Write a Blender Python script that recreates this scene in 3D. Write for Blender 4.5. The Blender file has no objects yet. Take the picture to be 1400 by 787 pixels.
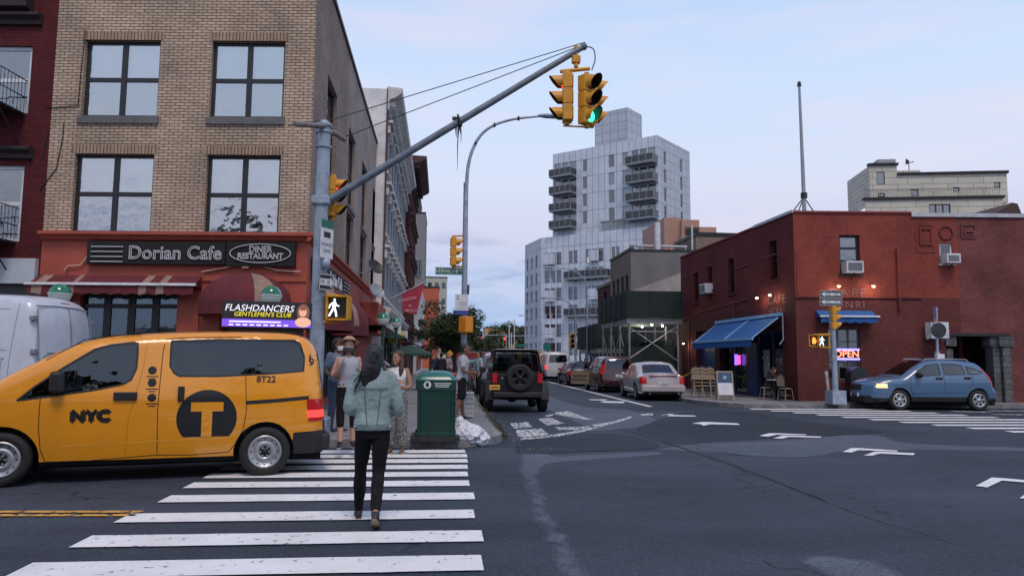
import bpy, bmesh, math, random
from mathutils import Vector, Matrix, geometry, noise
R = math.radians
random.seed(7)
S = bpy.context.scene
COL = S.collection
# ---------------------------------------------------------------- camera, sky, sun, exposure
CH = 1.52
YAW, PIT, ROLL = R(5.43), math.atan(0.0985), 0.008
CR = (Matrix.Rotation(-YAW, 3, 'Z') @ Matrix.Rotation(math.pi/2 + PIT, 3, 'X') @ Matrix.Rotation(ROLL, 3, 'Z'))
cam = bpy.data.objects.new('camera', bpy.data.cameras.new('camera'))
COL.objects.link(cam)
cam.matrix_world = Matrix.Translation((0, 0, CH)) @ CR.to_4x4()
cam.data.sensor_width = 36; cam.data.lens = 36*1000/1400
cam.data.clip_start = 0.1; cam.data.clip_end = 6000
cam.data.dof.use_dof = True; cam.data.dof.focus_distance = 11.0; cam.data.dof.aperture_fstop = 4.5
S.camera = cam
S.view_settings.view_transform = 'Standard'; S.view_settings.look = 'None'
S.view_settings.gamma = 1; S.view_settings.use_curve_mapping = False
S.view_settings.exposure = 0.08
W = bpy.data.worlds.new('World'); S.world = W; W.use_nodes = True
SUN_EL, SUN_AZ = R(60), R(171)      # low sun behind the camera and to its left
def build_world():
    nt = W.node_tree; n = nt.nodes; l = nt.links; n.clear()
    out = n.new('ShaderNodeOutputWorld'); bg = n.new('ShaderNodeBackground'); add = n.new('ShaderNodeAddShader')
    sky = n.new('ShaderNodeTexSky'); sky.sky_type = 'NISHITA'; sky.sun_disc = False
    sky.sun_elevation = SUN_EL; sky.sun_rotation = SUN_AZ
    b2 = n.new('ShaderNodeBackground'); l.new(sky.outputs[0], b2.inputs[0]); b2.inputs[1].default_value = 0.012
    tc = n.new('ShaderNodeTexCoord'); sep = n.new('ShaderNodeSeparateXYZ'); l.new(tc.outputs['Generated'], sep.inputs[0])
    ramp = n.new('ShaderNodeValToRGB'); l.new(sep.outputs['Z'], ramp.inputs[0])
    cr = ramp.color_ramp
    pts = [(0.0, (.27, .40, .64)), (.05, (.28, .42, .68)), (.10, (.36, .48, .72)), (.16, (.57, .57, .72)), (.24, (.60, .66, .81)), (.36, (.54, .66, .86)),
           (.50, (.44, .58, .84)), (.66, (.33, .48, .78)), (.80, (.18, .29, .56)), (1.0, (.12, .21, .44))]
    while len(cr.elements) < len(pts): cr.elements.new(.5)
    for e, (p, c) in zip(cr.elements, pts): e.position = p; e.color = (*c, 1)
    # long soft pinkish streaks of high cloud
    mp = n.new('ShaderNodeMapping'); l.new(tc.outputs['Generated'], mp.inputs[0])
    mp.inputs['Scale'].default_value = (1.6, 1.6, 9); mp.inputs['Rotation'].default_value = (R(4), R(-6), 0)
    nz = n.new('ShaderNodeTexNoise'); nz.inputs['Scale'].default_value = 1.7; nz.inputs['Detail'].default_value = 7; nz.inputs['Roughness'].default_value = .55
    l.new(mp.outputs[0], nz.inputs[0])
    r2 = n.new('ShaderNodeValToRGB'); l.new(nz.outputs[0], r2.inputs[0])
    r2.color_ramp.elements[0].position = .45; r2.color_ramp.elements[1].position = .72
    r2.color_ramp.elements[0].color = (0, 0, 0, 1); r2.color_ramp.elements[1].color = (.62, .62, .62, 1)
    mx = n.new('ShaderNodeMix'); mx.data_type = 'RGBA'; l.new(r2.outputs[0], mx.inputs[0])
    l.new(ramp.outputs[0], mx.inputs[6]); mx.inputs[7].default_value = (.74, .66, .76, 1)
    # small darker clouds just above the horizon
    mp3 = n.new('ShaderNodeMapping'); l.new(tc.outputs['Generated'], mp3.inputs[0]); mp3.inputs['Scale'].default_value = (5, 5, 26)
    nz3 = n.new('ShaderNodeTexNoise'); nz3.inputs['Scale'].default_value = 1.9; nz3.inputs['Detail'].default_value = 5
    l.new(mp3.outputs[0], nz3.inputs[0])
    r3 = n.new('ShaderNodeValToRGB'); l.new(nz3.outputs[0], r3.inputs[0])
    r3.color_ramp.elements[0].position = .47; r3.color_ramp.elements[1].position = .66
    band = n.new('ShaderNodeValToRGB'); l.new(sep.outputs['Z'], band.inputs[0])
    b = band.color_ramp; b.elements.new(.1); b.elements.new(.14)
    for e, (p, c) in zip(b.elements, [(0.03, .15), (.10, .8), (.145, .75), (.18, 0)]): e.position = p; e.color = (c, c, c, 1)
    mul = n.new('ShaderNodeMath'); mul.operation = 'MULTIPLY'; l.new(r3.outputs[0], mul.inputs[0]); l.new(band.outputs[0], mul.inputs[1])
    mx3 = n.new('ShaderNodeMix'); mx3.data_type = 'RGBA'; l.new(mul.outputs[0], mx3.inputs[0]); l.new(mx.outputs[2], mx3.inputs[6])
    mx3.inputs[7].default_value = (.23, .31, .49, 1)
    l.new(mx3.outputs[2], bg.inputs[0]); bg.inputs[1].default_value = 1.04
    l.new(bg.outputs[0], add.inputs[0]); l.new(b2.outputs[0], add.inputs[1]); l.new(add.outputs[0], out.inputs[0])
build_world()
sl = bpy.data.lights.new('sun', 'SUN'); sl.energy = 1.7; sl.angle = R(20); sl.color = (1, .82, .70)
so = bpy.data.objects.new('sun', sl); COL.objects.link(so)
so.rotation_euler = Vector((.15, -.99, math.tan(R(60)))).to_track_quat('Z', 'Y').to_euler()

# ---------------------------------------------------------------- pixel <-> world (reference is 1400 x 787)
def ray(px, py): return (CR @ Vector(((px-700)/1000, -(py-393.5)/1000, -1)))
def G(px, py, z=0):
    d = ray(px, py); t = (z-CH)/d.z
    return Vector((d.x*t, d.y*t, z))
def onX(px, py, X): d = ray(px, py); t = X/d.x; return Vector((X, d.y*t, CH+d.z*t))
def onY(px, py, Y): d = ray(px, py); t = Y/d.y; return Vector((d.x*t, Y, CH+d.z*t))
def onP(px, py, P, N):
    d = ray(px, py); o = Vector((0, 0, CH)); t = (Vector(P)-o).dot(N)/d.dot(N); return o+d*t

# ---------------------------------------------------------------- materials
MATS = {}
def nodemat(name):
    m = bpy.data.materials.new(name); m.use_nodes = True
    nt = m.node_tree; b = nt.nodes['Principled BSDF']; return m, nt, nt.nodes, nt.links, b
def mat(name, c, rough=.6, metal=0, var=.15, vs=3.0, bump=0, bs=60, coat=0, dirt=0, spec=.5, emis=None, es=1):
    """plain painted / cloth / metal surface with noise in its colour, roughness and relief"""
    if name in MATS: return MATS[name]
    m, nt, n, l, b = nodemat(name)
    tc = n.new('ShaderNodeTexCoord')
    nz = n.new('ShaderNodeTexNoise'); nz.inputs['Scale'].default_value = vs; nz.inputs['Detail'].default_value = 6
    l.new(tc.outputs['Object'], nz.inputs[0])
    mp = n.new('ShaderNodeMapRange'); l.new(nz.outputs[0], mp.inputs[0])
    mp.inputs[1].default_value = .3; mp.inputs[2].default_value = .7
    mp.inputs[3].default_value = 1-var; mp.inputs[4].default_value = 1+var
    hs = n.new('ShaderNodeVectorMath'); hs.operation = 'SCALE'; hs.inputs[0].default_value = c; l.new(mp.outputs[0], hs.inputs['Scale'])
    colo = hs.outputs[0]
    if dirt:
        n2 = n.new('ShaderNodeTexNoise'); n2.inputs['Scale'].default_value = vs*2.3; n2.inputs['Detail'].default_value = 8; n2.inputs['Roughness'].default_value = .7
        l.new(tc.outputs['Object'], n2.inputs[0])
        r = n.new('ShaderNodeValToRGB'); l.new(n2.outputs[0], r.inputs[0]); r.color_ramp.elements[0].position = .5; r.color_ramp.elements[1].position = .72
        ml = n.new('ShaderNodeMath'); ml.operation = 'MULTIPLY'; l.new(r.outputs[0], ml.inputs[0]); ml.inputs[1].default_value = dirt
        mx = n.new('ShaderNodeMix'); mx.data_type = 'RGBA'; l.new(ml.outputs[0], mx.inputs[0]); l.new(colo, mx.inputs[6]); mx.inputs[7].default_value = (.05, .043, .038, 1)
        colo = mx.outputs[2]
    l.new(colo, b.inputs['Base Color'])
    rr = n.new('ShaderNodeMapRange'); l.new(nz.outputs[0], rr.inputs[0]); rr.inputs[3].default_value = max(0, rough-.08); rr.inputs[4].default_value = min(1, rough+.1)
    l.new(rr.outputs[0], b.inputs['Roughness'])
    b.inputs['Metallic'].default_value = metal; b.inputs['Specular IOR Level'].default_value = spec
    if coat: b.inputs['Coat Weight'].default_value = coat; b.inputs['Coat Roughness'].default_value = .04
    if bump:
        n3 = n.new('ShaderNodeTexNoise'); n3.inputs['Scale'].default_value = bs; n3.inputs['Detail'].default_value = 5; l.new(tc.outputs['Object'], n3.inputs[0])
        bp = n.new('ShaderNodeBump'); bp.inputs['Strength'].default_value = bump; bp.inputs['Distance'].default_value = .01; l.new(n3.outputs[0], bp.inputs['Height'])
        l.new(bp.outputs[0], b.inputs['Normal'])
    if emis: b.inputs['Emission Color'].default_value = (*emis, 1); b.inputs['Emission Strength'].default_value = es
    MATS[name] = m; return m
def glow(name, c, s):
    if name in MATS: return MATS[name]
    m, nt, n, l, b = nodemat(name)
    b.inputs['Base Color'].default_value = (*[x*.5 for x in c], 1); b.inputs['Emission Color'].default_value = (*c, 1); b.inputs['Emission Strength'].default_value = s
    MATS[name] = m; return m
def brick(name, c1, c2, mortar, bw=.215, bh=.075, ms=.012, bump=.5, stain=.35, off=.5, paint=0, top=None, rough=.85):
    """brickwork in the wall's own metre UVs; top=(colour, height): other paint above a height"""
    if name in MATS: return MATS[name]
    m, nt, n, l, b = nodemat(name)
    uv = n.new('ShaderNodeUVMap'); uv.uv_map = 'UVMap'
    br = n.new('ShaderNodeTexBrick'); l.new(uv.outputs[0], br.inputs[0])
    br.offset = off
    br.inputs['Scale'].default_value = 1; br.inputs['Mortar Size'].default_value = ms; br.inputs['Brick Width'].default_value = bw; br.inputs['Row Height'].default_value = bh
    br.inputs['Mortar Smooth'].default_value = .15; br.inputs['Bias'].default_value = -.1
    br.inputs['Color1'].default_value = (*c1, 1); br.inputs['Color2'].default_value = (*c2, 1); br.inputs['Mortar'].default_value = (*mortar, 1)
    col = br.outputs[0]
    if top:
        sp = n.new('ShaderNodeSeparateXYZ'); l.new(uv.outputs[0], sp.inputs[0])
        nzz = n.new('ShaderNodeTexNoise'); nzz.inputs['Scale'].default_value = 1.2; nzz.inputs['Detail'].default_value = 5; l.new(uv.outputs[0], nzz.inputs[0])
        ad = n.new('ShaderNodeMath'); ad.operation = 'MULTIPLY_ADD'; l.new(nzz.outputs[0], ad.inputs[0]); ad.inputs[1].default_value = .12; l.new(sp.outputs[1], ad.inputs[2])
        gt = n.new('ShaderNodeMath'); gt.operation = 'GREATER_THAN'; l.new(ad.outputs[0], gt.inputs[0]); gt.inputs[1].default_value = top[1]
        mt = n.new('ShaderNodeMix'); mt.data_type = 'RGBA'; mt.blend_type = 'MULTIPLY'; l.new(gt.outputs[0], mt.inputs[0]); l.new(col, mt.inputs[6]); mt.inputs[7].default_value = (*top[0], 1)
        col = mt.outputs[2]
    nz = n.new('ShaderNodeTexNoise'); nz.inputs['Scale'].default_value = .55; nz.inputs['Detail'].default_value = 8; nz.inputs['Roughness'].default_value = .65; l.new(uv.outputs[0], nz.inputs[0])
    mr = n.new('ShaderNodeMapRange'); l.new(nz.outputs[0], mr.inputs[0]); mr.inputs[1].default_value = .32; mr.inputs[2].default_value = .68
    mr.inputs[3].default_value = 1-stain; mr.inputs[4].default_value = 1+stain*.45
    sc = n.new('ShaderNodeVectorMath'); sc.operation = 'SCALE'; l.new(col, sc.inputs[0]); l.new(mr.outputs[0], sc.inputs['Scale'])
    n2 = n.new('ShaderNodeTexNoise'); n2.inputs['Scale'].default_value = 9; n2.inputs['Detail'].default_value = 4; l.new(uv.outputs[0], n2.inputs[0])
    m2 = n.new('ShaderNodeMapRange'); l.new(n2.outputs[0], m2.inputs[0]); m2.inputs[3].default_value = .72; m2.inputs[4].default_value = 1.28
    s2 = n.new('ShaderNodeVectorMath'); s2.operation = 'SCALE'; l.new(sc.outputs[0], s2.inputs[0]); l.new(m2.outputs[0], s2.inputs['Scale'])
    l.new(s2.outputs[0], b.inputs['Base Color']); b.inputs['Roughness'].default_value = rough; b.inputs['Specular IOR Level'].default_value = .25
    bp = n.new('ShaderNodeBump'); bp.inputs['Strength'].default_value = bump; bp.inputs['Distance'].default_value = .008
    sub = n.new('ShaderNodeMath'); sub.operation = 'MULTIPLY_ADD'; l.new(br.outputs['Fac'], sub.inputs[0]); sub.inputs[1].default_value = -1; l.new(n2.outputs[0], sub.inputs[2])
    l.new(sub.outputs[0], bp.inputs['Height']); l.new(bp.outputs[0], b.inputs['Normal'])
    MATS[name] = m; return m
def glassmat(name, base=(.02, .025, .03), refl=.35, tint=(.75, .8, .82), wavy=.06):
    if name in MATS: return MATS[name]
    m, nt, n, l, b = nodemat(name); n.remove(b)
    out = n['Material Output']
    tr = n.new('ShaderNodeBsdfTransparent'); tr.inputs[0].default_value = (*tint, 1)
    gl = n.new('ShaderNodeBsdfGlossy'); gl.inputs['Roughness'].default_value = .02; gl.inputs[0].default_value = (.9, .93, .95, 1)
    lw = n.new('ShaderNodeLayerWeight'); lw.inputs[0].default_value = .35
    ma = n.new('ShaderNodeMath'); ma.operation = 'MULTIPLY_ADD'; ma.use_clamp = True; l.new(lw.outputs['Fresnel'], ma.inputs[0]); ma.inputs[1].default_value = .7; ma.inputs[2].default_value = refl
    tc = n.new('ShaderNodeTexCoord'); nz = n.new('ShaderNodeTexNoise'); nz.inputs['Scale'].default_value = 2.2; nz.inputs['Detail'].default_value = 2; l.new(tc.outputs['Object'], nz.inputs[0])
    bp = n.new('ShaderNodeBump'); bp.inputs['Strength'].default_value = wavy; bp.inputs['Distance'].default_value = .15; l.new(nz.outputs[0], bp.inputs['Height'])
    l.new(bp.outputs[0], gl.inputs['Normal'])
    mx = n.new('ShaderNodeMixShader'); l.new(ma.outputs[0], mx.inputs[0]); l.new(tr.outputs[0], mx.inputs[1]); l.new(gl.outputs[0], mx.inputs[2]); l.new(mx.outputs[0], out.inputs[0])
    MATS[name] = m; return m

# ---------------------------------------------------------------- mesh building
class MB:
    def __init__(s): s.v = []; s.f = []
    def face(s, pts, m=0, uv=None, sm=False):
        i = len(s.v); s.v += [tuple(p) for p in pts]; s.f.append((tuple(range(i, i+len(pts))), m, uv, sm))
    def grid(s, rows, m=0, sm=True, close=False, uvs=None):
        i = len(s.v); nr = len(rows); nc = len(rows[0])
        for r in rows: s.v += [tuple(p) for p in r]
        for a in range(nr-1):
            for b in range(nc if close else nc-1):
                c = (b+1) % nc
                u = None
                if uvs: u = (uvs[a][b], uvs[a][c], uvs[a+1][c], uvs[a+1][b])
                s.f.append(((i+a*nc+b, i+a*nc+c, i+(a+1)*nc+c, i+(a+1)*nc+b), m, u, sm))
        return i
    def box(s, x0, x1, y0, y1, z0, z1, m=0, M=None, uvm=True):
        if x0 > x1: x0, x1 = x1, x0
        if y0 > y1: y0, y1 = y1, y0
        if z0 > z1: z0, z1 = z1, z0
        P = [Vector((x, y, z)) for z in (z0, z1) for y in (y0, y1) for x in (x0, x1)]
        if M: P = [M @ p for p in P]
        i = len(s.v); s.v += [tuple(p) for p in P]
        for q, ax in (((0, 2, 3, 1), 2), ((4, 5, 7, 6), 2), ((0, 1, 5, 4), 1), ((2, 6, 7, 3), 1), ((0, 4, 6, 2), 0), ((1, 3, 7, 5), 0)):
            uv = None
            if uvm:
                o = [(0, 0, 0)]*4
                cs = [((x0, x1)[k & 1], (y0, y1)[(k >> 1) & 1], (z0, z1)[(k >> 2) & 1]) for k in q]
                uv = tuple(((c[0], c[1]) if ax == 2 else (c[0], c[2]) if ax == 1 else (c[1], c[2])) for c in cs)
            s.f.append((tuple(i+k for k in q), m, uv, False))
    def tube(s, pts, r, n=8, m=0, cap=True, sm=True):
        pts = [Vector(p) for p in pts]
        if not isinstance(r, (list, tuple)): r = [r]*len(pts)
        d0 = (pts[1]-pts[0]).normalized(); up = Vector((0, 0, 1)) if abs(d0.z) < .9 else Vector((1, 0, 0))
        a = d0.cross(up).normalized(); rows = []
        for k, p in enumerate(pts):
            d = (pts[min(k+1, len(pts)-1)]-pts[max(k-1, 0)]).normalized()
            a = (a-d*a.dot(d)).normalized(); b = d.cross(a)
            rows.append([p+(a*math.cos(t)+b*math.sin(t))*r[k] for t in [2*math.pi*q/n for q in range(n)]])
        s.grid(rows, m, sm, True)
        if cap: s.face(rows[0][::-1], m); s.face(rows[-1], m)
    def loft(s, secs, n=16, m=0, sm=True, cap=True):
        """secs: (centre, side vector * half width, front vector * half depth[, squareness])"""
        rows = []
        for q in secs:
            c, a, b = Vector(q[0]), Vector(q[1]), Vector(q[2]); e = q[3] if len(q) > 3 else 1
            row = []
            for k in range(n):
                t = 2*math.pi*k/n; cx, sx = math.cos(t), math.sin(t)
                cx = math.copysign(abs(cx)**e, cx); sx = math.copysign(abs(sx)**e, sx)
                row.append(c+a*cx+b*sx)
            rows.append(row)
        s.grid(rows, m, sm, True)
        if cap: s.face(rows[0][::-1], m, sm=sm); s.face(rows[-1], m, sm=sm)
    def lathe(s, prof, n=24, M=None, m=0, sm=True, a0=0, a1=2*math.pi):
        M = M or Matrix.Identity(4); full = abs(a1-a0-2*math.pi) < 1e-6
        k = n if full else n+1
        rows = [[M @ Vector((r*math.cos(a0+(a1-a0)*q/n), r*math.sin(a0+(a1-a0)*q/n), z)) for q in range(k)] for r, z in prof]
        s.grid(rows, m, sm, full)
    def ellip(s, c, rx, ry, rz, n=14, m=0, M=None):
        c = Vector(c); M = M or Matrix.Identity(3)
        rows = []
        for a in range(n//2+1):
            t = math.pi*a/(n//2)
            rows.append([c+M @ Vector((rx*math.sin(t)*math.cos(2*math.pi*b/n), ry*math.sin(t)*math.sin(2*math.pi*b/n), rz*math.cos(t))) for b in range(n)])
        s.grid(rows, m, True, True)
    def prism(s, poly, h, M=None, m=0, m2=None):
        M = M or Matrix.Identity(4)
        a = [M @ Vector((x, y, 0)) for x, y in poly]; b = [M @ Vector((x, y, h)) for x, y in poly]
        s.face(a[::-1], m); s.face(b, m)
        n = len(poly)
        for k in range(n): s.face([a[k], a[(k+1) % n], b[(k+1) % n], b[k]], m if m2 is None else m2)
    def build(s, name, mats, parent=None, bev=0, loc=None, auto=False, weld=False):
        me = bpy.data.meshes.new(name)
        me.from_pydata(s.v, [], [f[0] for f in s.f])
        if not isinstance(mats, (list, tuple)): mats = [mats]
        for x in mats: me.materials.append(x)
        if any(f[2] for f in s.f):
            uvl = me.uv_layers.new(name='UVMap'); d = uvl.data; li = 0
            for f in s.f:
                for k in range(len(f[0])):
                    if f[2]: d[li].uv = f[2][k]
                    li += 1
        me.polygons.foreach_set('material_index', [f[1] for f in s.f])
        me.polygons.foreach_set('use_smooth', [f[3] for f in s.f])
        if weld:
            bm = bmesh.new(); bm.from_mesh(me); bmesh.ops.remove_doubles(bm, verts=bm.verts, dist=1e-4); bmesh.ops.recalc_face_normals(bm, faces=bm.faces); bm.to_mesh(me); bm.free()
        me.update()
        o = bpy.data.objects.new(name, me); COL.objects.link(o)
        if parent: o.parent = parent
        if loc: o.location = loc
        if bev:
            b = o.modifiers.new('bevel', 'BEVEL'); b.width = bev; b.segments = 2; b.limit_method = 'ANGLE'; b.harden_normals = False
        return o
def build_each(b, name, m, par, bev=0):
    """one object for every connected piece of b"""
    key = {}; up = {}
    def fd(a):
        while up[a] != a: up[a] = up[up[a]]; a = up[a]
        return a
    ids = [key.setdefault((round(v[0], 4), round(v[1], 4), round(v[2], 4)), i) for i, v in enumerate(b.v)]
    for i in set(ids): up[i] = i
    for f in b.f:
        r = fd(ids[f[0][0]])
        for k in f[0][1:]: up[fd(ids[k])] = r
    gr = {}
    for f in b.f: gr.setdefault(fd(ids[f[0][0]]), []).append(f)
    for fs in gr.values():
        q = MB(); mp = {}
        for f in fs:
            for k in f[0]:
                if k not in mp: mp[k] = len(q.v); q.v.append(b.v[k])
            q.f.append((tuple(mp[k] for k in f[0]), *f[1:]))
        q.build(name, m, par, bev=bev)
def thing(name, label, cat, loc=(0, 0, 0), rz=0, group=None):
    o = bpy.data.objects.new(name, None); COL.objects.link(o); o.location = loc; o.rotation_euler = (0, 0, rz)
    o['label'] = label; o['category'] = cat
    if group: o['group'] = group
    o.empty_display_size = .2
    return o
def tag(o, label, cat, group=None, kind=None):
    if label: o['label'] = label
    if cat: o['category'] = cat
    if group: o['group'] = group
    if kind: o['kind'] = kind
    return o
def struct(o, kind='structure'): o['kind'] = kind; return o
def children(o): return [c for c in COL.objects if c.parent == o]
def dup(root, loc=None, rz=None, label=None, group=None):
    def cp(o, par):
        c = o.copy(); COL.objects.link(c)
        if par: c.parent = par
        for ch in list(o.children): cp(ch, c)
        return c
    c = cp(root, None)
    if loc is not None: c.location = loc
    if rz is not None: c.rotation_euler = (0, 0, rz)
    if label: c['label'] = label
    if group: c['group'] = group
    return c
def cat_rom(pts, k=6):
    out = []
    n = len(pts)
    for i in range(n-1):
        p0 = pts[max(i-1, 0)]; p1 = pts[i]; p2 = pts[i+1]; p3 = pts[min(i+2, n-1)]
        for j in range(k):
            t = j/k
            out.append(tuple(.5*((2*b)+(-a+c)*t+(2*a-5*b+4*c-d)*t*t+(-a+3*b-3*c+d)*t**3) for a, b, c, d in zip(p0, p1, p2, p3)))
    out.append(tuple(pts[-1])); return out
def textmesh(mb, txt, size, M, m=0, extrude=.004, bevel=0, outline=False, sx=1.0, align='CENTER', space=1.0, res=3):
    """add the outlines or solid letters of txt to mb; text lies in local XY of M"""
    cu = bpy.data.curves.new('t', 'FONT'); cu.body = txt; cu.size = size; cu.align_x = align; cu.align_y = 'CENTER'; cu.space_character = space; cu.resolution_u = res
    if outline: cu.fill_mode = 'NONE'; cu.bevel_depth = bevel; cu.bevel_resolution = 0; cu.extrude = 0
    else: cu.extrude = extrude
    o = bpy.data.objects.new('t', cu); COL.objects.link(o)
    me = bpy.data.meshes.new_from_object(o.evaluated_get(bpy.context.evaluated_depsgraph_get()))
    bpy.data.objects.remove(o); bpy.data.curves.remove(cu)
    i = len(mb.v)
    for v in me.vertices: mb.v.append(tuple(M @ Vector((v.co.x*sx, v.co.y, v.co.z))))
    for p in me.polygons: mb.f.append((tuple(i+k for k in p.vertices), m, None, False))
    bpy.data.meshes.remove(me)
def MX(o, x, y, z=None):
    """4x4 with origin o and axes x, y"""
    x = Vector(x).normalized(); y = Vector(y); y = (y-x*y.dot(x)).normalized(); z = x.cross(y)
    return Matrix(((x.x, y.x, z.x, o[0]), (x.y, y.y, z.y, o[1]), (x.z, y.z, z.z, o[2]), (0, 0, 0, 1)))
def pip(x, y, poly):
    c = False; n = len(poly); j = n-1
    for i in range(n):
        xi, yi = poly[i]; xj, yj = poly[j]
        if (yi > y) != (yj > y) and x < (xj-xi)*(y-yi)/(yj-yi)+xi: c = not c
        j = i
    return c
# ---------------------------------------------------------------- ground, road, pavements, paint
def asphalt(name, base, light, specks=.5, crack=1.0, fade=0):
    m, nt, n, l, b = nodemat(name)
    tc = n.new('ShaderNodeTexCoord'); P = tc.outputs['Object']
    def NZ(sc, det=5, ro=.6, src=P):
        k = n.new('ShaderNodeTexNoise'); k.inputs['Scale'].default_value = sc; k.inputs['Detail'].default_value = det; k.inputs['Roughness'].default_value = ro; l.new(src, k.inputs[0]); return k
    def RG(src, a, c, lo=0, hi=1):
        k = n.new('ShaderNodeMapRange'); l.new(src, k.inputs[0]); k.inputs[1].default_value = a; k.inputs[2].default_value = c; k.inputs[3].default_value = lo; k.inputs[4].default_value = hi; return k.outputs[0]
    mp = n.new('ShaderNodeMapping'); l.new(P, mp.inputs[0]); mp.inputs['Scale'].default_value = (.33, .75, 1); mp.inputs['Rotation'].default_value = (0, 0, R(12))
    big = NZ(.45, 7, .62, mp.outputs[0]); med = NZ(2.2, 6, .7); fine = NZ(26, 5, .85); vf = n.new('ShaderNodeTexVoronoi'); vf.inputs['Scale'].default_value = 42; l.new(P, vf.inputs[0])
    mx = n.new('ShaderNodeMix'); mx.data_type = 'RGBA'; l.new(RG(big.outputs[0], .38, .66), mx.inputs[0]); mx.inputs[6].default_value = (*base, 1); mx.inputs[7].default_value = (*light, 1)
    s1 = n.new('ShaderNodeVectorMath'); s1.operation = 'SCALE'; l.new(mx.outputs[2], s1.inputs[0]); l.new(RG(med.outputs[0], .3, .7, .8, 1.2), s1.inputs['Scale'])
    s2 = n.new('ShaderNodeVectorMath'); s2.operation = 'SCALE'; l.new(s1.outputs[0], s2.inputs[0]); l.new(RG(fine.outputs[0], .3, .7, .25, 1.75), s2.inputs['Scale'])
    # light stones in the binder
    st = n.new('ShaderNodeMix'); st.data_type = 'RGBA'
    sp = RG(vf.outputs['Distance'], .1, .22, specks, 0)
    rnd = n.new('ShaderNodeMath'); rnd.operation = 'GREATER_THAN'; l.new(vf.outputs['Color'], rnd.inputs[0]); rnd.inputs[1].default_value = .55
    ml = n.new('ShaderNodeMath'); ml.operation = 'MULTIPLY'; l.new(sp, ml.inputs[0]); l.new(rnd.outputs[0], ml.inputs[1])
    l.new(ml.outputs[0], st.inputs[0]); l.new(s2.outputs[0], st.inputs[6]); st.inputs[7].default_value = (.34, .35, .37, 1)
    # cracks
    wn = NZ(1.3, 4, .6); ad = n.new('ShaderNodeVectorMath'); ad.operation = 'ADD'; l.new(P, ad.inputs[0])
    sw = n.new('ShaderNodeVectorMath'); sw.operation = 'SCALE'; sw.inputs['Scale'].default_value = .9; l.new(wn.outputs['Color'], sw.inputs[0]); l.new(sw.outputs[0], ad.inputs[1])
    vc = n.new('ShaderNodeTexVoronoi'); vc.feature = 'DISTANCE_TO_EDGE'; vc.inputs['Scale'].default_value = .42; l.new(ad.outputs[0], vc.inputs[0])
    cm = NZ(.3, 3, .5)
    c1 = n.new('ShaderNodeMath'); c1.operation = 'MULTIPLY'; l.new(RG(vc.outputs['Distance'], .002, .007, 1, 0), c1.inputs[0]); l.new(RG(cm.outputs[0], .5, .6, 0, crack), c1.inputs[1])
    ck = n.new('ShaderNodeMix'); ck.data_type = 'RGBA'; l.new(c1.outputs[0], ck.inputs[0]); l.new(st.outputs[2], ck.inputs[6]); ck.inputs[7].default_value = (.008, .008, .01, 1)
    l.new(ck.outputs[2], b.inputs['Base Color'])
    l.new(RG(med.outputs[0], .3, .7, .62, .85), b.inputs['Roughness']); b.inputs['Specular IOR Level'].default_value = .35
    bp = n.new('ShaderNodeBump'); bp.inputs['Strength'].default_value = .55; bp.inputs['Distance'].default_value = .016; l.new(fine.outputs[0], bp.inputs['Height']); l.new(bp.outputs[0], b.inputs['Normal'])
    if fade:
        at = n.new('ShaderNodeAttribute'); at.attribute_name = 'fade'; e = NZ(1.6, 8, .75); k = n.new('ShaderNodeMath'); k.operation = 'ADD'; l.new(at.outputs['Fac'], k.inputs[0]); l.new(e.outputs[0], k.inputs[1])
        l.new(RG(k.outputs[0], .60, 1.05, 0, fade), b.inputs['Alpha'])
    MATS[name] = m; return m
ASP = asphalt('asphalt', (.019, .028, .042), (.046, .060, .082))
ASP_L = asphalt('asphalt_worn', (.095, .118, .155), (.125, .148, .185), .5, .3, .75)
ASP_D = asphalt('asphalt_new', (.020, .027, .038), (.032, .041, .055), .3, .4, .85)
def paintmat(name, c, wear):
    m, nt, n, l, b = nodemat(name)
    tc = n.new('ShaderNodeTexCoord')
    a = n.new('ShaderNodeTexNoise'); a.inputs['Scale'].default_value = 11; a.inputs['Detail'].default_value = 9; a.inputs['Roughness'].default_value = .75; l.new(tc.outputs['Object'], a.inputs[0])
    r = n.new('ShaderNodeMapRange'); l.new(a.outputs[0], r.inputs[0]); r.inputs[1].default_value = wear; r.inputs[2].default_value = wear+.035
    k = n.new('ShaderNodeTexNoise'); k.inputs['Scale'].default_value = 2; k.inputs['Detail'].default_value = 7; l.new(tc.outputs['Object'], k.inputs[0])
    r2 = n.new('ShaderNodeMapRange'); l.new(k.outputs[0], r2.inputs[0]); r2.inputs[3].default_value = .72; r2.inputs[4].default_value = 1.15
    s = n.new('ShaderNodeVectorMath'); s.operation = 'SCALE'; s.inputs[0].default_value = c; l.new(r2.outputs[0], s.inputs['Scale']); l.new(s.outputs[0], b.inputs['Base Color'])
    b.inputs['Roughness'].default_value = .6; l.new(r.outputs[0], b.inputs['Alpha'])
    MATS[name] = m; return m
PAINT = paintmat('road_paint', (.78, .79, .78), .372)
PAINT_W = paintmat('road_paint_worn', (.72, .73, .72), .475)
PAINT_Y = paintmat('yellow_road_paint', (.72, .38, .07), .44)
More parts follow.
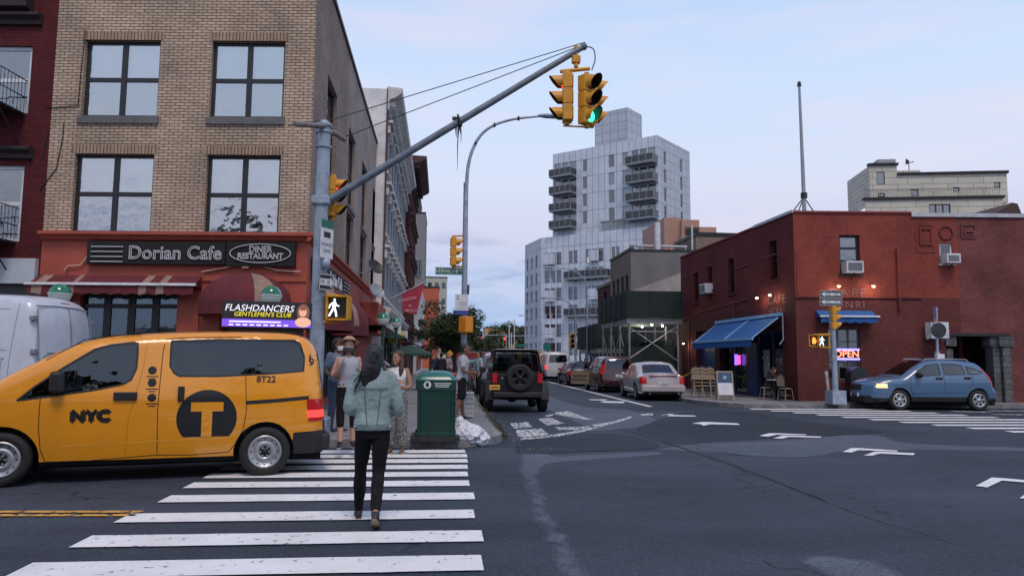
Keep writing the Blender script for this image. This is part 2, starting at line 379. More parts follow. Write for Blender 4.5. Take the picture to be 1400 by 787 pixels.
def pavement_mat():
    m, nt, n, l, b = nodemat('concrete_pavement')
    tc = n.new('ShaderNodeTexCoord'); mp = n.new('ShaderNodeMapping'); l.new(tc.outputs['Object'], mp.inputs[0]); mp.inputs['Rotation'].default_value = (0, 0, 0)
    br = n.new('ShaderNodeTexBrick'); l.new(mp.outputs[0], br.inputs[0]); br.offset = 0; br.inputs['Scale'].default_value = 1
    br.inputs['Brick Width'].default_value = 1.5; br.inputs['Row Height'].default_value = 1.5; br.inputs['Mortar Size'].default_value = .012
    br.inputs['Color1'].default_value = (.16, .16, .165, 1); br.inputs['Color2'].default_value = (.21, .205, .20, 1); br.inputs['Mortar'].default_value = (.05, .05, .05, 1)
    a = n.new('ShaderNodeTexNoise'); a.inputs['Scale'].default_value = 2.5; a.inputs['Detail'].default_value = 9; a.inputs['Roughness'].default_value = .7; l.new(tc.outputs['Object'], a.inputs[0])
    r = n.new('ShaderNodeMapRange'); l.new(a.outputs[0], r.inputs[0]); r.inputs[1].default_value = .3; r.inputs[2].default_value = .7; r.inputs[3].default_value = .6; r.inputs[4].default_value = 1.25
    s = n.new('ShaderNodeVectorMath'); s.operation = 'SCALE'; l.new(br.outputs[0], s.inputs[0]); l.new(r.outputs[0], s.inputs['Scale']); l.new(s.outputs[0], b.inputs['Base Color'])
    b.inputs['Roughness'].default_value = .8
    bp = n.new('ShaderNodeBump'); bp.inputs['Strength'].default_value = .3; bp.inputs['Distance'].default_value = .01; l.new(a.outputs[0], bp.inputs['Height']); l.new(bp.outputs[0], b.inputs['Normal'])
    return m
PAVE = pavement_mat()
KERB = mat('kerb_stone', (.20, .20, .21), .8, var=.3, vs=4, bump=.4, bs=40, dirt=.5)
mb = MB(); mb.face([(-2500, -400, -.03), (2500, -400, -.03), (2500, 4500, -.03), (-2500, 4500, -.03)])
struct(mb.build('ground', mat('ground_dirt', (.07, .07, .07), .9, vs=.2)))
mb = MB(); mb.face([(-90, -25, 0), (90, -25, 0), (90, 300, 0), (-90, 300, 0)])
struct(mb.build('road', ASP))
ZP = [.003]
def sheet(name, poly, z, m, kind='structure'):
    z = ZP[0]; ZP[0] += .0011
    # the patch thins out towards its rim: a 'fade' attribute holds the distance from its edge
    P = [(q[0], q[1]) for q in poly]; n = len(P); V = [Vector(q) for q in P]; E = [(i, (i+1) % n) for i in range(n)]
    def ed(x, y):
        m_ = 9
        for (a, b_), (c, d) in zip(P, P[1:]+P[:1]):
            dx, dy = c-a, d-b_; t = max(0, min(1, ((x-a)*dx+(y-b_)*dy)/(dx*dx+dy*dy+1e-9))); m_ = min(m_, math.hypot(x-a-dx*t, y-b_-dy*t))
        return m_
    x0, x1, y0, y1 = min(q[0] for q in P), max(q[0] for q in P), min(q[1] for q in P), max(q[1] for q in P); y = y0; st = .16
    while y < y1:
        x = x0+random.uniform(0, .1)
        while x < x1:
            if pip(x, y, P) and ed(x, y) > .05: V.append(Vector((x, y+random.uniform(-.02, .02))))
            x += st
        y += st
    vs, es, fs, *_ = geometry.delaunay_2d_cdt(V, E, [], 0, 1e-5)
    b = MB(); b.v = [(v.x, v.y, z) for v in vs]; b.f = [(tuple(f), 0, None, False) for f in fs if pip(sum(vs[i].x for i in f)/3, sum(vs[i].y for i in f)/3, P)]
    o = struct(b.build(name, m), kind); at = o.data.attributes.new('fade', 'FLOAT', 'POINT')
    for i, v in enumerate(vs): at.data[i].value = min(1, ed(v.x, v.y)/.2)
    return o
def blob(pts, k=5, jit=.03):
    q = cat_rom([tuple(p[:2]) for p in pts]+[tuple(pts[0][:2])], k)[:-1]
    return [(x+random.uniform(-jit, jit), y+random.uniform(-jit, jit)) for x, y in q]
def gp(l): return [G(*p) for p in l]
# worn and newer asphalt areas of the crossing
sheet('road_patch', blob(gp([(880, 614), (960, 606), (1060, 602), (1150, 594), (1208, 595), (1232, 604), (1320, 609), (1400, 611), (1500, 613), (1500, 620), (1400, 617), (1300, 616), (1220, 616), (1150, 619), (1110, 625), (1040, 624), (960, 618)]), 4, .02), .004, ASP_L)
sheet('road_patch', blob(gp([(712, 612), (760, 622), (800, 621), (900, 617), (905, 622), (800, 630), (745, 640), (760, 700), (790, 740), (812, 800), (768, 800), (738, 740), (718, 690), (706, 645)]), 4, .03), .004, ASP_L)
sheet('road_patch', blob(gp([(1075, 765), (1110, 757), (1180, 762), (1225, 775), (1245, 800), (1180, 800), (1120, 790)]), 4, .06), .004, ASP_L)
sheet('road_patch', blob(gp([(752, 541), (800, 556), (860, 560), (905, 576), (880, 584), (800, 590), (790, 580), (745, 560), (730, 548), (738, 530)]), 3, .02), .004, ASP_L)
sheet('road_patch', blob(gp([(930, 563), (1010, 562), (1100, 575), (1200, 588), (1190, 593), (1100, 597), (1000, 602), (930, 607), (890, 600), (870, 585)]), 4, .03), .004, ASP_D)
sheet('road_patch', blob(gp([(700, 617), (720, 600), (800, 592), (870, 596), (905, 612), (800, 618), (715, 621)]), 4, .03), .004, ASP_D)
def ribbon(pts, w, z, m, name='road_crack', jit=.0):
    b = MB(); L = []; Rr = []
    for i, p in enumerate(pts):
        d = (Vector(pts[min(i+1, len(pts)-1)])-Vector(pts[max(i-1, 0)])); d = Vector((d[0], d[1], 0)).normalized(); s = Vector((-d.y, d.x, 0))
        ww = w*random.uniform(.5, 1.4) if jit else w
        c = Vector((p[0], p[1], z))+s*random.uniform(-jit, jit)
        L.append(c+s*ww/2); Rr.append(c-s*ww/2)
    b.grid([L, Rr], 0, False); return struct(b.build(name, m))
TAR = mat('tar', (.012, .012, .014), .5)
def crack(pix, w=.02, jit=.03, m=TAR, z=.0095):
    q = cat_rom([tuple(G(*p)) for p in pix], 14); ribbon(q, w, z, m, jit=jit)
crack([(850, 588), (873, 592), (905, 603), (944, 616), (1010, 638), (1070, 661), (1129, 684)], .04, .012, TAR)
crack([(850, 589), (873, 593), (905, 604), (944, 617), (1010, 639.5), (1070, 662.5), (1129, 686), (1200, 711), (1319, 746)], .012, .012)
crack([(905, 603), (925, 610), (955, 614), (1000, 620), (1016, 622)], .03, .03)
crack([(915, 606), (945, 608), (975, 612)], .02, .04)
crack([(1000, 632), (1015, 645), (1008, 655), (1030, 662), (1012, 668)], .012, .03)
crack([(835, 662), (900, 672), (910, 668), (1010, 668), (1060, 662)], .010, .02)
crack([(1045, 765), (1062, 775), (1100, 778), (1130, 787), (1150, 800)], .010, .01)
crack([(690, 646), (760, 648), (800, 650)], .008, .01)
def stripe(x0, x1, y, w, m=PAINT, skew=0):
    n = max(2, int(abs(x1-x0)/.25)); L = []; Q = []
    for k in range(n+1):
        x = x0+(x1-x0)*k/n; L.append((x+skew, y+w/2+random.uniform(-.006, .006), 0.012)); Q.append((x-skew, y-w/2+random.uniform(-.006, .006), 0.012))
    return L, Q
b = MB()
for k, yy in enumerate([4.79, 5.66, 6.50, 7.40, 8.36, 9.22, 9.94, 10.6, 11.22, 11.80, 12.36]):
    dx = random.uniform(-.03, .03)
    L, Q = stripe(-2.95+dx, .34+dx+.01*k, yy, .40 if k > 1 else .42); b.grid([L, Q], 0, False)
struct(b.build('crosswalk', PAINT))
b = MB()
for k in range(10):
    yy = 23.0-k*.83; xl = 9.9+(23.1-yy)*.372
    L, Q = stripe(xl, xl+4.6, yy, .38, skew=.03); b.grid([L, Q], 0, False)
struct(b.build('crosswalk', PAINT))
b = MB()
for x0, x1, y0, y1 in ((16.2, 17.2, 21.9, 22.3), (17.6, 21, 22.25, 22.5), (16.6, 18.6, 20.7, 20.95)):
    b.face([(x0, y0, .012), (x1, y0-.3, .012), (x1, y1-.3, .012), (x0, y1, .012)])
struct(b.build('road_marking', PAINT_W))
# worn crosswalk across the side street, broken line of the bus bay, tick marks
b = MB()
def poly(pix, z=.012): b.face([(p.x, p.y, z) for p in [G(*q) for q in pix]])
for q in ([(697, 579), (722, 577), (728, 584), (703, 586)], [(705, 588), (740, 586), (752, 596), (722, 599), (708, 597)], [(735, 573), (752, 571), (772, 579), (748, 582)],
          [(758, 564), (777, 562), (800, 571), (812, 573), (800, 574), (782, 570), (760, 567)], [(758, 584), (790, 584), (814, 582), (812, 584), (790, 588), (765, 588)],
          [(745, 568), (757, 566), (757, 568), (746, 570)], [(712, 599), (760, 594), (800, 587), (812, 580), (830, 578), (850, 573), (862, 569), (865, 571), (850, 576), (820, 584), (795, 591), (762, 597), (712, 602)],
          [(875, 566), (893, 565), (893, 568), (877, 568)]):
    poly(q)
struct(b.build('road_marking', PAINT_W))
b = MB()
for q in ([(745, 521), (748, 521), (893, 556), (886, 556)],):
    poly(q)
struct(b.build('lane_line', PAINT))
b = MB()
for q in ([(820, 549), (830, 548.4), (855, 549), (852, 551), (825, 550.4)], [(805, 546), (830, 546), (828, 547.4), (806, 547)]): poly(q)
for q in ([(905, 567), (950, 568.2), (952, 569.5), (912, 569)], [(905, 567.6), (914, 566), (922, 566), (911, 569)],
          [(946, 579), (960, 577), (968, 577), (1009, 579), (1012, 581), (972, 580), (962, 582), (958, 580)],
          [(1038, 596), (1052, 592.5), (1060, 592.5), (1102, 594), (1102, 595), (1062, 594.5), (1050, 597)], [(1057, 599.5), (1070, 595.6), (1077, 595.6), (1123, 597), (1122, 598.6), (1078, 597.5), (1070, 600)],
          [(1152, 618), (1164, 612.8), (1172, 612.8), (1227, 616.2), (1227, 617.6), (1174, 615.6), (1164, 619)], [(1181, 623), (1196, 617.6), (1203, 617.6), (1251, 620), (1249, 622.6), (1203, 620.5), (1192, 623.5)],
          [(1334, 665), (1356, 653.4), (1368, 654), (1460, 662), (1460, 665), (1370, 657.5), (1350, 667)], [(1394, 682), (1410, 670), (1422, 671), (1440, 676), (1424, 676), (1410, 683)]): poly(q)
struct(b.build('road_marking', PAINT))
b = MB()
for dy in (0, .16):
    L, Q = [], []
    for k in range(30):
        x = -12+k*9.1/29; yy = 7.53+dy-(x+3)*.055; L.append((x, yy+.045, .012)); Q.append((x, yy-.045, .012))
    b.grid([L, Q], 0, False)
struct(b.build('centre_line', PAINT_Y))
# pavements with kerbs
def pavement(outline, name='pavement', kw=.16, h=.15):
    """outline: open kerb line, kerb side first, then closed by back points given as None-separated list"""
    kerb, back = outline
    n = len(kerb); off = []
    for i in range(n):
        d = Vector(kerb[min(i+1, n-1)])-Vector(kerb[max(i-1, 0)]); d.normalize(); off.append((kerb[i][0]-d.y*kw, kerb[i][1]+d.x*kw))
    b = MB(); b.face([(x, y, h) for x, y in off+back]); o = struct(b.build(name, PAVE))
    b = MB()
    for i in range(n-1):
        A, B, C, D = kerb[i], kerb[i+1], off[i+1], off[i]
        b.face([(A[0], A[1], -.02), (B[0], B[1], -.02), (B[0], B[1], h-.01), (A[0], A[1], h-.01)])
        b.face([(A[0], A[1], h-.01), (B[0], B[1], h-.01), (C[0], C[1], h+.004), (D[0], D[1], h+.004)])
    struct(b.build('kerb', KERB))
arc = [(-0.05+1.22*math.sin(t), 14.12-1.22*math.cos(t)) for t in [R(a) for a in range(5, 90, 12)]]
pavement(([(-60, 18.4), (-12, 14.05), (-3, 13.1)]+arc+[(1.18, 16), (1.22, 22), (1.3, 31), (1.35, 60), (1.35, 190)], [(-60, 190)]))
arc2 = [tuple(G(*p)[:2]) for p in ((933, 549), (950, 552), (985, 555.4), (1017, 557.6), (1060, 558.6), (1136, 557.6), (1200, 557.2), (1250, 557.2), (1400, 557.8))]
pavement(([(9.4, 190), (9.4, 60), (9.35, 30)]+arc2+[(60, 19.8)], [(60, 190)]))
# litter and gravel by the kerb
b = MB(); rr = random.Random(3)
for k in range(240):
    x = rr.uniform(-2.5, 2.2); y = 12.72-abs(rr.gauss(0, .12)) if rr.random() < .5 else rr.uniform(12.5, 22)
    if y > 13: x = 1.3+abs(rr.gauss(0, .12))
    s = rr.uniform(.006, .022); b.ellip((x, y, s*.5), s, s*.8, s*.5, 6)
struct(b.build('gravel', mat('pebbles', (.2, .19, .17), .9)), 'stuff')
b = MB(); rr = random.Random(5)
for k in range(700):
    x = 1.2+rr.gauss(0, .07) if rr.random() < .6 else 1.12+abs(rr.gauss(0, .1)); y = rr.choice([rr.gauss(14.9, .5), rr.gauss(17.2, .8), rr.gauss(20, 1.2)])
    a = rr.uniform(0, 6.28); h = rr.uniform(.03, .13); w = .006
    z0 = .0 if x > 1.22 else .14
    b.face([(x-w*math.cos(a), y-w*math.sin(a), z0), (x+w*math.cos(a), y+w*math.sin(a), z0), (x+rr.gauss(0, .05), y+rr.gauss(0, .05), z0+h)])
struct(b.build('weeds', mat('weed', (.04, .05, .02), .8, var=.5)), 'stuff')
# ---------------------------------------------------------------- buildings
class Face:
    """vertical wall plane from A to B (world XY); d>0 is into the building, `inn` is a point inside"""
    def __init__(s, A, B, base, inn):
        s.A = Vector((A[0], A[1], 0)); s.base = Vector((base[0], base[1], 0)); e = Vector((B[0], B[1], 0))-s.A
        s.W = e.length; s.ex = e.normalized(); s.ey = Vector((-s.ex.y, s.ex.x, 0))
        if (Vector((inn[0], inn[1], 0))-s.A).dot(s.ey) < 0: s.ey = -s.ey
    def P(s, u, z, d=0): return s.A-s.base+s.ex*u+s.ey*d+Vector((0, 0, z))
    def uz(s, px, py):
        q = onP(px, py, s.A, s.ey); return (q-s.A).dot(s.ex), q.z
    def rect(s, x0, y0, x1, y1):
        a = s.uz(x0, y0); b = s.uz(x1, y1); return (min(a[0], b[0]), max(a[0], b[0]), min(a[1], b[1]), max(a[1], b[1]))
def ub(mb, F, u0, u1, z0, z1, d0, d1, m=0):
    """box in wall coordinates, with wall UVs"""
    c = [F.P(u, z, d) for d in (d0, d1) for z in (z0, z1) for u in (u0, u1)]
    i = len(mb.v); mb.v += [tuple(p) for p in c]
    for q, uv in (((0, 1, 3, 2), ((u0, z0), (u1, z0), (u1, z1), (u0, z1))), ((4, 6, 7, 5), ((u0, z0), (u0, z1), (u1, z1), (u1, z0))),
                  ((0, 4, 5, 1), ((u0, d0), (u0, d1), (u1, d1), (u1, d0))), ((2, 3, 7, 6), ((u0, d0), (u1, d0), (u1, d1), (u0, d1))),
                  ((0, 2, 6, 4), ((d0, z0), (d0, z1), (d1, z1), (d1, z0))), ((1, 5, 7, 3), ((d0, z0), (d1, z0), (d1, z1), (d0, z1)))):
        mb.f.append((tuple(i+k for k in q), m, uv, False))
def wallface(mb, F, u0, u1, z0, z1, holes=(), m=0, dep=.2, step=None):
    us = sorted({u0, u1, *[h[0] for h in holes], *[h[1] for h in holes]}); zs = sorted({z0, z1, *[h[2] for h in holes], *[h[3] for h in holes]})
    us = [u for u in us if u0-1e-6 <= u <= u1+1e-6]; zs = [z for z in zs if z0-1e-6 <= z <= z1+1e-6]
    for a, b in zip(us, us[1:]):
        for c, d in zip(zs, zs[1:]):
            mu, mz = (a+b)/2, (c+d)/2
            if any(h[0] < mu < h[1] and h[2] < mz < h[3] for h in holes): continue
            mb.face([F.P(a, c), F.P(b, c), F.P(b, d), F.P(a, d)], m, ((a, c), (b, c), (b, d), (a, d)))
    for h in holes:
        a, b, c, d = h[:4]
        for q, uv in (((F.P(a, c), F.P(a, d), F.P(a, d, dep), F.P(a, c, dep)), ((0, c), (0, d), (dep, d), (dep, c))), ((F.P(b, c), F.P(b, d), F.P(b, d, dep), F.P(b, c, dep)), ((0, c), (0, d), (dep, d), (dep, c))),
                      ((F.P(a, d), F.P(b, d), F.P(b, d, dep), F.P(a, d, dep)), ((a, 0), (b, 0), (b, dep), (a, dep))), ((F.P(a, c), F.P(b, c), F.P(b, c, dep), F.P(a, c, dep)), ((a, 0), (b, 0), (b, dep), (a, dep)))):
            mb.face(q, m, uv)
FR_D = mat('frame_dark', (.018, .018, .020), .45); FR_W = mat('frame_white', (.62, .64, .66), .5, dirt=.3); FR_G = mat('frame_grey', (.30, .32, .35), .4)
GL = glassmat('window_glass', refl=.26, tint=(.9, .92, .94)); GL_D = glassmat('window_glass_dark', refl=.14, tint=(.5, .55, .6)); GL_S = glassmat('window_glass_sky', refl=.48, wavy=.12, tint=(.95, .96, .97))
BLIND = mat('blind', (.88, .90, .92), .8, var=.05, vs=1.2); CURT = mat('curtain', (.20, .23, .26), .9, var=.8, vs=3); DARKIN = mat('dark_room', (.02, .021, .024), .9); WARM = glow('warm_room', (1, .72, .38), 1.4)
CURT_D = mat('curtain_dark', (.06, .07, .08), .9, var=.5, vs=2)
def window(par, F, r, nx=1, nz=2, fw=.055, fm=FR_D, dep=.14, glass=GL, blind=0, curtain=None, back=DARKIN, sill=None, simple=False, name='window', mull=None):
    u0, u1, z0, z1 = r[:4]
    b = MB()
    for a, c, d, e in ((u0, u1, z0, z0+fw), (u0, u1, z1-fw, z1), (u0, u0+fw, z0+fw, z1-fw), (u1-fw, u1, z0+fw, z1-fw)): ub(b, F, a, c, d, e, dep, dep+.06)
    mw = mull or fw
    for k in range(1, nx):
        c = u0+(u1-u0)*k/nx; ub(b, F, c-mw/2-.01, c+mw/2+.01, z0+fw, z1-fw, dep-.004, dep+.06)
    for k in range(1, nz):
        c = z0+(z1-z0)*k/nz; ub(b, F, u0+fw, u1-fw, c-mw/2, c+mw/2, dep+.004, dep+.058)
    w = b.build(name, fm, par)
    b = MB(); b.face([F.P(u0+fw, z0+fw, dep+.03), F.P(u1-fw, z0+fw, dep+.03), F.P(u1-fw, z1-fw, dep+.03), F.P(u0+fw, z1-fw, dep+.03)]); b.build('pane', glass, w)
    if simple is False or blind or curtain:
        b = MB(); D = dep+.07
        zb = z1-fw-(z1-z0)*blind
        if blind: b.face([F.P(u0+fw, zb, D+.03), F.P(u1-fw, zb, D+.03), F.P(u1-fw, z1-fw, D+.03), F.P(u0+fw, z1-fw, D+.03)])
        if curtain:
            n = 28; rows = []
            for z in (z0+fw, z1-fw):
                rows.append([F.P(u0+fw+(u1-u0-2*fw)*k/n, z, D+.10+.02*math.sin(k*1.9)+.012*math.sin(k*.7+1)) for k in range(n+1)])
            b.grid(rows, 1)
        if b.f: b.build('blind', [BLIND, curtain or CURT], w)
    b = MB(); D = dep+.4; q = [(u0, z0), (u1, z0), (u1, z1), (u0, z1)]
    b.face([F.P(u, z, D) for u, z in q])
    for k in range(4): b.face([F.P(*q[k], dep+.065), F.P(*q[(k+1) % 4], dep+.065), F.P(*q[(k+1) % 4], D), F.P(*q[k], D)])
    b.build('interior', back, w)
    if sill:
        b = MB(); ub(b, F, u0-.06, u1+.06, z0-sill[0], z0-.002, -.06, dep); b.build('sill', sill[1], w)
    return w
def roofpoly(mb, pts, z, base, m=0):
    mb.face([(x-base[0], y-base[1], z) for x, y in pts], m)
def extrude(par, name, F, prof, u0, u1, m):
    """moulding: profile (d outward +, z) swept along the wall"""
    b = MB(); rows = [[F.P(u, z, -d) for d, z in prof] for u in (u0, u1)]
    b.grid(rows, 0, False); b.face(rows[0]); b.face(rows[1][::-1]); return b.build(name, m, par)
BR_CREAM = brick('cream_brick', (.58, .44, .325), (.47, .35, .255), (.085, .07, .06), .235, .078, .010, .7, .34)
BR_CREAM2 = brick('cream_brick_shaded', (.42, .33, .26), (.34, .26, .21), (.07, .06, .055), .235, .078, .010, .6, .3)  # same brick as the front, shade of the side wall put into its colour
SOLD = brick('soldier_brick', (.42, .30, .21), (.34, .24, .17), (.085, .07, .06), .088, .5, .012, .6, .15)
STUC = mat('tan_stucco', (.32, .26, .225), .9, var=.25, vs=.9, bump=.3, bs=30)
BR_MAR = brick('maroon_brick', (.125, .018, .022), (.085, .014, .017), (.05, .012, .014), .21, .072, .009, .6, .3)
REDP = mat('red_storefront_paint', (.37, .072, .042), .6, var=.14, vs=2.5, bump=.15, bs=25, dirt=.25)
BLK = mat('black_sign', (.008, .009, .010), .8, var=.3); CONC = mat('sill_stone', (.13, .13, .135), .85, var=.2)
MAROON_CL = mat('maroon_canvas', (.11, .014, .022), .85, var=.25, vs=5, bump=.3, bs=30)
TAN_CL = mat('tan_canvas', (.26, .17, .13), .85, var=.25, vs=5)
WHITE_M = mat('white_enamel', (.72, .74, .76), .4, dirt=.3)
TUBE = mat('dead_neon_tube', (.62, .63, .64), .3, var=.05)
DARKMET = mat('dark_iron', (.02, .02, .022), .5, var=.3)
# --- cream brick corner building
CB = (-3.4, 18.68)
cb = thing('brick_building', 'cream brick three-storey corner building with a red-painted diner storefront', 'building', (CB[0], CB[1], 0))
F1 = Face((-10.09, 19.313), CB, CB, (-6, 25)); F2 = Face(CB, (-3.4, 36.0), CB, (-6, 25))
HT = 12.15
wins = [F1.rect(118, 41, 215, 147), F1.rect(291, 45, 387, 149), F1.rect(103, 209, 205, 316), F1.rect(283, 212, 380, 318)]
zt = [9.72, 7.66, 6.62, 4.66]
wins = [(w[0], w[1], (7.66 if k < 2 else 4.64), (9.70 if k < 2 else 6.68)) for k, w in enumerate(wins)]
zc = 4.55
shop = (F1.uz(110, 400)[0], F1.uz(243, 400)[0], .6, F1.uz(180, 397)[1])
door = (F1.uz(300, 430)[0], F1.uz(385, 430)[0], .17, 2.9)
mb = MB()
wallface(mb, F1, 0, F1.W, zc, HT, wins, 0)
wallface(mb, F1, 0, F1.W, .1, zc, [shop, door], 3, .3)
sw = []
for zz in ((6.95, 9.7), (3.95+.7, 6.75)):
    for a, c in ((436, 450), (468, 478), (488, 496), (504, 509)):
        sw.append((F2.uz(a, 480)[0], F2.uz(c, 480)[0], zz[0], zz[1]))
ub_ = .02
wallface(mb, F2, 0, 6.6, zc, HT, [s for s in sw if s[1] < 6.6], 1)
wallface(mb, F2, 6.6, F2.W, zc, HT, [s for s in sw if s[0] > 6.6], 2)
wallface(mb, F2, 0, F2.W, .1, zc, [(1.0, 6.0, .3, 2.7), (7.5, 11, .3, 2.7)], 3, .3)
# back and far walls
mb.face([F1.P(0, .1), F1.P(0, HT), F1.P(0, HT, 17), F1.P(0, .1, 17)], 2, ((0, 0), (0, 12), (17, 12), (17, 0)))
mb.face([F2.P(F2.W, .1), F2.P(F2.W, HT), F2.P(F2.W, HT, 6.7), F2.P(F2.W, .1, 6.7)], 2, ((0, 0), (0, 12), (6.7, 12), (6.7, 0)))
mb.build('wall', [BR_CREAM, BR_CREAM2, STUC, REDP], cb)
mb = MB(); mb.face([F1.P(0, HT-.3), F1.P(F1.W, HT-.3), F2.P(F2.W, HT-.3), F1.P(0, HT-.3, 17)]); mb.build('roof', TAR, cb)
extrude(cb, 'coping', F2, [(-.3, HT), (.06, HT), (.06, HT+.14), (-.3, HT+.14)], 0, F2.W, mat('coping_dark', (.06, .055, .055), .7))
extrude(cb, 'coping', F1, [(-.3, HT), (.06, HT), (.06, HT+.14), (-.3, HT+.14)], 0, F1.W-.3, MATS['coping_dark'])
mb = MB()
for w in wins: ub(mb, F1, w[0]-.08, w[1]+.08, w[3], w[3]+.23, -.006, .05)
build_each(mb, 'soldier_course', SOLD, cb)
for k, w in enumerate(wins):
    window(cb, F1, w, 2, 2, .075, FR_D, .13, GL_S, blind=(.5, .5, .46, .5)[k], curtain=CURT if k < 2 else CURT_D, sill=(.19, CONC) if k < 2 else None, mull=.11)
for s in sw: window(cb, F2, s, 1, 2, .07, FR_D, .12, GL_D, sill=(.12, CONC))
extrude(cb, 'cornice', F1, [(0, zc-.12), (.08, zc-.10), (.14, zc-.02), (.22, zc+.02), (.22, zc+.09), (.02, zc+.13), (0, zc+.13)], 0, F1.W+.2, REDP)
extrude(cb, 'cornice', F2, [(0, zc-.12), (.08, zc-.10), (.14, zc-.02), (.22, zc+.02), (.22, zc+.09), (.02, zc+.13), (0, zc+.13)], -.2, F2.W, REDP)
# pilasters and trim of the storefront
mb = MB()
for a, c in ((52, 96), (244, 272), (396, 418)):
    u = F1.uz(a, 440)[0], F1.uz(c, 440)[0]; ub(mb, F1, max(.01, u[0]), min(F1.W+.05, u[1]), .1, 3.2, -.05, 0)
ub(mb, F1, .05, F1.W, 2.98+.45, 3.55, -.04, 0)
build_each(mb, 'pilaster', REDP, cb)
# shop window with transom and louvre blinds
w = window(cb, F1, shop, 4, 1, .07, FR_D, .16, GL_D, mull=.16, name='shop_window')
ut = shop[3]-.33
mb = MB(); ub(mb, F1, shop[0], shop[1], ut-.1, ut, .13, .2)
for k in range(26):
    zz = .9+k*.075
    for i in (0, 1, 2, 3):
        a = shop[0]+(shop[1]-shop[0])*i/4+.1; c = shop[0]+(shop[1]-shop[0])*(i+1)/4-.12
        if zz < ut-.12: ub(mb, F1, a, c, zz, zz+.05, .26, .275, 1 if i > 1 else 2)
mb.build('louvre_blind', [FR_D, mat('brown_slats', (.20, .085, .05), .6), mat('dark_slats', (.06, .04, .05), .6)], w)
mb = MB(); ub(mb, F1, shop[0]+.08, (shop[0]+shop[1])/2-.08, ut+.02, shop[3]-.07, .20, .21); ub(mb, F1, (shop[0]+shop[1])/2+.08, shop[1]-.08, ut+.02, shop[3]-.07, .20, .21); mb.build('transom', mat('pale_green_panel', (.42, .52, .50), .5, var=.2), w)
mb = MB(); ub(mb, F1, door[0], door[1], door[2], door[3], .27, .31); ub(mb, F1, door[0]+.3, door[1]-.3, door[2]+.3, door[3]-.4, .262, .27, 1); mb.build('door', [DARKMET, GL_D], cb)
window(cb, F2, (1.0, 6.0, .3, 2.7), 10, 1, .07, FR_D, .16, GL_D, name='shop_window', mull=.1, curtain=mat('shop_drape', (.12, .07, .05), .8, var=.6, vs=6)); window(cb, F2, (7.5, 11, .3, 2.7), 3, 1, .07, FR_D, .16, GL_D, name='shop_window')
mb = MB()
for p in ([(55, 260), (78, 230), (86, 190), (88, 168)], [(118, 42), (112, 90), (107, 145), (64, 148)], [(66, 180), (58, 215)]):
    mb.tube([F1.P(*F1.uz(*q), -.02) for q in p], .012, 5)
build_each(mb, 'cable', DARKMET, cb)
mb = MB()
mb.tube([F1.P(*F1.uz(*q), -.06) for q in [(122, 350), (112, 363), (95, 364), (90, 370)]], .022, 6); mb.tube([F1.P(*F1.uz(*q), -.06) for q in [(277, 372), (300, 368), (320, 364), (340, 364), (360, 364), (380, 370), (412, 372)]], .02, 6)
ub(mb, F1, F1.uz(333, 364)[0], F1.uz(342, 364)[0], F1.uz(338, 367)[1], F1.uz(338, 361)[1], -.12, -.02)
build_each(mb, 'conduit', mat('pink_conduit', (.55, .36, .30), .5), cb)
# sign boards
def signboard(name, label, F, r, th=.14, m=BLK):
    b = MB(); ub(b, F, r[0], r[1], r[2], r[3], -th, -.004)
    cx = F.base+F.P((r[0]+r[1])/2, r[2], 0)
    t = thing(name, label, 'sign', cx)
    off = F.base-cx
    for i, v in enumerate(b.v): b.v[i] = tuple(Vector(v)+off)
    b.build('panel', m, t, bev=.01)
    return t, off
def fmx(F, u, z, d, off=Vector((0, 0, 0))):
    ex = F.ex
    nrm = -F.ey
    y = Vector((0, 0, 1)); x = y.cross(nrm)     # x = right as seen from outside
    return MX(F.P(u, z, d)+off, x, y)
r = F1.rect(124, 328, 310, 360); r = (r[0], r[1], 3.83, 4.40)
t, off = signboard('shop_sign', 'long black sign reading Dorian Cafe in dead neon tubes over striped awning', F1, r)
b = MB(); textmesh(b, 'Dorian Cafe', .47, fmx(F1, r[0]+2.22, 4.10, -.17, off), outline=True, bevel=.011, sx=.98, space=1.02); b.build('lettering', TUBE, t)
b = MB()
for k in range(4):
    z = 4.26-k*.125; b.tube([F1.P(r[0]+.12-.0*k, z, -.17)+off, F1.P(r[0]+.92, z, -.17)+off], .012, 6)
build_each(b, 'neon_bar', TUBE, t)
r = F1.rect(312, 328, 405, 361); r = (r[0]+.02, r[1], 3.80, 4.42)
t, off = signboard('shop_sign', 'black sign reading Diner Restaurant inside a neon oval, above the domed awning', F1, r)
uc = (r[0]+r[1])/2
b = MB(); b.tube([F1.P(uc+.76*math.cos(a), 4.12+.235*math.sin(a), -.17)+off for a in [2*math.pi*k/40 for k in range(41)]], .011, 6)
textmesh(b, 'DINER', .22, fmx(F1, uc, 4.215, -.17, off), outline=True, bevel=.007, sx=.9)
textmesh(b, 'RESTAURANT', .20, fmx(F1, uc, 4.045, -.17, off), outline=True, bevel=.007, sx=.92); b.build('lettering', TUBE, t)
# side sign
r = (.5, 7.2, 3.55, 4.15)
t, off = signboard('shop_sign', 'black sign reading Dorian Cafe on the side wall facing the avenue', F2, r)
b = MB(); textmesh(b, 'Dorian Cafe', .52, fmx(F2, 3.9, 3.84, -.17, off), outline=True, bevel=.013, sx=1.0)
for u0, u1 in ((.65, 2.1), (5.7, 7.0)):
    for k in range(4): b.tube([F2.P(u0, 4.02-k*.12, -.17)+off, F2.P(u1, 4.02-k*.12, -.17)+off], .016, 6)
b.build('lettering', TUBE, t)
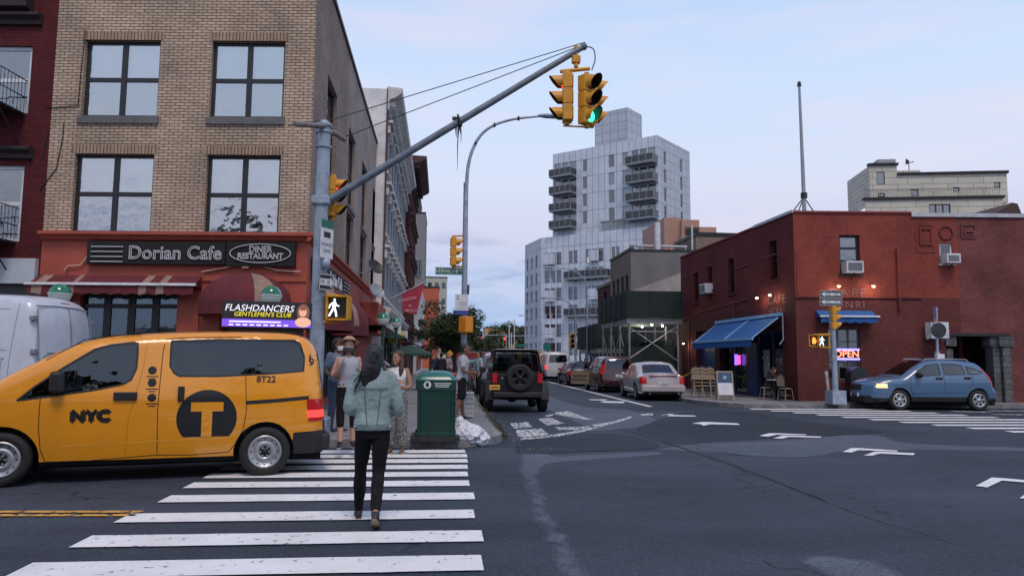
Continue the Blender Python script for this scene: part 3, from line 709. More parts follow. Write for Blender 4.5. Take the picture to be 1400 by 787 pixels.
# striped retracted awning
def canopy(name, label, F, u0, u1, zt, zb, out, m, stripes=(), bar=True, scallop=.16, group=None, d0=0):
    cx = F.base+F.P((u0+u1)/2, zb, 0); off = F.base-cx
    t = thing(name, label, 'awning', cx, group=group); b = MB(); n = max(12, int((u1-u0)/.06))
    sm = lambda u: 1 if any(a <= u <= c for a, c in stripes) else 0
    for k in range(n):
        a = u0+(u1-u0)*k/n; c = u0+(u1-u0)*(k+1)/n; q = sm((a+c)/2)
        b.face([F.P(a, zt, -.02-d0)+off, F.P(c, zt, -.02-d0)+off, F.P(c, zb+scallop, -out)+off, F.P(a, zb+scallop, -out)+off], q)
        w = lambda u: zb+.04*abs(math.sin(u*9))
        b.face([F.P(a, zb+scallop, -out)+off, F.P(c, zb+scallop, -out)+off, F.P(c, w(c), -out-.01)+off, F.P(a, w(a), -out-.01)+off], q)
    b.face([F.P(u0, zt, -.02)+off, F.P(u0, zb+scallop, -out)+off, F.P(u0, zb+scallop, -.02)+off]); b.face([F.P(u1, zt, -.02)+off, F.P(u1, zb+scallop, -out)+off, F.P(u1, zb+scallop, -.02)+off])
    b.build('canvas', m, t)
    if bar:
        b = MB(); ub(b, F, u0-.04, u1+.06, zb+scallop, zb+scallop+.06, -out-.05, -out+.02)
        b.v = [tuple(Vector(v)+off) for v in b.v]; b.build('front_bar', WHITE_M, t)
    return t, off
u = [F1.uz(x, 380)[0] for x in (52, 277, 63, 75, 110, 118, 205, 214, 228, 238)]
canopy('shop_awning', 'rolled-in maroon and tan striped awning with a white bar over the diner window', F1, max(.02, u[0]), u[1], 3.56, 3.02, .5, [MAROON_CL, TAN_CL], [(u[2], u[3]), (u[4], u[5]), (u[6], u[7]), (u[8], u[9])], scallop=.24)
mb = MB(); mb.ellip(F1.base+F1.P(F1.uz(160, 385)[0], 3.18, -.52), .30, .03, .045, 10)
# domed door awning
def dome(name, label, F, uc, zb, rad, hgt, out, m, stripe=None, valance=.3):
    cx = F.base+F.P(uc, zb, 0); off = F.base-cx; t = thing(name, label, 'awning', cx); b = MB(); rows = []
    for a in range(11):
        ph = math.pi/2*a/10; row = []
        for c in range(25):
            th = math.pi*c/24
            row.append(F.P(uc-math.cos(th)*rad*math.cos(ph)**.9, zb+math.sin(th)*hgt*math.cos(ph)**.8, -out*math.sin(ph))+off)
        rows.append(row)
    rows = [[F.P(uc-rad*math.cos(math.pi*c/24), zb+hgt*math.sin(math.pi*a/20)*1.0, -out*math.sin(math.pi*c/24)*math.cos(math.pi*a/20))+off if False else
             F.P(uc-rad*math.cos(math.pi*c/24)*math.cos(math.pi*a/20), zb+hgt*math.sin(math.pi*a/20), -out*math.sin(math.pi*c/24)*math.cos(math.pi*a/20)-.0)+off for c in range(25)] for a in range(11)]
    b.grid(rows, 0)
    for f in range(len(b.f)):
        c = f % 24
        if stripe and stripe[0] <= c <= stripe[1]: b.f[f] = (b.f[f][0], 1, None, True)
    low = [[p-Vector((0, 0, valance)) for p in rows[0]], rows[0]]; b.grid(low, 0)
    b.build('canvas', m, t); return t, off
dm, doff = dome('door_awning', 'maroon domed canvas awning over the diner entrance', F1, (F1.uz(277, 430)[0]+F1.uz(398, 430)[0])/2, 2.85, 1.12, .78, 1.25, [MAROON_CL, TAN_CL], (16, 19))
for k, (uu, ww) in enumerate(((1.6, 1.5), (5.6, 1.3))):
    dome('door_awning' if 0 else 'shop_awning', ('rounded maroon canvas awning at the building corner on the side street wall' if k == 0 else 'rounded maroon canvas awning farther along the diner side wall'), F2, uu, 2.55, ww, 1.0, 1.0, [MAROON_CL, TAN_CL], (4, 6))
canopy('shop_awning', 'long maroon awning with a white front bar beyond the second rounded awning', F2, 7.4, 12.4, 3.4, 2.55, 1.3, [MAROON_CL, TAN_CL])
mb = MB(); ub(mb, F2, 12.4, 16.8, 2.6, 3.9, -.7, -.02); mb.build('shopfront_box', REDP, cb)
# satellite dishes on the side wall
for k, (yy, zz) in enumerate(((11.3, 5.1), (12.2, 4.2))):
    p = Vector((CB[0]+.25, CB[1]+yy, zz)); t = thing('satellite_dish', ('dark upper satellite dish on the diner side wall', 'pale lower satellite dish on the diner side wall')[k], 'satellite dish', p)
    M = Matrix.Translation((.35, 0, .1)) @ Vector((.6, -.6, .5)).to_track_quat('Z', 'Y').to_matrix().to_4x4()
    b = MB(); b.lathe([(0, 0), (.12, .01), (.25, .05), (.36, .12)], 20, M); b.build('reflector', FR_G if k else DARKMET, t)
    b = MB(); b.tube([(-.22, 0, -.1), (.1, 0, -.1), (.33, 0, .08)], .02, 6); b.tube([(.35, 0, -.1), (.75, -.35, .25)], .012, 5); b.build('arm', FR_G, t)

# --- maroon building at far left
MBB = (-10.09, 19.313)
mbd = thing('brick_building', 'dark maroon brick building with white window frames and fire escape at far left', 'building', (MBB[0], MBB[1], 0))
e = (F1.ex)*8
FM = Face((MBB[0]-e.x, MBB[1]-e.y), MBB, MBB, (-12, 26))
wm = [FM.rect(-60, 62, 38, 155), FM.rect(-66, 225, 26, 330)]
mb = MB(); wallface(mb, FM, 0, FM.W, 3.3, 15, wm, 0); wallface(mb, FM, 0, FM.W, .1, 3.3, [(2, 6.6, .6, 2.6)], 1)
mb.face([FM.P(FM.W, 11, .01), FM.P(FM.W, 15, .01), FM.P(FM.W, 15, 12), FM.P(FM.W, 11, 12)], 0, ((0, 0), (0, 4), (12, 4), (12, 0)))
mb.build('wall', [BR_MAR, mat('dark_shopfront', (.04, .035, .04), .5)], mbd)
for w in wm: window(mbd, FM, w, 1, 2, .10, FR_W, .08, GL, blind=.0, curtain=CURT_D)
window(mbd, FM, (2, 6.6, .6, 2.6), 3, 1, .08, FR_D, .1, GL_D, name='shop_window')
for z0 in (FM.uz(20, 30)[1], FM.uz(20, 212)[1]):
    extrude(mbd, 'lintel', FM, [(0, z0-.12), (.10, z0-.1), (.10, z0+.02), (.22, z0+.1), (.22, z0+.18), (0, z0+.2)], 5.0, 7.62, mat('dark_stone', (.03, .018, .02), .8))
extrude(mbd, 'cornice', FM, [(0, FM.uz(20, 20)[1]), (.3, FM.uz(20, 20)[1]+.1), (.4, 15), (0, 15.1)], 0, 7.35, MATS['dark_stone'])
mb = MB()
for z0 in (FM.uz(20, 158)[1], FM.uz(20, 333)[1]):
    u0, u1 = 4.2, 7.35
    ub(mb, FM, u0, u1, z0, z0+.05, -1.0, -.02)
    for z in (z0+.45, z0+.9):
        mb.tube([FM.P(u1, z, -.02), FM.P(u1, z, -1), FM.P(u0, z, -1)], .016, 6)
    for k in range(24): mb.tube([FM.P(u0+(u1-u0)*k/23, z0, -1), FM.P(u0+(u1-u0)*k/23, z0+.9, -1)], .008, 4)
    for k in range(7): mb.tube([FM.P(u1, z0, -.1-k*.13), FM.P(u1, z0+.9, -.1-k*.13)], .008, 4)
    mb.tube([FM.P(u1-.1, z0, -.9), FM.P(u1-.1, z0-.8, -.02)], .02, 6)
mb.build('fire_escape', DARKMET, mbd)
mb = MB(); z0, z1 = FM.uz(20, 388)[1], FM.uz(20, 354)[1]
ub(mb, FM, 2, FM.W-.03, z0, z1, -.16, -.02)
tag(mb.build('shop_sign', mat('pale_sign_panel', (.42, .46, .50), .5, var=.15, vs=1)), 'plain pale blank sign panel at the foot of the maroon building', 'sign').location = (MBB[0], MBB[1], 0)

# --- grey ornate row building
GREYST = mat('grey_painted_stone', (.30, .31, .33), .8, var=.25, vs=1.2, dirt=.4); LIGHTST = mat('pale_moulding', (.58, .57, .56), .8, var=.2, dirt=.4)
BR_DK = brick('dark_red_brick', (.12, .03, .025), (.09, .025, .02), (.05, .03, .03), .21, .07, .01, .5, .3); WPLAS = mat('white_plaster', (.72, .72, .71), .9, var=.2, vs=.8, dirt=.3)
def rowhouse(name, label, X, y0, y1, h, wallm, trim, nf, nb, party, inn=-9, cor=.9, z1=3.9, seed=0):
    t = thing(name, label, 'building', (X, y0, 0)); F = Face((X, y0), (X, y1), (X, y0), (inn, (y0+y1)/2)); L = y1-y0
    holes = []; fh = (h-1.6-z1)/nf
    for f in range(nf):
        for k in range(nb):
            u = L*(k+.5)/nb; z = z1+.35+f*fh; holes.append((u-.5, u+.5, z+.35, z+fh-.55))
    b = MB(); wallface(b, F, 0, L, .1, h, holes+[(.6, L-.6, .3, 2.9)], 0, .25)
    b.face([F.P(0, .1), F.P(0, h), F.P(0, h, 9), F.P(0, .1, 9)], 1, ((0, 0), (0, h), (9, h), (9, 0)))
    b.face([F.P(L, .1), F.P(L, h), F.P(L, h, 9), F.P(L, .1, 9)], 1, ((0, 0), (0, h), (9, h), (9, 0)))
    b.build('wall', [wallm, party], t)
    b = MB(); b.face([F.P(0, h-.05), F.P(L, h-.05), F.P(L, h-.05, 9), F.P(0, h-.05, 9)]); b.build('roof', TAR, t)
    extrude(t, 'cornice', F, [(0, h-1.1), (.12, h-1.05), (.15, h-.55), (.45*cor, h-.45), (.8*cor, h-.2), (.85*cor, h+.05), (0, h+.1)], -.05, L+.05, trim)
    b = MB()
    for k in range(int(L/.5)): u = .25+k*.5; ub(b, F, u-.08, u+.08, h-.85, h-.40, -.45*cor, -.1)
    build_each(b, 'bracket', trim, t)
    extrude(t, 'cornice', F, [(0, z1-.3), (.3, z1-.25), (.45, z1), (.45, z1+.12), (0, z1+.2)], 0, L, trim)
    for a, c, d, e in holes:
        b = MB(); ub(b, F, a-.2, c+.2, e, e+.16, -.14, 0); ub(b, F, a-.28, c+.28, e+.16, e+.30, -.30, 0); ub(b, F, a-.2, a-.06, e-.35, e, -.18, 0); ub(b, F, c+.06, c+.2, e-.35, e, -.18, 0); b.build('window_hood', trim, t); b = MB(); ub(b, F, a-.14, c+.14, d-.14, d, -.14, 0); b.build('window_sill', trim, t)
    for hh in holes: window(t, F, hh, 1, 2, .07, FR_D, .14, GL_D, simple=True)
    window(t, F, (.6, L-.6, .3, 2.9), 4, 1, .08, FR_D, .14, GL_D, name='shop_window')
    return t, F
DKPIL = mat('dark_brown_paint', (.06, .025, .025), .7)
g1, FG = rowhouse('rowhouse', 'grey ornate rowhouse with heavy cornice and white party wall', -2.95, 36.0, 46.5, 15.0, GREYST, LIGHTST, 3, 5, WPLAS)
mb = MB(); ub(mb, FG, -.08, .55, 3.0, 15.0, -.05, .0); mb.build('pilaster', DKPIL, g1)
g2, FG2 = rowhouse('rowhouse', 'pale rowhouse standing beyond the grey ornate one', -2.95, 46.6, 56, 14.9, GREYST, LIGHTST, 3, 5, WPLAS)
g3, FG3 = rowhouse('rowhouse', 'dark brick rowhouse with an overhanging dark cornice at the row end', -2.6, 56.1, 68, 17.2, BR_DK, DKPIL, 4, 5, BR_DK, cor=1.4)
g4, FG4 = rowhouse('rowhouse', 'low white two-storey house past the dark brick rowhouse', -2.4, 70, 92, 8.5, WPLAS, WPLAS, 1, 6, WPLAS, cor=.3)
def block(name, label, x0, x1, y0, y1, h, m, wn=None, fm=FR_D, glass=GL_D, back=DARKIN, roofm=None, faces='S', cat_='building', base=0, cop=None):
    """simple far building; windows in a grid on faces S (towards the camera), W, E"""
    t = thing(name, label, cat_, (x0, y0, base)); b = MB(); bs = (x0, y0)
    FS = {'S': Face((x0, y0), (x1, y0), bs, (x0, y1)), 'W': Face((x0, y1), (x0, y0), bs, (x1, y0)), 'E': Face((x1, y0), (x1, y1), bs, (x0, y0))}
    allh = []
    for k, F in FS.items():
        hs = []
        if wn and k in faces:
            nu, nz, ww, wh, zb = wn
            nn = nu if k == 'S' else max(1, int(nu*F.W/FS['S'].W))
            for i in range(nn):
                for j in range(nz):
                    u = F.W*(i+.5)/nn; z = zb+(h-zb)*(j+.5)/nz-base*0; hs.append((u-ww/2, u+ww/2, z-wh/2, z+wh/2))
        wallface(b, F, 0, F.W, 0, h, hs, 0, .2)
        for q in hs: allh.append((F, q))
    b.face([(0, y1-y0, 0), (x1-x0, y1-y0, 0), (x1-x0, y1-y0, h), (0, y1-y0, h)], 0, ((0, 0), (1, 0), (1, 1), (0, 1)))
    b.build('wall', m, t)
    b = MB(); b.box(-.08, x1-x0+.08, -.08, y1-y0+.08, h, h+.25); b.build('roof', roofm or cop or TAR, t)
    for F, q in allh: window(t, F, q, 1, 1, .06, fm, .1, glass, simple=True, back=back)
    return t
# far left group
a = onX(562, 470, -2.4)
FL = block('building', 'grey tower with one big lit window far down the left side', -12, -3.3, 130, 142, 27.5, mat('far_grey', (.20, .20, .21), .8), None)
p0 = onY(566, 380, 130); p1 = onY(577, 356, 130)
Fq = Face((-12, 130), (-3.3, 130), (-12, 130), (-12, 140))
window(FL, Fq, (p0.x+12, p1.x+12, p0.z, p1.z), 3, 3, .12, FR_D, -.14, GL_D, back=WARM)
block('roof_room', 'dark rooftop room on the far grey tower', -10, -4.3, 131, 140, 2.4, mat('far_dark', (.06, .06, .065), .8), None, base=27.8)
block('building', 'pale apartment block beside the far orange box building', -5.5, 1.0, 175, 185, 21, mat('far_cream', (.42, .42, .36), .8), (4, 5, .9, 1.4, 2))
block('building', 'small orange red box building above the left street tree', -4.2, -.6, 118, 124, 13, mat('far_orange', (.42, .10, .05), .8), None)
block('building', 'low building with warm light in its sandy colour at the far end of the street', 12, 26, 205, 215, 10.5, mat('far_sand_lit', (.50, .30, .14), .8), None)  # sandy orange tone stands in for warm light on the wall
block('building', 'low grey overpass wall across the end of the street', -4, 30, 230, 236, 8, mat('far_wall', (.10, .11, .12), .9), None, cat_='wall')
block('building', 'narrow white house just left of the stepped tower', 26.3, 30.4, 148, 156, 17, mat('far_white', (.42, .41, .42), .8), (1, 3, 1, 2, 3), roofm=MATS['far_dark'])

# --- red painted corner building at right
RB = (12.74, 25.35)
rex = Vector((math.cos(YAW), -math.sin(YAW), 0))
RS0, RS1 = RB, (RB[0]+rex.x*16, RB[1]+rex.y*16)
rb = thing('brick_building', 'two-storey red painted corner brick building with blue awnings', 'building', (RB[0], RB[1], 0))
F3 = Face(RB, RS1, RB, (18, 32)); F4 = Face((12.54, 37.5), RB, RB, (18, 32))
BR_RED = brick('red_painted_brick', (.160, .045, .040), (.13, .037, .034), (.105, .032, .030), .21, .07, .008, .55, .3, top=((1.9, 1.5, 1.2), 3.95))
BR_RED4 = brick('red_painted_brick_shaded', (.115, .026, .027), (.095, .022, .023), (.08, .02, .02), .21, .07, .008, .55, .35, top=((1.5, 1.25, 1.12), 3.75))  # darker copy of the front red: the side wall's shade is in the colour
BR_OLD = brick('old_red_brick', (.20, .05, .045), (.15, .04, .038), (.20, .10, .095), .21, .07, .009, .6, .45)
Hr = 6.98
rw = [F3.rect(1147, 321, 1177, 374), F3.rect(1284, 333, 1303, 361)]
cafew = F3.rect(1132, 449, 1178, 519); gar = F3.rect(1292, 459, 1380, 560); gar = (gar[0], gar[1], .16, gar[3])
uB = F3.uz(1312, 400)[0]
mb = MB()
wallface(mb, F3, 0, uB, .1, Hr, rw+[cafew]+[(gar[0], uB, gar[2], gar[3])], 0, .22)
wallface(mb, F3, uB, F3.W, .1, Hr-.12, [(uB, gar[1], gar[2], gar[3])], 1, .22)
sidew = []
for a, c, y0, y1 in ((948, 955, 374, 412), (967, 974, 366, 396), (995, 1004, 355, 400), (1051, 1063, 331, 381)):
    u0, z1 = F4.uz(a, y0); u1, z0 = F4.uz(c, y1); sidew.append((min(u0, u1), max(u0, u1), z0, z1))
sd = F4.uz(985, 540)[0], F4.uz(1072, 540)[0]
sh = [(max(sd[0], 4.6), sd[1], .17, 2.75), (F4.uz(952, 500)[0], F4.uz(978, 500)[0], .17, 3.0)]
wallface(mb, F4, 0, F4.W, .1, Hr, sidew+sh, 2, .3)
mb.face([F3.P(0, Hr-.3), F3.P(F3.W, Hr-.3), F3.P(F3.W, Hr-.3, 12), (F4.P(0, Hr-.3))], 3)
mb.face([F4.P(0, .1), F4.P(0, Hr), F4.P(0, Hr, 16), F4.P(0, .1, 16)], 1, ((0, 0), (0, 7), (16, 7), (16, 0)))
# raised brick panels
def panelu(x0, y0, x1, y1, d=.02, fill=False, m=0):
    r = F3.rect(x0, y0, x1, y1)
    if fill: ub(mb, F3, r[0], r[1], r[2], r[3], -d, 0, m); return
    w = .07
    for q in ((r[0], r[1], r[2], r[2]+w), (r[0], r[1], r[3]-w, r[3]), (r[0], r[0]+w, r[2]+w, r[3]-w), (r[1]-w, r[1], r[2]+w, r[3]-w)): ub(mb, F3, *q, -d, 0, m)
panelu(1251, 306, 1279, 345); panelu(1256, 311, 1275, 335, .05); panelu(1224, 340, 1230, 425, .12, True); panelu(1313, 306, 1335, 326, .04, m=1); panelu(1317, 315, 1332, 323, .06, m=1)
panelu(1088, 344, 1108, 408, .03, True); panelu(1160, 538, 1250, 541, .04, True); 
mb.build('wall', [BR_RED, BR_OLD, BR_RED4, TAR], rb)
mb = MB(); q = F3.uz(1293, 319); mb.tube([F3.P(q[0]+.24*math.cos(a), q[1]+.24*math.sin(a), -.0) for a in [2*math.pi*k/28 for k in range(29)]], .035, 8); mb.build('round_moulding', BR_RED, rb)
COPW = mat('pale_metal_coping', (.48, .50, .53), .4, dirt=.3); COPR = mat('red_coping', (.22, .035, .035), .7)
u1 = F3.uz(1245, 290)[0]
extrude(rb, 'coping', F3, [(-.3, Hr), (.05, Hr), (.05, Hr+.07), (-.3, Hr+.07)], 0, u1, COPR); extrude(rb, 'coping', F3, [(-.3, Hr-.12), (.07, Hr-.12), (.07, Hr+.02), (-.3, Hr+.02)], u1, F3.W, COPW)
extrude(rb, 'coping', F4, [(-.3, Hr), (.05, Hr), (.05, Hr+.07), (-.3, Hr+.07)], 0, F4.W-3.2, COPR); extrude(rb, 'coping', F4, [(-.3, Hr), (.07, Hr), (.07, Hr+.1), (-.3, Hr+.1)], F4.W-3.2, F4.W+.05, COPW)
mb = MB(); ub(mb, F3, 0, F3.uz(1260, 400)[0], F3.uz(1100, 406)[1]-.03, F3.uz(1100, 406)[1]+.03, -.05, 0); mb.build('string_course', BR_RED, rb)
window(rb, F3, rw[0], 1, 3, .08, FR_D, .12, GL, curtain=mat('tan_curtain', (.30, .25, .21), .9, var=.6, vs=4), sill=(.1, FR_D))
window(rb, F3, rw[1], 1, 1, .06, FR_W, .05, GL_D, sill=(.05, FR_W))
for s in sidew: window(rb, F4, s, 1, 2, .07, FR_D, .14, GL_D, sill=(.1, BR_RED4))
w = window(rb, F3, cafew, 3, 4, .04, mat('grey_bar', (.10, .105, .115), .5), .1, GL_D, name='shop_window', curtain=mat('cafe_drape', (.16, .07, .07), .9, var=.6, vs=7)); 
NAVY = mat('navy_paint', (.012, .03, .09), .5); NAVYD = mat('blue_door_paint', (.015, .05, .14), .45)
w = window(rb, F4, sh[0], 5, 1, .10, NAVY, .2, GL_D, name='shop_window')
mb = MB(); ub(mb, F4, sh[1][0]+.08, sh[1][1]-.08, .17, 2.9, .24, .3); mb.build('door', NAVYD, rb)
mb = MB(); uu = (sh[0][0]+sh[0][1])/2+.1
ub(mb, F4, uu-.5, uu+.45, .17, 2.3, .12, .2); ub(mb, F4, uu+1.1, uu+1.55, .9, 2.0, .1, .14, 1); mb.build('door', [NAVYD, mat('poster_pale', (.28, .31, .32), .6, var=.4, vs=8)], rb)
# garage opening: dark recess with stone piers and red lintel
mb = MB(); ub(mb, F3, gar[0], gar[1], gar[2], gar[3], 1.8, 1.9); ub(mb, F3, gar[0], gar[1], gar[3], gar[3]+.1, .2, 1.9); ub(mb, F3, gar[0], gar[0]+.1, gar[2], gar[3], .22, 1.9); ub(mb, F3, gar[1]-.1, gar[1], gar[2], gar[3], .22, 1.9); mb.build('garage_recess', mat('black_gate', (.014, .015, .017), .7), rb)
ST2 = brick('grey_pier_stone', (.15, .155, .16), (.10, .105, .11), (.05, .05, .05), .4, .2, .01, .6, .4)
mb = MB()
for a, c in ((1296, 1305), (1360, 1369), (1370, 1381)):
    u = F3.uz(a, 500)[0], F3.uz(c, 500)[0]; ub(mb, F3, u[0], u[1], .16, 2.15+(.0 if a > 1300 else -.1), .05 if a < 1365 else -.08, .5)
    ub(mb, F3, u[0]-.12, u[1]+.12, 2.15, 2.5, .0 if a < 1365 else -.12, .5)
build_each(mb, 'pier', ST2, rb)
mb = MB(); ub(mb, F3, gar[0]-.2, gar[1]+.15, gar[3], gar[3]+.1, -.06, 0); mb.build('lintel', DARKMET, rb)
# window air conditioners
def aircon(F, par, u, z, w=.62, h=.42, label='white box air conditioner'):
    b = MB(); ub(b, F, u-w/2, u+w/2, z, z+h, -.38, .05); o = b.build('air_conditioner', FR_W, par, bev=.01)
    b = MB(); ub(b, F, u-w/2+.06, u+w/2-.06, z+.06, z+h-.06, -.386, -.38)
    for k in range(7): ub(b, F, u-w/2+.06, u+w/2-.06, z+.08+k*(h-.16)/6-.006, z+.08+k*(h-.16)/6+.006, -.395, -.38, 1)
    b.build('grille', [mat('grille_grey', (.16, .17, .18), .5), FR_G], o)
    b = MB(); b.tube([F.P(u, z, -.3), F.P(u, z-.2, -.02)], .02, 5); b.build('bracket', DARKMET, o)
q = F3.uz(1163, 374); aircon(F3, rb, q[0], q[1]); q = F3.uz(1296, 361); aircon(F3, rb, q[0], q[1], .5, .34)
q = F4.uz(968, 405); aircon(F4, rb, (sidew[1][0]+sidew[1][1])/2, sidew[1][2]-.15, .7, .45)
# condenser on the wall
r = F3.rect(1262, 441, 1287, 463); c = RB
t = thing('condenser_unit', 'white fan condenser box bracketed on the red wall above the parked car', 'air conditioner', (RB[0], RB[1], 0))
mb = MB(); ub(mb, F3, r[0], r[1], r[2], r[3], -.5, -.1); mb.build('housing', FR_W, t, bev=.015)
mb = MB(); uc, zc_ = (r[0]+r[1])/2-.06, (r[2]+r[3])/2
Mf = fmx(F3, uc, zc_, -.505); mb.lathe([(0, 0), (.06, .004), (.27, .004), (.28, -.01)], 24, Mf)
for k in range(6): mb.tube([Mf @ Vector((.05+.04*k+.0, 0, .012)).xyz if False else Mf @ Vector(((.04+.045*k)*math.cos(a), (.04+.045*k)*math.sin(a), .012)) for a in [2*math.pi*i/20 for i in range(21)]], .004, 4, 1)
mb.build('fan_grille', [BLK, FR_G], t)
mb = MB()
for u in (r[0]+.1, r[1]-.1): mb.tube([F3.P(u, r[2], -.02), F3.P(u, r[2]-.02, -.5)], .02, 5)
mb.tube([F3.P(r[1], r[2]+.1, -.3), F3.P(r[1]+.15, r[2]+.05, -.1), F3.P(r[1]+.16, r[2]-.2, -.02)], .03, 6)
build_each(mb, 'bracket', FR_G, t)
# conduits on the side wall
mb = MB(); zc2 = F4.uz(1000, 422)[1]
mb.tube([F4.P(*F4.uz(945, 430), -.05), F4.P(*F4.uz(1025, 408), -.05)], .02, 5); mb.tube([F4.P(*F4.uz(1005, 415), -.05), F4.P(*F4.uz(1005, 440), -.05)], .02, 5); mb.tube([F4.P(*F4.uz(943, 433), -.05), F4.P(*F4.uz(943, 540), -.05)], .03, 5)
mb.tube([F4.P(*F4.uz(1047, 352), -.05), F4.P(*F4.uz(1063, 347), -.05)], .02, 5); mb.tube([F4.P(*F4.uz(1004, 369), -.03), F4.P(*F4.uz(1024, 361), -.03)], .02, 5)
build_each(mb, 'conduit', mat('maroon_pipe', (.16, .05, .05), .6), rb)
# painted names on both walls
FAINT = mat('faded_lettering', (.26, .12, .12), .7, var=.35, vs=9)
for F, u, z, s, nm in ((F3, F3.uz(1158, 404)[0], F3.uz(1168, 401)[1], .46, 'CAFE'), (F3, F3.uz(1158, 418)[0], F3.uz(1168, 417)[1], .34, 'HENRI'), (F4, F4.uz(1062, 409)[0], F4.uz(1062, 410)[1], .46, 'CAFE'), (F4, F4.uz(1062, 425)[0], F4.uz(1062, 425)[1], .34, 'HENRI')):
    b = MB(); M = fmx(F, u, z, -.012); textmesh(b, nm, s, M, extrude=.006, sx=1.15, space=1.25)
    o = tag(b.build('wall_lettering', FAINT), ('faded %s painted on the %s' % (('CAFE' if nm == 'CAFE' else 'HENRI'), 'front red wall above the small blue awning' if F is F3 else 'side red wall above the big blue awning')), 'lettering'); o.location = (RB[0], RB[1], 0)
# wall lamps
def wall_lamp(F, px, py, side, idx, e=18):
    u, z = F.uz(px, py); base = Vector((RB[0], RB[1], 0))+F.P(u, z, 0)
    t = thing('wall_lamp', idx, 'lamp', base)
    o0 = Vector((RB[0], RB[1], 0))-base
    b = MB(); b.tube([F.P(u, z+.12, -.02)+o0, F.P(u, z+.18, -.2)+o0, F.P(u, z+.1, -.32)+o0], .012, 5); b.lathe([(.03, .06), (.07, 0)], 12, Matrix.Translation(F.P(u, z+.0, -.34)+o0)); b.build('bracket', DARKMET, t)
    b = MB(); b.ellip(F.P(u, z-.0, -.34)+o0, .05, .05, .05, 10); b.build('bulb', glow('lamp_bulb', (1, .78, .48), 22), t)
    L = bpy.data.lights.new('lamp_light', 'POINT'); L.energy = e; L.color = (1, .72, .42); L.shadow_soft_size = .05
    lo = bpy.data.objects.new('lamp_light', L); COL.objects.link(lo); lo.parent = t; lo.location = F.P(u, z-.1, -.34)+o0
wall_lamp(F3, 1141, 392, 1, 'glowing bulb lamp above the one way signs on the front red wall', 6); wall_lamp(F3, 1188, 392, 1, 'glowing bulb lamp right of the painted cafe name', 6)
wall_lamp(F4, 1046, 407, 1, 'glowing wall lamp left of its pair above the big blue awning', 6); wall_lamp(F4, 1064, 403, 1, 'glowing wall lamp nearest the building corner above the big blue awning', 6)
wall_lamp(F4, 943, 469, 1, 'glowing wall lamp low on the red wall next to the construction shed', 6)
# blue awnings
BLUE_CL = mat('blue_canvas', (.006, .085, .28), .75, var=.2, vs=4, bump=.2, bs=40); BLUE_E = mat('pale_blue_trim', (.22, .45, .68), .6)
ua, uc = F4.uz(990, 450)[0], F4.uz(1070, 430)[0]
cx = Vector((RB[0], RB[1], 0)); t = thing('shop_awning', 'big blue canvas awning with pale edging stretched out over the cafe door', 'awning', cx)
mb = MB(); zt_ = F4.uz(1070, 431)[1]; zb_ = 2.36; out = 1.25
u0, u1 = F4.uz(985, 452)[0]-.2, F4.uz(1070, 431)[0]
um = (u0*.45+u1*.55)
def aw(a, c, m=0, lift=0): mb.face([F4.P(a, zt_+lift, -.05), F4.P(c, zt_+lift, -.05), F4.P(c, zb_+lift, -out), F4.P(a, zb_+lift, -out)], m)
aw(u0, um-.03); aw(um+.03, u1)
for a, c in ((u0, u0+.1), (um-.13, um-.03), (um+.03, um+.13), (u1-.1, u1)): aw(a, c, 1, .008)
n = 60
for k in range(n):
    a = u0+(u1-u0)*k/n; c = u0+(u1-u0)*(k+1)/n; mb.face([F4.P(a, zb_, -out), F4.P(c, zb_, -out), F4.P(c, zb_-.24-.04*abs(math.sin((k+1)*.8)), -out-.01), F4.P(a, zb_-.24-.04*abs(math.sin(k*.8)), -out-.01)], 0)
mb.build('canvas', [BLUE_CL, BLUE_E], t)
mb = MB(); ub(mb, F4, u0-.05, u1+.1, zb_-.02, zb_+.07, -out-.04, -out+.03); ub(mb, F4, u0-.05, u1+.1, zt_-.02, zt_+.1, -.16, -.03); mb.build('front_bar', BLUE_E, t)
mb = MB()
for u in (u0+.2, u1-.1): mb.tube([F4.P(u, zt_-.1, -.1), F4.P(u, zt_-.45, -out*.5), F4.P(u, zb_, -out)], .02, 6)
mb.tube([F4.P(u1+.2, zt_, -.1), F4.P(u1+.2, zt_-.9, -.1), F4.P(u1+.2, zt_-1.1, -.25)], .03, 6); mb.build('arm', FR_G, t)
r = F3.rect(1115, 426, 1192, 441)
canopy('shop_awning', 'small rolled-in blue awning with scalloped edge over the cafe window', F3, r[0], r[1], r[3]+.05, r[2]-.05, .45, [BLUE_CL, BLUE_E], scallop=.22)
# open sign and window stickers
c_ = F3.rect(1142, 478, 1170, 490)
t = thing('neon_sign', 'lit blue and red OPEN sign behind the cafe window', 'sign', cx)
mb = MB(); ub(mb, F3, c_[0]-.02, c_[1]+.14, c_[2], c_[3]+.02, .04, .07); mb.build('panel', BLK, t)
mb = MB(); ub(mb, F3, c_[0]-.04, c_[1]+.16, c_[3]-.02, c_[3]+.05, .02, .04); ub(mb, F3, c_[0]-.04, c_[1]+.16, c_[2]-.05, c_[2]+.02, .02, .04); mb.build('border', glow('neon_blue', (.22, .2, 1), 3), t)
mb = MB(); textmesh(mb, 'OPEN', .33, fmx(F3, (c_[0]+c_[1])/2+.06, (c_[2]+c_[3])/2, .03), extrude=.01, sx=1.05); mb.build('lettering', glow('neon_red', (1, .22, .12), 3), t)
t = thing('neon_sign', 'small violet neon sign hanging in the cafe doorway under the big blue awning', 'sign', cx)
ux = F4.uz(1006, 491); mb = MB(); ub(mb, F4, ux[0]-.25, ux[0]-.02, ux[1]-.25, ux[1]+.22, .05, .08); mb.build('panel', glow('neon_violet', (.25, .1, 1), 2.2), t)
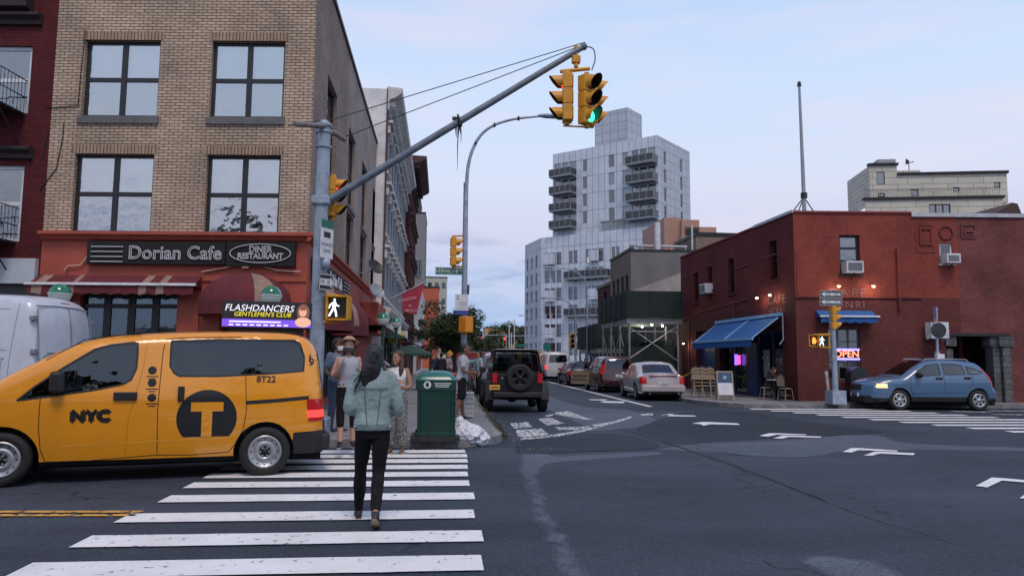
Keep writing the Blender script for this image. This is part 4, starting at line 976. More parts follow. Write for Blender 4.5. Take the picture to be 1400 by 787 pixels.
mb = MB(); ub(mb, F4, ux[0]+.06, ux[0]+.3, ux[1]-.22, ux[1]+.18, .05, .08); mb.build('lettering', glow('neon_magenta', (.9, .1, .5), 1.5), t)
# flagpole on the roof
q = onY(1097, 285, 25.9); fp = Vector((q.x, 25.75, Hr-.3))
t = thing('flagpole', 'tall bare flagpole with ball finial braced on the red roof corner', 'flagpole', fp)
hh = onY(1093, 118, 25.8).z-fp.z
mb = MB(); mb.tube([(0, 0, 0), (-.01, 0, hh*.35), (-.05, 0, hh)], [.075, .07, .045], 12); mb.build('pole', FR_G, t)
mb = MB(); mb.ellip((-.05, 0, hh+.09), .07, .07, .08, 12); mb.tube([(-.05, 0, hh-.02), (-.05, 0, hh+.03)], .08, 12); mb.build('finial', DARKMET, t)
mb = MB(); mb.tube([(0, 0, 1.0), (-.7, .3, 0)], .022, 5); mb.tube([(0, 0, 1.0), (.85, .3, 0)], .022, 5); mb.tube([(0, 0, 1.0), (0, 1.0, 0)], .022, 5); mb.tube([(0, 0, .95), (0, 0, 1.15)], .12, 10); mb.build('brace', DARKMET, t)

# --- brown stucco building, dark building, tan building, behind the shed
BR_BRN = brick('brown_brick', (.32, .24, .18), (.26, .19, .14), (.12, .10, .09), .22, .07, .01, .5, .3)
t = thing('brick_building', 'brown brick and grey stucco building above the construction shed', 'building', (12.6, 48, 0))
FB = Face((12.6, 54), (12.6, 48), (12.6, 48), (20, 50)); FB2 = Face((12.6, 48), (30, 46.5), (12.6, 48), (20, 55))
mb = MB(); hb = [(.6+k*1.3, 1.4+k*1.3, 5.2, 7.4) for k in range(4)]
wallface(mb, FB, 0, 6, 0, 9.0, hb, 0); mb.face([FB2.P(0, 6.2), FB2.P(6.2, 8.5), FB2.P(6.2, 8.9), FB2.P(0, 8.95)], 1); mb.face([FB2.P(0, 0), FB2.P(14, 0), FB2.P(14, 8.5), FB2.P(6.2, 8.5), FB2.P(0, 6.2)], 2, ((0, 0), (14, 0), (14, 8.5), (6.2, 8.5), (0, 6.2)))
mb.face([FB.P(0, 0), FB.P(0, 9), FB.P(0, 9, 10), FB.P(0, 0, 10)], 0, ((0, 0), (0, 9), (10, 9), (10, 0)))
mb.build('wall', [BR_BRN, mat('grey_stucco', (.17, .165, .16), .9, var=.2, vs=.6, bump=.3, bs=20), brick('white_painted_brick', (.42, .38, .36), (.36, .33, .31), (.26, .24, .23), .25, .09, .01, .6, .3)], t)
for h_ in hb: window(t, FB, h_, 1, 1, .06, FR_D, .1, GL_D, simple=True, curtain=MATS['tan_curtain'])
mb = MB(); mb.face([FB.P(0, 8.8), FB.P(6, 8.8), FB2.P(14, 8.4), FB.P(0, 8.8, 14)]); mb.build('roof', TAR, t)
extrude(t, 'coping', FB, [(-.2, 9), (.08, 9), (.08, 9.15), (-.2, 9.15)], 0, 6, DARKMET); extrude(t, 'coping', FB2, [(-.2, 8.93), (.06, 8.93), (.06, 9.03), (-.2, 9.03)], 0, 6.3, DARKMET)
block('brick_building', 'dark low brick building left of the brown stucco building', 12.9, 22, 54.2, 60, 7.4, BR_DK, (3, 2, 1, 1.5, 3), faces='W')
ra = onY(907, 296, 62)
TAN = mat('tan_render', (.42, .245, .185), .85, var=.12, vs=.5)
t = thing('building', 'tan rendered stepped building between the white tower and the red building', 'building', (ra.x, 62, 0))
mb = MB()
def bxp(x0, y0, x1, y1, Y, dep, m=0, zb=0, ub0=None):
    a = onY(x0, y0, Y); c = onY(x1, y1, Y); mb.box(a.x-ra.x, c.x-ra.x, Y-62, Y-62+dep, (0 if zb is not None else c.z), a.z, m)
bxp(908, 297, 932, 350, 62, 7); bxp(932, 300, 957, 350, 61.5, 3); bxp(956, 310, 980, 350, 61.0, 6); bxp(932, 322, 966, 350, 60.4, 1)
mb.build('wall', [TAN], t)
mb = MB()
for x0, y0, x1, y1, Y in ((938, 312, 953, 325, 61.4), (958, 330, 972, 336, 60.9)):
    a = onY(x0, y0, Y); c = onY(x1, y1, Y); mb.box(a.x-ra.x, c.x-ra.x, Y-62-.02, Y-62+.02, c.z, a.z)
a = onY(936, 322, 60.6); c = onY(956, 322, 60.6)
for k in range(14): x = a.x+(c.x-a.x)*k/13-ra.x; mb.tube([(x, -1.3, a.z-.05), (x, -1.3, a.z+.75)], .02, 4)
mb.tube([(a.x-ra.x, -1.3, a.z+.75), (c.x-ra.x, -1.3, a.z+.75)], .03, 4); mb.build('balcony_rail', DARKMET, t)
# rooftop clutter: white vents and a dark block on the brown building
a = onY(900, 336, 49); 
t = thing('roof_vents', 'white pipe vents and table frame on the roof behind the grey stucco wall', 'roof vent', (a.x, 49.5, 8.8))
mb = MB(); mb.tube([(.1, 0, 0), (.1, 0, 2.4)], .2, 10); mb.tube([(2.6, 0, 0), (2.6, 0, 2.3)], .06, 6)
for x in (-1.2, 0, 1.2, 2.2): mb.tube([(x, .3, 0), (x, .3, .8)], .05, 5)
mb.box(-1.3, 2.3, .2, .5, .75, .85); mb.build('pipe', FR_W, t)
block('roof_room', 'dark brick rooftop room in front of the tan stepped building', 18.6, 26, 52, 57, 2.0, BR_BRN, None, base=8.8)

# --- stepped white metal tower
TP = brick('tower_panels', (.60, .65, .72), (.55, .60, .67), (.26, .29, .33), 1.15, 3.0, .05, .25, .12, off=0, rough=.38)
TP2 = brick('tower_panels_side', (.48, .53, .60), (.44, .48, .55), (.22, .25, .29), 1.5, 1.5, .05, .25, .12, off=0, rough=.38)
tex = Vector((-1.38, 1, 0)); 
def camxy(px, D):
    d = ray(px, 493.6); return Vector((d.x*D, d.y*D, 0))
def camdir(x, z):
    v = CR @ Vector((x, 0, -z)); v.z = 0; return v.normalized()
dl, dr = camdir(-1.38, 1), camdir(.80, 1)
TW = camxy(902, 115); 
tw = thing('apartment_tower', 'stepped pale metal-clad apartment tower with dark balconies', 'building', (TW.x, TW.y, 0))
TL = TW+dl*20; TR = TW+dr*12.0; TI = TW+dl*8+dr*8
FT = Face(TL, TW, TW, TI); FT2 = Face(TW, TR, TW, TI)
Ht = FT.uz(902, 184)[1]; Hl = FT.uz(894, 308)[1]
u = lambda px: FT.uz(px, 400)[0]
FH = 3.0
def tz(py, px=860): return FT.uz(px, py)[1]
LW = TW+dr*-.6-dl*-.0
LLc = TW-dr*1.2-dl*-.0
FLo = Face(TW-dr*1.2+dl*24.5, TW-dr*1.2-dl*1.0, TW, TI)
q = onP(739, 400, FLo.A, FLo.ey); FLo = Face((q.x, q.y), (TW-dr*1.2-dl*1.0)[:2], TW, TI)
ul = lambda px: FLo.uz(px, 420)[0]
# upper openings
uph = []
rows_up = [(210, 228), (235, 253), (260, 278), (285, 303)]
zr = [FT.uz(880, y)[1] for y in (222, 247, 272, 297)]
colx = [(762, 775), (796, 803), (834, 841), (853, 860)]
for z in zr:
    for a, c in ((757, 789), (797, 803), (833, 841), (852, 860), (864, 899)):
        if a in (757, 864):
            ua, uc = u(a), u(c)
            for k in range(3): w_ = (uc-ua)/3; uph.append((ua+w_*k+.12, ua+w_*(k+1)-.12, z-.1, z+2.3))
        else: uph.append((u(a), u(c), z+.1, z+2.2))
uph = [(max(.3, a), min(FT.W-.2, b_), c, d) for a, b_, c, d in uph if b_ > .6 and d < Ht-.3]
mb = MB(); wallface(mb, FT, 0, FT.W, 0, Ht, uph, 0, .3)
s2 = []
for z in zr:
    for a in (2.1, 8.1): s2.append((a, a+.9, z-.2, z+2.0))
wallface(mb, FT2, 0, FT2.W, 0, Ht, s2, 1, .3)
bl = TL+dr*12; mb.face([TL-TW, TL-TW+Vector((0, 0, Ht)), bl-TW+Vector((0, 0, Ht)), bl-TW], 0, ((0, 0), (0, Ht), (12, Ht), (12, 0)))
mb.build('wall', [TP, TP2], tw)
mb = MB(); mb.face([Vector((0, 0, Ht)), TL-TW+Vector((0, 0, Ht)), bl-TW+Vector((0, 0, Ht)), TR-TW+Vector((0, 0, Ht))]); mb.build('roof', MATS['far_grey'], tw)
Hl2 = FLo.uz(880, 310)[1]
loh = []
zlow = [FLo.uz(800, y)[1] for y in (351, 376, 401, 426, 452, 478)]
for i, z in enumerate(zlow):
    for a, c, n in ((744, 768, 3), (777, 790, 2), (800, 826, 3), (836, 848, 2), (860, 888, 3)):
        ua, uc = ul(a), ul(c)
        for k in range(n): w_ = (uc-ua)/n; loh.append((ua+w_*k+.08, ua+w_*(k+1)-.08, z-1.0, z+1.25))
mb = MB(); wallface(mb, FLo, 0, FLo.W, 0, Hl2, loh, 0, .3)
e1 = FLo.P(FLo.W, 0); mb.face([e1, e1+Vector((0, 0, Hl2)), e1+dr*1.5+Vector((0, 0, Hl2)), e1+dr*1.5], 1, ((0, 0), (0, Hl2), (1.5, Hl2), (1.5, 0)))
e0 = FLo.P(0, 0); e2 = e0+camdir(-.3, 1)*9
FC = Face((TW+e2).to_2d(), (TW+e0).to_2d(), TW, TI)
hc = [(1+k*2.6, 2+k*2.6, z-1, z+1.2) for z in zlow for k in range(3)]
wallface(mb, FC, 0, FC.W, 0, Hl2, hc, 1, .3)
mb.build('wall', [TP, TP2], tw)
mb = MB(); mb.face([e0+Vector((0, 0, Hl2-.02)), e1+Vector((0, 0, Hl2-.02)), e1+dr*1.2+Vector((0, 0, Hl2-.02)), e2+Vector((0, 0, Hl2-.02))]); mb.build('roof', MATS['far_grey'], tw)
rr = random.Random(11)
TWB = mat('tower_blind', (.36, .28, .27), .8, var=.15)
for i, (F, hs) in enumerate(((FT, uph), (FLo, loh))):
    # every opening is one window; the lower ones are grouped in threes into one framed unit each
    if i == 0:
        for h_ in hs: window(tw, F, h_, 1, 1, .08, FR_G, .1, GL_D, simple=True, blind=rr.choice([0, 0, .5, 1]))
    else:
        j = 0
        for z in zlow:
            for n in (3, 2, 3, 2, 3):
                g = hs[j:j+n]; j += n
                b = MB(); gb = MB(); bb = MB(); bk = MB()
                for q in g:
                    a, c, d, e = q
                    for r4 in ((a, c, d, d+.08), (a, c, e-.08, e), (a, a+.07, d+.08, e-.08), (c-.07, c, d+.08, e-.08), (a+.07, c-.07, d+.72, d+.8)): ub(b, F, *r4, .1, .16)
                    gb.face([F.P(a, d, .13), F.P(c, d, .13), F.P(c, e, .13), F.P(a, e, .13)]); bk.face([F.P(a, d, .6), F.P(c, d, .6), F.P(c, e, .6), F.P(a, e, .6)], 1 if rr.random() < .04 else 0)
                    f_ = rr.choice([.35, .6, 1, 1, .9, .2]); bb.face([F.P(a, e-(e-d)*f_, .2), F.P(c, e-(e-d)*f_, .2), F.P(c, e, .2), F.P(a, e, .2)], rr.choice([0, 0, 1]))
                w = b.build('window', FR_G, tw); gb.build('pane', GL_D, w); bb.build('blind', [TWB, CURT], w); bk.build('interior', [DARKIN, WARM], w)
b = MB(); bk = MB(); gb = MB()
for F, hs in ((FT2, s2), (FC, hc)):
    for a, c, d, e in hs:
        w = window(tw, F, (a, c, d, e), 1, 1, .08, FR_G, .1, GL_D, simple=True)
# balconies
RAIL = glassmat('balcony_glass', refl=.25, tint=(.12, .14, .16)); SLAB = mat('balcony_slab', (.22, .24, .27), .6)
def balcony(F, u0, u1, z, out=1.9, h=1.1):
    b = MB(); ub(b, F, u0, u1, z-.28, z, -out, 0); o = b.build('balcony', SLAB, tw)
    b = MB()
    for q in ((u0, u1, -out, -out+.05), (u0, u0+.05, -out, 0), (u1-.05, u1, -out, 0)): ub(b, F, q[0], q[1], z+.08, z+h, q[2], q[3])
    b.build('glass_rail', mat('dark_rail_panel', (.035, .04, .045), .2), o)
    b = MB(); ub(b, F, u0, u1, z+h, z+h+.07, -out-.02, -out+.06)
    n = max(3, int((u1-u0)/1.0))
    for k in range(n+1): x = u0+(u1-u0)*k/n; ub(b, F, x-.03, x+.03, z, z+h, -out-.03, -out)
    b.build('rail_post', FR_G, o)
for z in zr:
    balcony(FT, u(863), u(900)+.2, z-.3); balcony(FT, u(758), u(788), z-.3-.0)
for y in (378, 429): balcony(FLo, ul(776), ul(835), FLo.uz(800, y)[1]-.2, 1.3)
mb = MB()
for x, ys in ((753, (355, 405, 455)), (813, (350, 402))):
    for y in ys:
        r = FLo.rect(x-5, y-7, x+6, y+7); ub(mb, FLo, r[0], r[1], r[2], r[3], -.9, 0)
build_each(mb, 'bay_box', TP, tw)
# plant room on the roof, pergola and plant on the terrace
pa, pb = u(808), u(854)
mb = MB(); FPh = FT
Hp = FT.uz(854, 146)[1]
c0 = FT.P(pa, 0, 1.5); c1 = FT.P(pb, 0, 1.5); 
def prismz(pts, z0, z1, m=0):
    n = len(pts)
    for k in range(n):
        a, c = pts[k], pts[(k+1) % n]; L = (c-a).length
        mb.face([a+Vector((0, 0, z0)), c+Vector((0, 0, z0)), c+Vector((0, 0, z1)), a+Vector((0, 0, z1))], m, ((0, z0), (L, z0), (L, z1), (0, z1)))
    mb.face([p+Vector((0, 0, z1)) for p in pts], m)
prismz([c0, c1, c1+dr*5, c0+dr*5], Ht-.2, Hp+.4); mb.build('plant_room', [TP2], tw)
mb = MB(); a_, c_2 = ul(822), ul(852)
for k in range(5): x = a_+(c_2-a_)*k/4; ub(mb, FLo, x-.06, x+.06, Hl2, Hl2+1.5, -.0+.5, .62)
ub(mb, FLo, a_-.4, c_2+.4, Hl2+1.5, Hl2+1.65, .3, .9)
for k in range(14): x = a_-.3+(c_2-a_+.6)*k/13; ub(mb, FLo, x, x+.08, Hl2+1.65, Hl2+1.8, .1, 1.0)
mb.build('pergola', FR_G, tw)

# --- cream block building behind the red one
CRB = brick('cream_block', (.60, .57, .48), (.55, .52, .44), (.30, .28, .25), 2.2, .62, .03, .3, .15, off=.4)
Yc = 62; ca = onY(1183, 290, Yc)
t = thing('building', 'cream block building with dark-edged roof terraces behind the red building', 'building', (ca.x, Yc, 0))
FCc = Face((ca.x, Yc), (ca.x+16*math.cos(R(-12)), Yc+16*math.sin(R(-12))), (ca.x, Yc), (ca.x+5, Yc+20))
def fz(F, px, py): return F.uz(px, py)
mb = MB()
zA = fz(FCc, 1230, 273)[1]; W0 = fz(FCc, 1371, 280)[0]
w1 = FCc.rect(1270, 279, 1300, 292)
wallface(mb, FCc, 0, W0, 0, zA, [w1], 0)
FD = Face((FCc.A+FCc.ey*1.6)[:2], (FCc.A+FCc.ex*16+FCc.ey*1.6)[:2], (ca.x, Yc), (ca.x+5, Yc+20))
zB = fz(FD, 1190, 227)[1]; zC = fz(FD, 1320, 238)[1]
l0, l1, l2 = fz(FD, 1189, 250)[0], fz(FD, 1227, 250)[0], fz(FD, 1377, 250)[0]
wt = [FD.rect(1198, 235, 1210, 252), FD.rect(1200, 264, 1210, 272), FD.rect(1245, 259, 1256, 268), FD.rect(1303, 256, 1312, 262), FD.rect(1359, 249, 1368, 256)]
wallface(mb, FD, l0, l1, zA-.1, zB, [wt[0], wt[1]], 0); wallface(mb, FD, l1, l2, zA-.1, zC, wt[2:], 0)
zM = fz(FD, 1245, 230)[1]; lm = fz(FD, 1264, 240)[0]; wallface(mb, Face((FD.A+FD.ey*.8)[:2], (FD.A+FD.ex*16+FD.ey*.8)[:2], (ca.x, Yc), (ca.x+5, Yc+20)), l1, lm, zC, zM, (), 0)
for a, c, z, F_, hh in ((0, 0, 0, 0, 0),): pass
mb.face([FD.P(l2, zA-.1), FD.P(l2, zC), FD.P(l2, zC, 8), FD.P(l2, zA-.1, 8)], 0, ((0, 0), (0, 5), (8, 5), (8, 0))); mb.face([FCc.P(W0, 0), FCc.P(W0, zA), FCc.P(W0, zA, 8), FCc.P(W0, 0, 8)], 0, ((0, 0), (0, 5), (8, 5), (8, 0)))
mb.face([FD.P(l0, zA-.1), FD.P(l0, zB), FD.P(l0, zB, 6), FD.P(l0, zA-.1, 6)], 0, ((0, 0), (0, 5), (6, 5), (6, 0)))
mb.face([FD.P(l1, zC-.1), FD.P(l1, zB), FD.P(l1, zB, 6), FD.P(l1, zC-.1, 6)], 0, ((0, 0), (0, 5), (6, 5), (6, 0)))
mb.build('wall', CRB, t)
CD = mat('dark_bronze', (.05, .045, .045), .6)
for F_, a, c, z in ((FCc, -.15, W0+.15, zA), (FD, l0-.1, l1+.1, zB), (FD, l1, l2+.12, zC)):
    extrude(t, 'coping', F_, [(-.3, z), (.15, z), (.22, z+.22), (-.3, z+.22)], a, c, CD)
window(t, FCc, w1, 3, 1, .08, FR_D, .1, GL, simple=True)
for q in wt: window(t, FD, q, 1, 1, .06, FR_D, .05, GL, simple=True)
mb = MB()
for k in range(60): x = .1+(W0-.2)*k/59; mb.tube([FCc.P(x, zA+.2, .2), FCc.P(x, zA+1.0, .2)], .015, 3)
mb.tube([FCc.P(0, zA+1.0, .2), FCc.P(W0, zA+1.0, .2)], .025, 4); mb.build('terrace_rail', DARKMET, t)
mb = MB(); a = fz(FD, 1203, 222)[0]; ub(mb, FD, a, a+1.6, zB+.2, zB+.75, .5, 2); mb.build('roof_unit', FR_G, t)
t = thing('weather_vane', 'small dark weather vane above the cream block building', 'weather vane', FD.base+FD.P(fz(FD, 1249, 225)[0], zM, 1))
mb = MB(); mb.tube([(0, 0, 0), (0, 0, 1.0)], .04, 5); mb.tube([(-.3, 0, .7), (.5, 0, .9)], .04, 5); mb.prism([(-.35, .6), (-.1, .65), (0, 1.0), (-.3, 1.15)], .05, Matrix.Rotation(math.pi/2, 4, 'X')); mb.build('vane', DARKMET, t)
# roof umbrella and dark pitched roof piece
a = onY(1342, 288, 30); t = thing('roof_umbrella', 'closed grey umbrella blurred on the red building roof', 'umbrella', (a.x, 30, Hr-.3))
mb = MB(); mb.tube([(0, 0, 0), (0, 0, 1.0)], .04, 6); mb.build('pole', FR_G, t); mb = MB(); mb.lathe([(.0, 1.05), (.35, .95), (.75, .78)], 8, sm=False); mb.build('shade', mat('slate_canvas', (.10, .12, .15), .8), t)
a0 = onY(1285, 291, 33); a1 = onY(1392, 291, 33); zt2 = onY(1378, 278, 33).z
t = thing('roof_shed', 'low dark sloping roof structure at the back of the red roof', 'roof', (a0.x, 33, Hr-.3))
mb = MB(); L = a1.x-a0.x; mb.prism([(0, 0), (L+1, 0), (L, zt2-Hr+.3), (L*.93, zt2-Hr+.35), (0, .35)], -3, Matrix.Rotation(math.pi/2, 4, 'X')); mb.build('roof_body', mat('brown_roofing', (.07, .04, .035), .8), t)

# --- construction sidewalk sheds
GRN = mat('green_plywood', (.006, .020, .020), .7, var=.3, vs=1.5, bump=.2, bs=20, dirt=.2); STEEL = mat('galvanised_steel', (.33, .35, .37), .45, metal=.6, var=.25)
def shed(name, label, x0, x1, y0, y1, zb, zt, nposts, lights=True):
    t = thing(name, label, 'scaffold', (x0, y0, .15)); X, Y = x1-x0, y1-y0; zb -= .15; zt -= .15
    b = MB(); b.box(0, X, 0, .05, zb, zt); b.box(0, .05, .05, Y, zb, zt); 
    for k in range(int(X/1.2)+1): b.box(k*1.2, k*1.2+.05, -.03, 0, zb, zt)
    for k in range(int(Y/1.2)+1): b.box(-.03, 0, k*1.2, k*1.2+.05, zb, zt)
    b.build('parapet', GRN, t)
    b = MB(); b.box(0.06, X, .06, Y, zb, zb+.1); b.build('deck', mat('dark_planks', (.03, .03, .028), .8), t)
    b = MB(); b.box(.0, X, .1, .22, zb-.3, zb-.02); b.box(.1, .22, .23, Y, zb-.3, zb-.02); b.box(0, X, Y*.5, Y*.5+.12, zb-.3, zb-.02); b.build('beam', STEEL, t)
    for k in range(nposts):
        y = .2+(Y-.4)*k/(nposts-1)
        for x in (.16, X-.2):
            b = MB(); b.tube([(x, y, 0), (x, y, zb-.3)], .06, 8); b.box(x-.12, x+.12, y-.12, y+.12, 0, .02); b.build('post', STEEL, t)
    b = MB()
    for k in range(nposts-1):
        ya, yb = .2+(Y-.4)*k/(nposts-1), .2+(Y-.4)*(k+1)/(nposts-1)
        b.tube([(.16, ya, .6), (.16, yb, zb-.5)], .035, 6); b.tube([(.16, yb, .6), (.16, ya, zb-.5)], .035, 6)
    b.tube([(.16, .2, 1.5), (X-.2, .25, zb-.4)], .04, 6); b.tube([(.2, .25, zb-.5), (X-.25, .2, 1.4)], .04, 6); b.tube([(.16, .2, zb-.7), (X-.2, .2, zb-.7)], .03, 6)
    b.build('brace', STEEL, t)
    if lights:
        for (x, y) in ((X*.5, .6), (X*.8, 1.6), (X*.55, 3.0)):
            b = MB(); b.ellip((x, y, zb-.32), .07, .07, .07, 8); b.build('work_lamp', glow('work_lamp', (.9, 1, .75), 3), t)
            L = bpy.data.lights.new('lamp_light', 'POINT'); L.energy = 14; L.color = (.9, 1, .7); L.shadow_soft_size = .08
            lo = bpy.data.objects.new('lamp_light', L); COL.objects.link(lo); lo.parent = t; lo.location = (x, y, zb-.5)
    return t
shed('sidewalk_shed', 'green plywood construction shed on steel posts over the pavement beside the red building', 9.5, 12.45, 37.0, 43.6, 3.75, 5.15, 4)
shed('sidewalk_shed', 'smaller dark green construction shed farther down the right pavement', 9.5, 12.4, 44.3, 51, 2.3, 3.8, 4, False)
t = thing('plywood_fence', 'tall dark green plywood hoarding under the construction shed', 'fence', (12.2, 38, .15))
mb = MB(); mb.box(0, .06, 0, 22, 0, 2.5); mb.box(-3, 12, -.6, -.54, 0, 2.2)
mb = MB(); mb.box(0, .06, 0, 22, 0, 2.5); mb.build('side_panel', GRN, t)
mb = MB(); mb.box(-2.75, .15, -.4, -.34, 0, 2.15); mb.build('end_panel', GRN, t)
block('building', 'plain wall coloured dark for the shade of the empty lot behind the construction shed', 12.9, 25, 44, 47.5, 4.6, MATS['dark_shopfront'], None, cat_='wall')  # shade of the lot is carried by the dark wall colour
# buildings across the street behind the viewer (they show as reflections in windows and car paint)
block('brick_building', 'plain brown apartment house across the avenue behind the viewer, on the left', -34, -12, -50, -38, 10, BR_BRN, (6, 3, 1.2, 1.9, 2), faces='')
block('brick_building', 'plain dark red apartment house across the avenue behind the viewer, on the right', 6, 30, -50, -38, 9, BR_DK, (6, 3, 1.2, 1.9, 2), faces='')
# ---------------------------------------------------------------- vehicles
RUB = mat('tyre_rubber', (.014, .014, .015), .75, var=.25, vs=8); RIM = mat('rim_silver', (.48, .49, .50), .35, metal=.8, var=.15); RIMD = mat('rim_dark', (.02, .02, .02), .5, metal=.3)
CARG = glassmat('car_glass', refl=.06, tint=(.17, .20, .22), wavy=.15); SEAT = mat('seat_fabric', (.02, .021, .024), .8); PLA = mat('black_plastic', (.014, .015, .016), .6, var=.2); UND = mat('underbody', (.006, .006, .007), .9)
GAPM = mat('panel_gap', (.01, .01, .01), .8); CHR = mat('chrome', (.6, .6, .62), .15, metal=1)
TAIL = mat('red_lens', (.45, .008, .012), .12, coat=1, emis=(1, .02, .02), es=.04); TAIL_ON = glow('red_lamp_lit', (1, .05, .04), 1.6); AMB = mat('amber_lens', (.7, .18, .02), .2, emis=(1, .35, .05), es=.4); HEAD = glow('headlamp_lit', (1, .62, .30), 1.3)
def paint(name, c, var=.05): return mat(name, c, .28, var=var, vs=1.5, coat=.9, dirt=.10, spec=.5)
class Car:
    def __init__(s, name, label, catg, loc, rz, top, W, wheels, wr, zs, belt, tumble, rnd, plan, wf, wb, body, group=None, under=.15, k=5, step=.07, archr=None, topk=None):
        s.t = thing(name, label, catg, loc, rz, group)
        s.W = W; s.top = cat_rom(top, k); s.belt = belt; s.tum = tumble; s.r = rnd; s.plan = plan; s.under = under
        xs = [p[0] for p in s.top]; s.x0, s.x1 = min(xs), max(xs); s.wf, s.wb = wf, wb; s.wheels = wheels; s.wr = wr; s.body = body
        ar = archr or wr+.065
        bot = []
        xr = s.top[-1][0]; xf = s.top[0][0]
        def arch(cx):
            h = wr-.0; a0 = math.asin(max(-1, min(1, (zs-h)/ar))); out = []
            for q in range(15):
                a = math.pi-a0-(math.pi-2*a0)*q/14; out.append((cx+ar*math.cos(a), h+ar*math.sin(a)))
            return out
        bot = [(xr, s.top[-1][1])]+arch(wheels[1])+arch(wheels[0])
        s.arches = [bot[1:16], bot[16:31]]
        s.outline = s.top+bot[1:]
        # resample long bottom edges
        s.step = step
    def dist(s, x, z):
        m = 9
        for (a, b), (c, d) in zip(s.top, s.top[1:]):
            dx, dz = c-a, d-b; L = dx*dx+dz*dz
            if L < 1e-9: continue
            t = max(0, min(1, ((x-a)*dx+(z-b)*dz)/L)); q = (x-a-dx*t)**2+(z-b-dz*t)**2
            if q < m: m = q
        return math.sqrt(m)
    def yw(s, x, z):
        xm = (s.x0+s.x1)/2; Lh = (s.x1-s.x0)/2
        y = s.W/2*(1-s.plan*abs((x-xm)/Lh)**4)-max(0, z-s.belt)*s.tum-max(0, z-s.belt)**2*.06-max(0, s.belt-z)**2*s.under
        d = s.dist(x, z)
        if d < s.r: y -= s.r*(1-math.sqrt(max(0, 1-(1-d/s.r)**2)))*.9
        return y
    def warp(s, x, y):
        f = (abs(y)/(s.W/2))**2.2
        a = s.x1-.9; b = s.x0+.7
        if x > a: x -= s.wf*((x-a)/(s.x1-a))*f
        if x < b: x += s.wb*((b-x)/(b-s.x0))*f
        return x
    def S(s, x, z, side=1, off=0):
        y = s.yw(x, z)+off; return Vector((s.warp(x, y), side*y, z))
    def sides(s, regions, name='body'):
        """regions: (name, polygon, material, inset)"""
        rnd6 = lambda v: (round(v[0], 5), round(v[1], 5))
        V, E = [], []
        def loop(p):
            i = len(V)
            q = []
            for a, b in zip(p, p[1:]+p[:1]):
                n = max(1, int(math.hypot(b[0]-a[0], b[1]-a[1])/.12)); q += [(a[0]+(b[0]-a[0])*k/n, a[1]+(b[1]-a[1])*k/n) for k in range(n)]
            V.extend(Vector(v) for v in q); n = len(q); E.extend((i+k, i+(k+1) % n) for k in range(n))
        loop(s.outline)
        for rg in regions: loop(rg[1])
        x = s.x0+s.step*.37
        zt = max(p[1] for p in s.top); j = 0
        while x < s.x1:
            z = .2+(s.step*.5 if j % 2 else 0)
            while z < zt:
                if pip(x, z, s.outline): V.append(Vector((x, z)))
                z += s.step
            x += s.step*.87; j += 1
        vs, es, fs, *_ = geometry.delaunay_2d_cdt(V, E, [], 0, 1e-5)
        co = [(v.x, v.y) for v in vs]; yv = [s.yw(*c) for c in co]
        acc = {}
        for f in fs:
            cx = sum(co[i][0] for i in f)/len(f); cz = sum(co[i][1] for i in f)/len(f)
            if not pip(cx, cz, s.outline): continue
            g = -1
            for i, rg in enumerate(regions):
                if pip(cx, cz, rg[1]): g = i; break
            acc.setdefault(g, []).append(f)
        s.cache = (co, yv)
        body = acc.get(-1, [])
        def mesh(fs_, side, inset, mb_, m):
            mp = {}
            for f in fs_:
                ix = []
                for i in f:
                    if i not in mp:
                        y = yv[i]-inset; mp[i] = len(mb_.v); mb_.v.append((s.warp(co[i][0], yv[i]), side*y, co[i][1]))
                    ix.append(mp[i])
                mb_.f.append((tuple(ix if side > 0 else ix[::-1]), m, None, True))
        b = MB()
        for side in (1, -1): mesh(body, side, 0, b, 0)
        # ends and roof: one strip across the width
        s.bmb = b; s.nstrip = 12
        parts = {}
        for g, rg in enumerate(regions):
            for side in (1, -1):
                if g in acc:
                    if rg[0] is None: mesh(acc[g], side, rg[3], b, rg[2])
                    else:
                        q = MB(); mesh(acc[g], side, rg[3], q, 0); parts[(rg[0], side, g)] = q.build(rg[0], rg[2], s.t)
        return parts
    def strip(s, tag_, crown=.03):
        """tag_(x, z, i) -> material index or name of a glass part"""
        n = s.nstrip; rows = []
        for i, (x, z) in enumerate(s.top):
            a = s.top[max(0, i-1)]; c = s.top[min(len(s.top)-1, i+1)]; dx, dz = c[0]-a[0], c[1]-a[1]; L = math.hypot(dx, dz) or 1
            nx, nz = dz/L, -dx/L
            if nz < 0 and abs(nx) < .5: nx, nz = -nx, -nz
            if i < len(s.top)/2 and nx < -.5: nx, nz = -nx, -nz
            if i > len(s.top)/2 and nx > .5: nx, nz = -nx, -nz
            ye = s.yw(x, z); row = []
            for k in range(n+1):
                y = -ye+2*ye*k/n; cr = crown*(1-(y/ye)**2) if ye > .01 else 0
                row.append(Vector((s.warp(x, y)+nx*cr, y, z+nz*cr)))
            rows.append(row)
        gl = {}
        idx = len(s.bmb.v)
        for r_ in rows: s.bmb.v += [tuple(p) for p in r_]
        for i in range(len(rows)-1):
            x, z = (s.top[i][0]+s.top[i+1][0])/2, (s.top[i][1]+s.top[i+1][1])/2
            for k in range(n):
                m = tag_(x, z, (k+.5)/n)
                if isinstance(m, str):
                    q = gl.setdefault(m, MB()); q.face([rows[i][k], rows[i][k+1], rows[i+1][k+1], rows[i+1][k]], sm=True); continue
                s.bmb.f.append(((idx+i*(n+1)+k, idx+i*(n+1)+k+1, idx+(i+1)*(n+1)+k+1, idx+(i+1)*(n+1)+k), m, None, True))
        s.rows = rows
        for nm, q in gl.items(): q.build(nm, CARG if 'window' in nm or 'shield' in nm else s.body[0], s.t, weld=True)
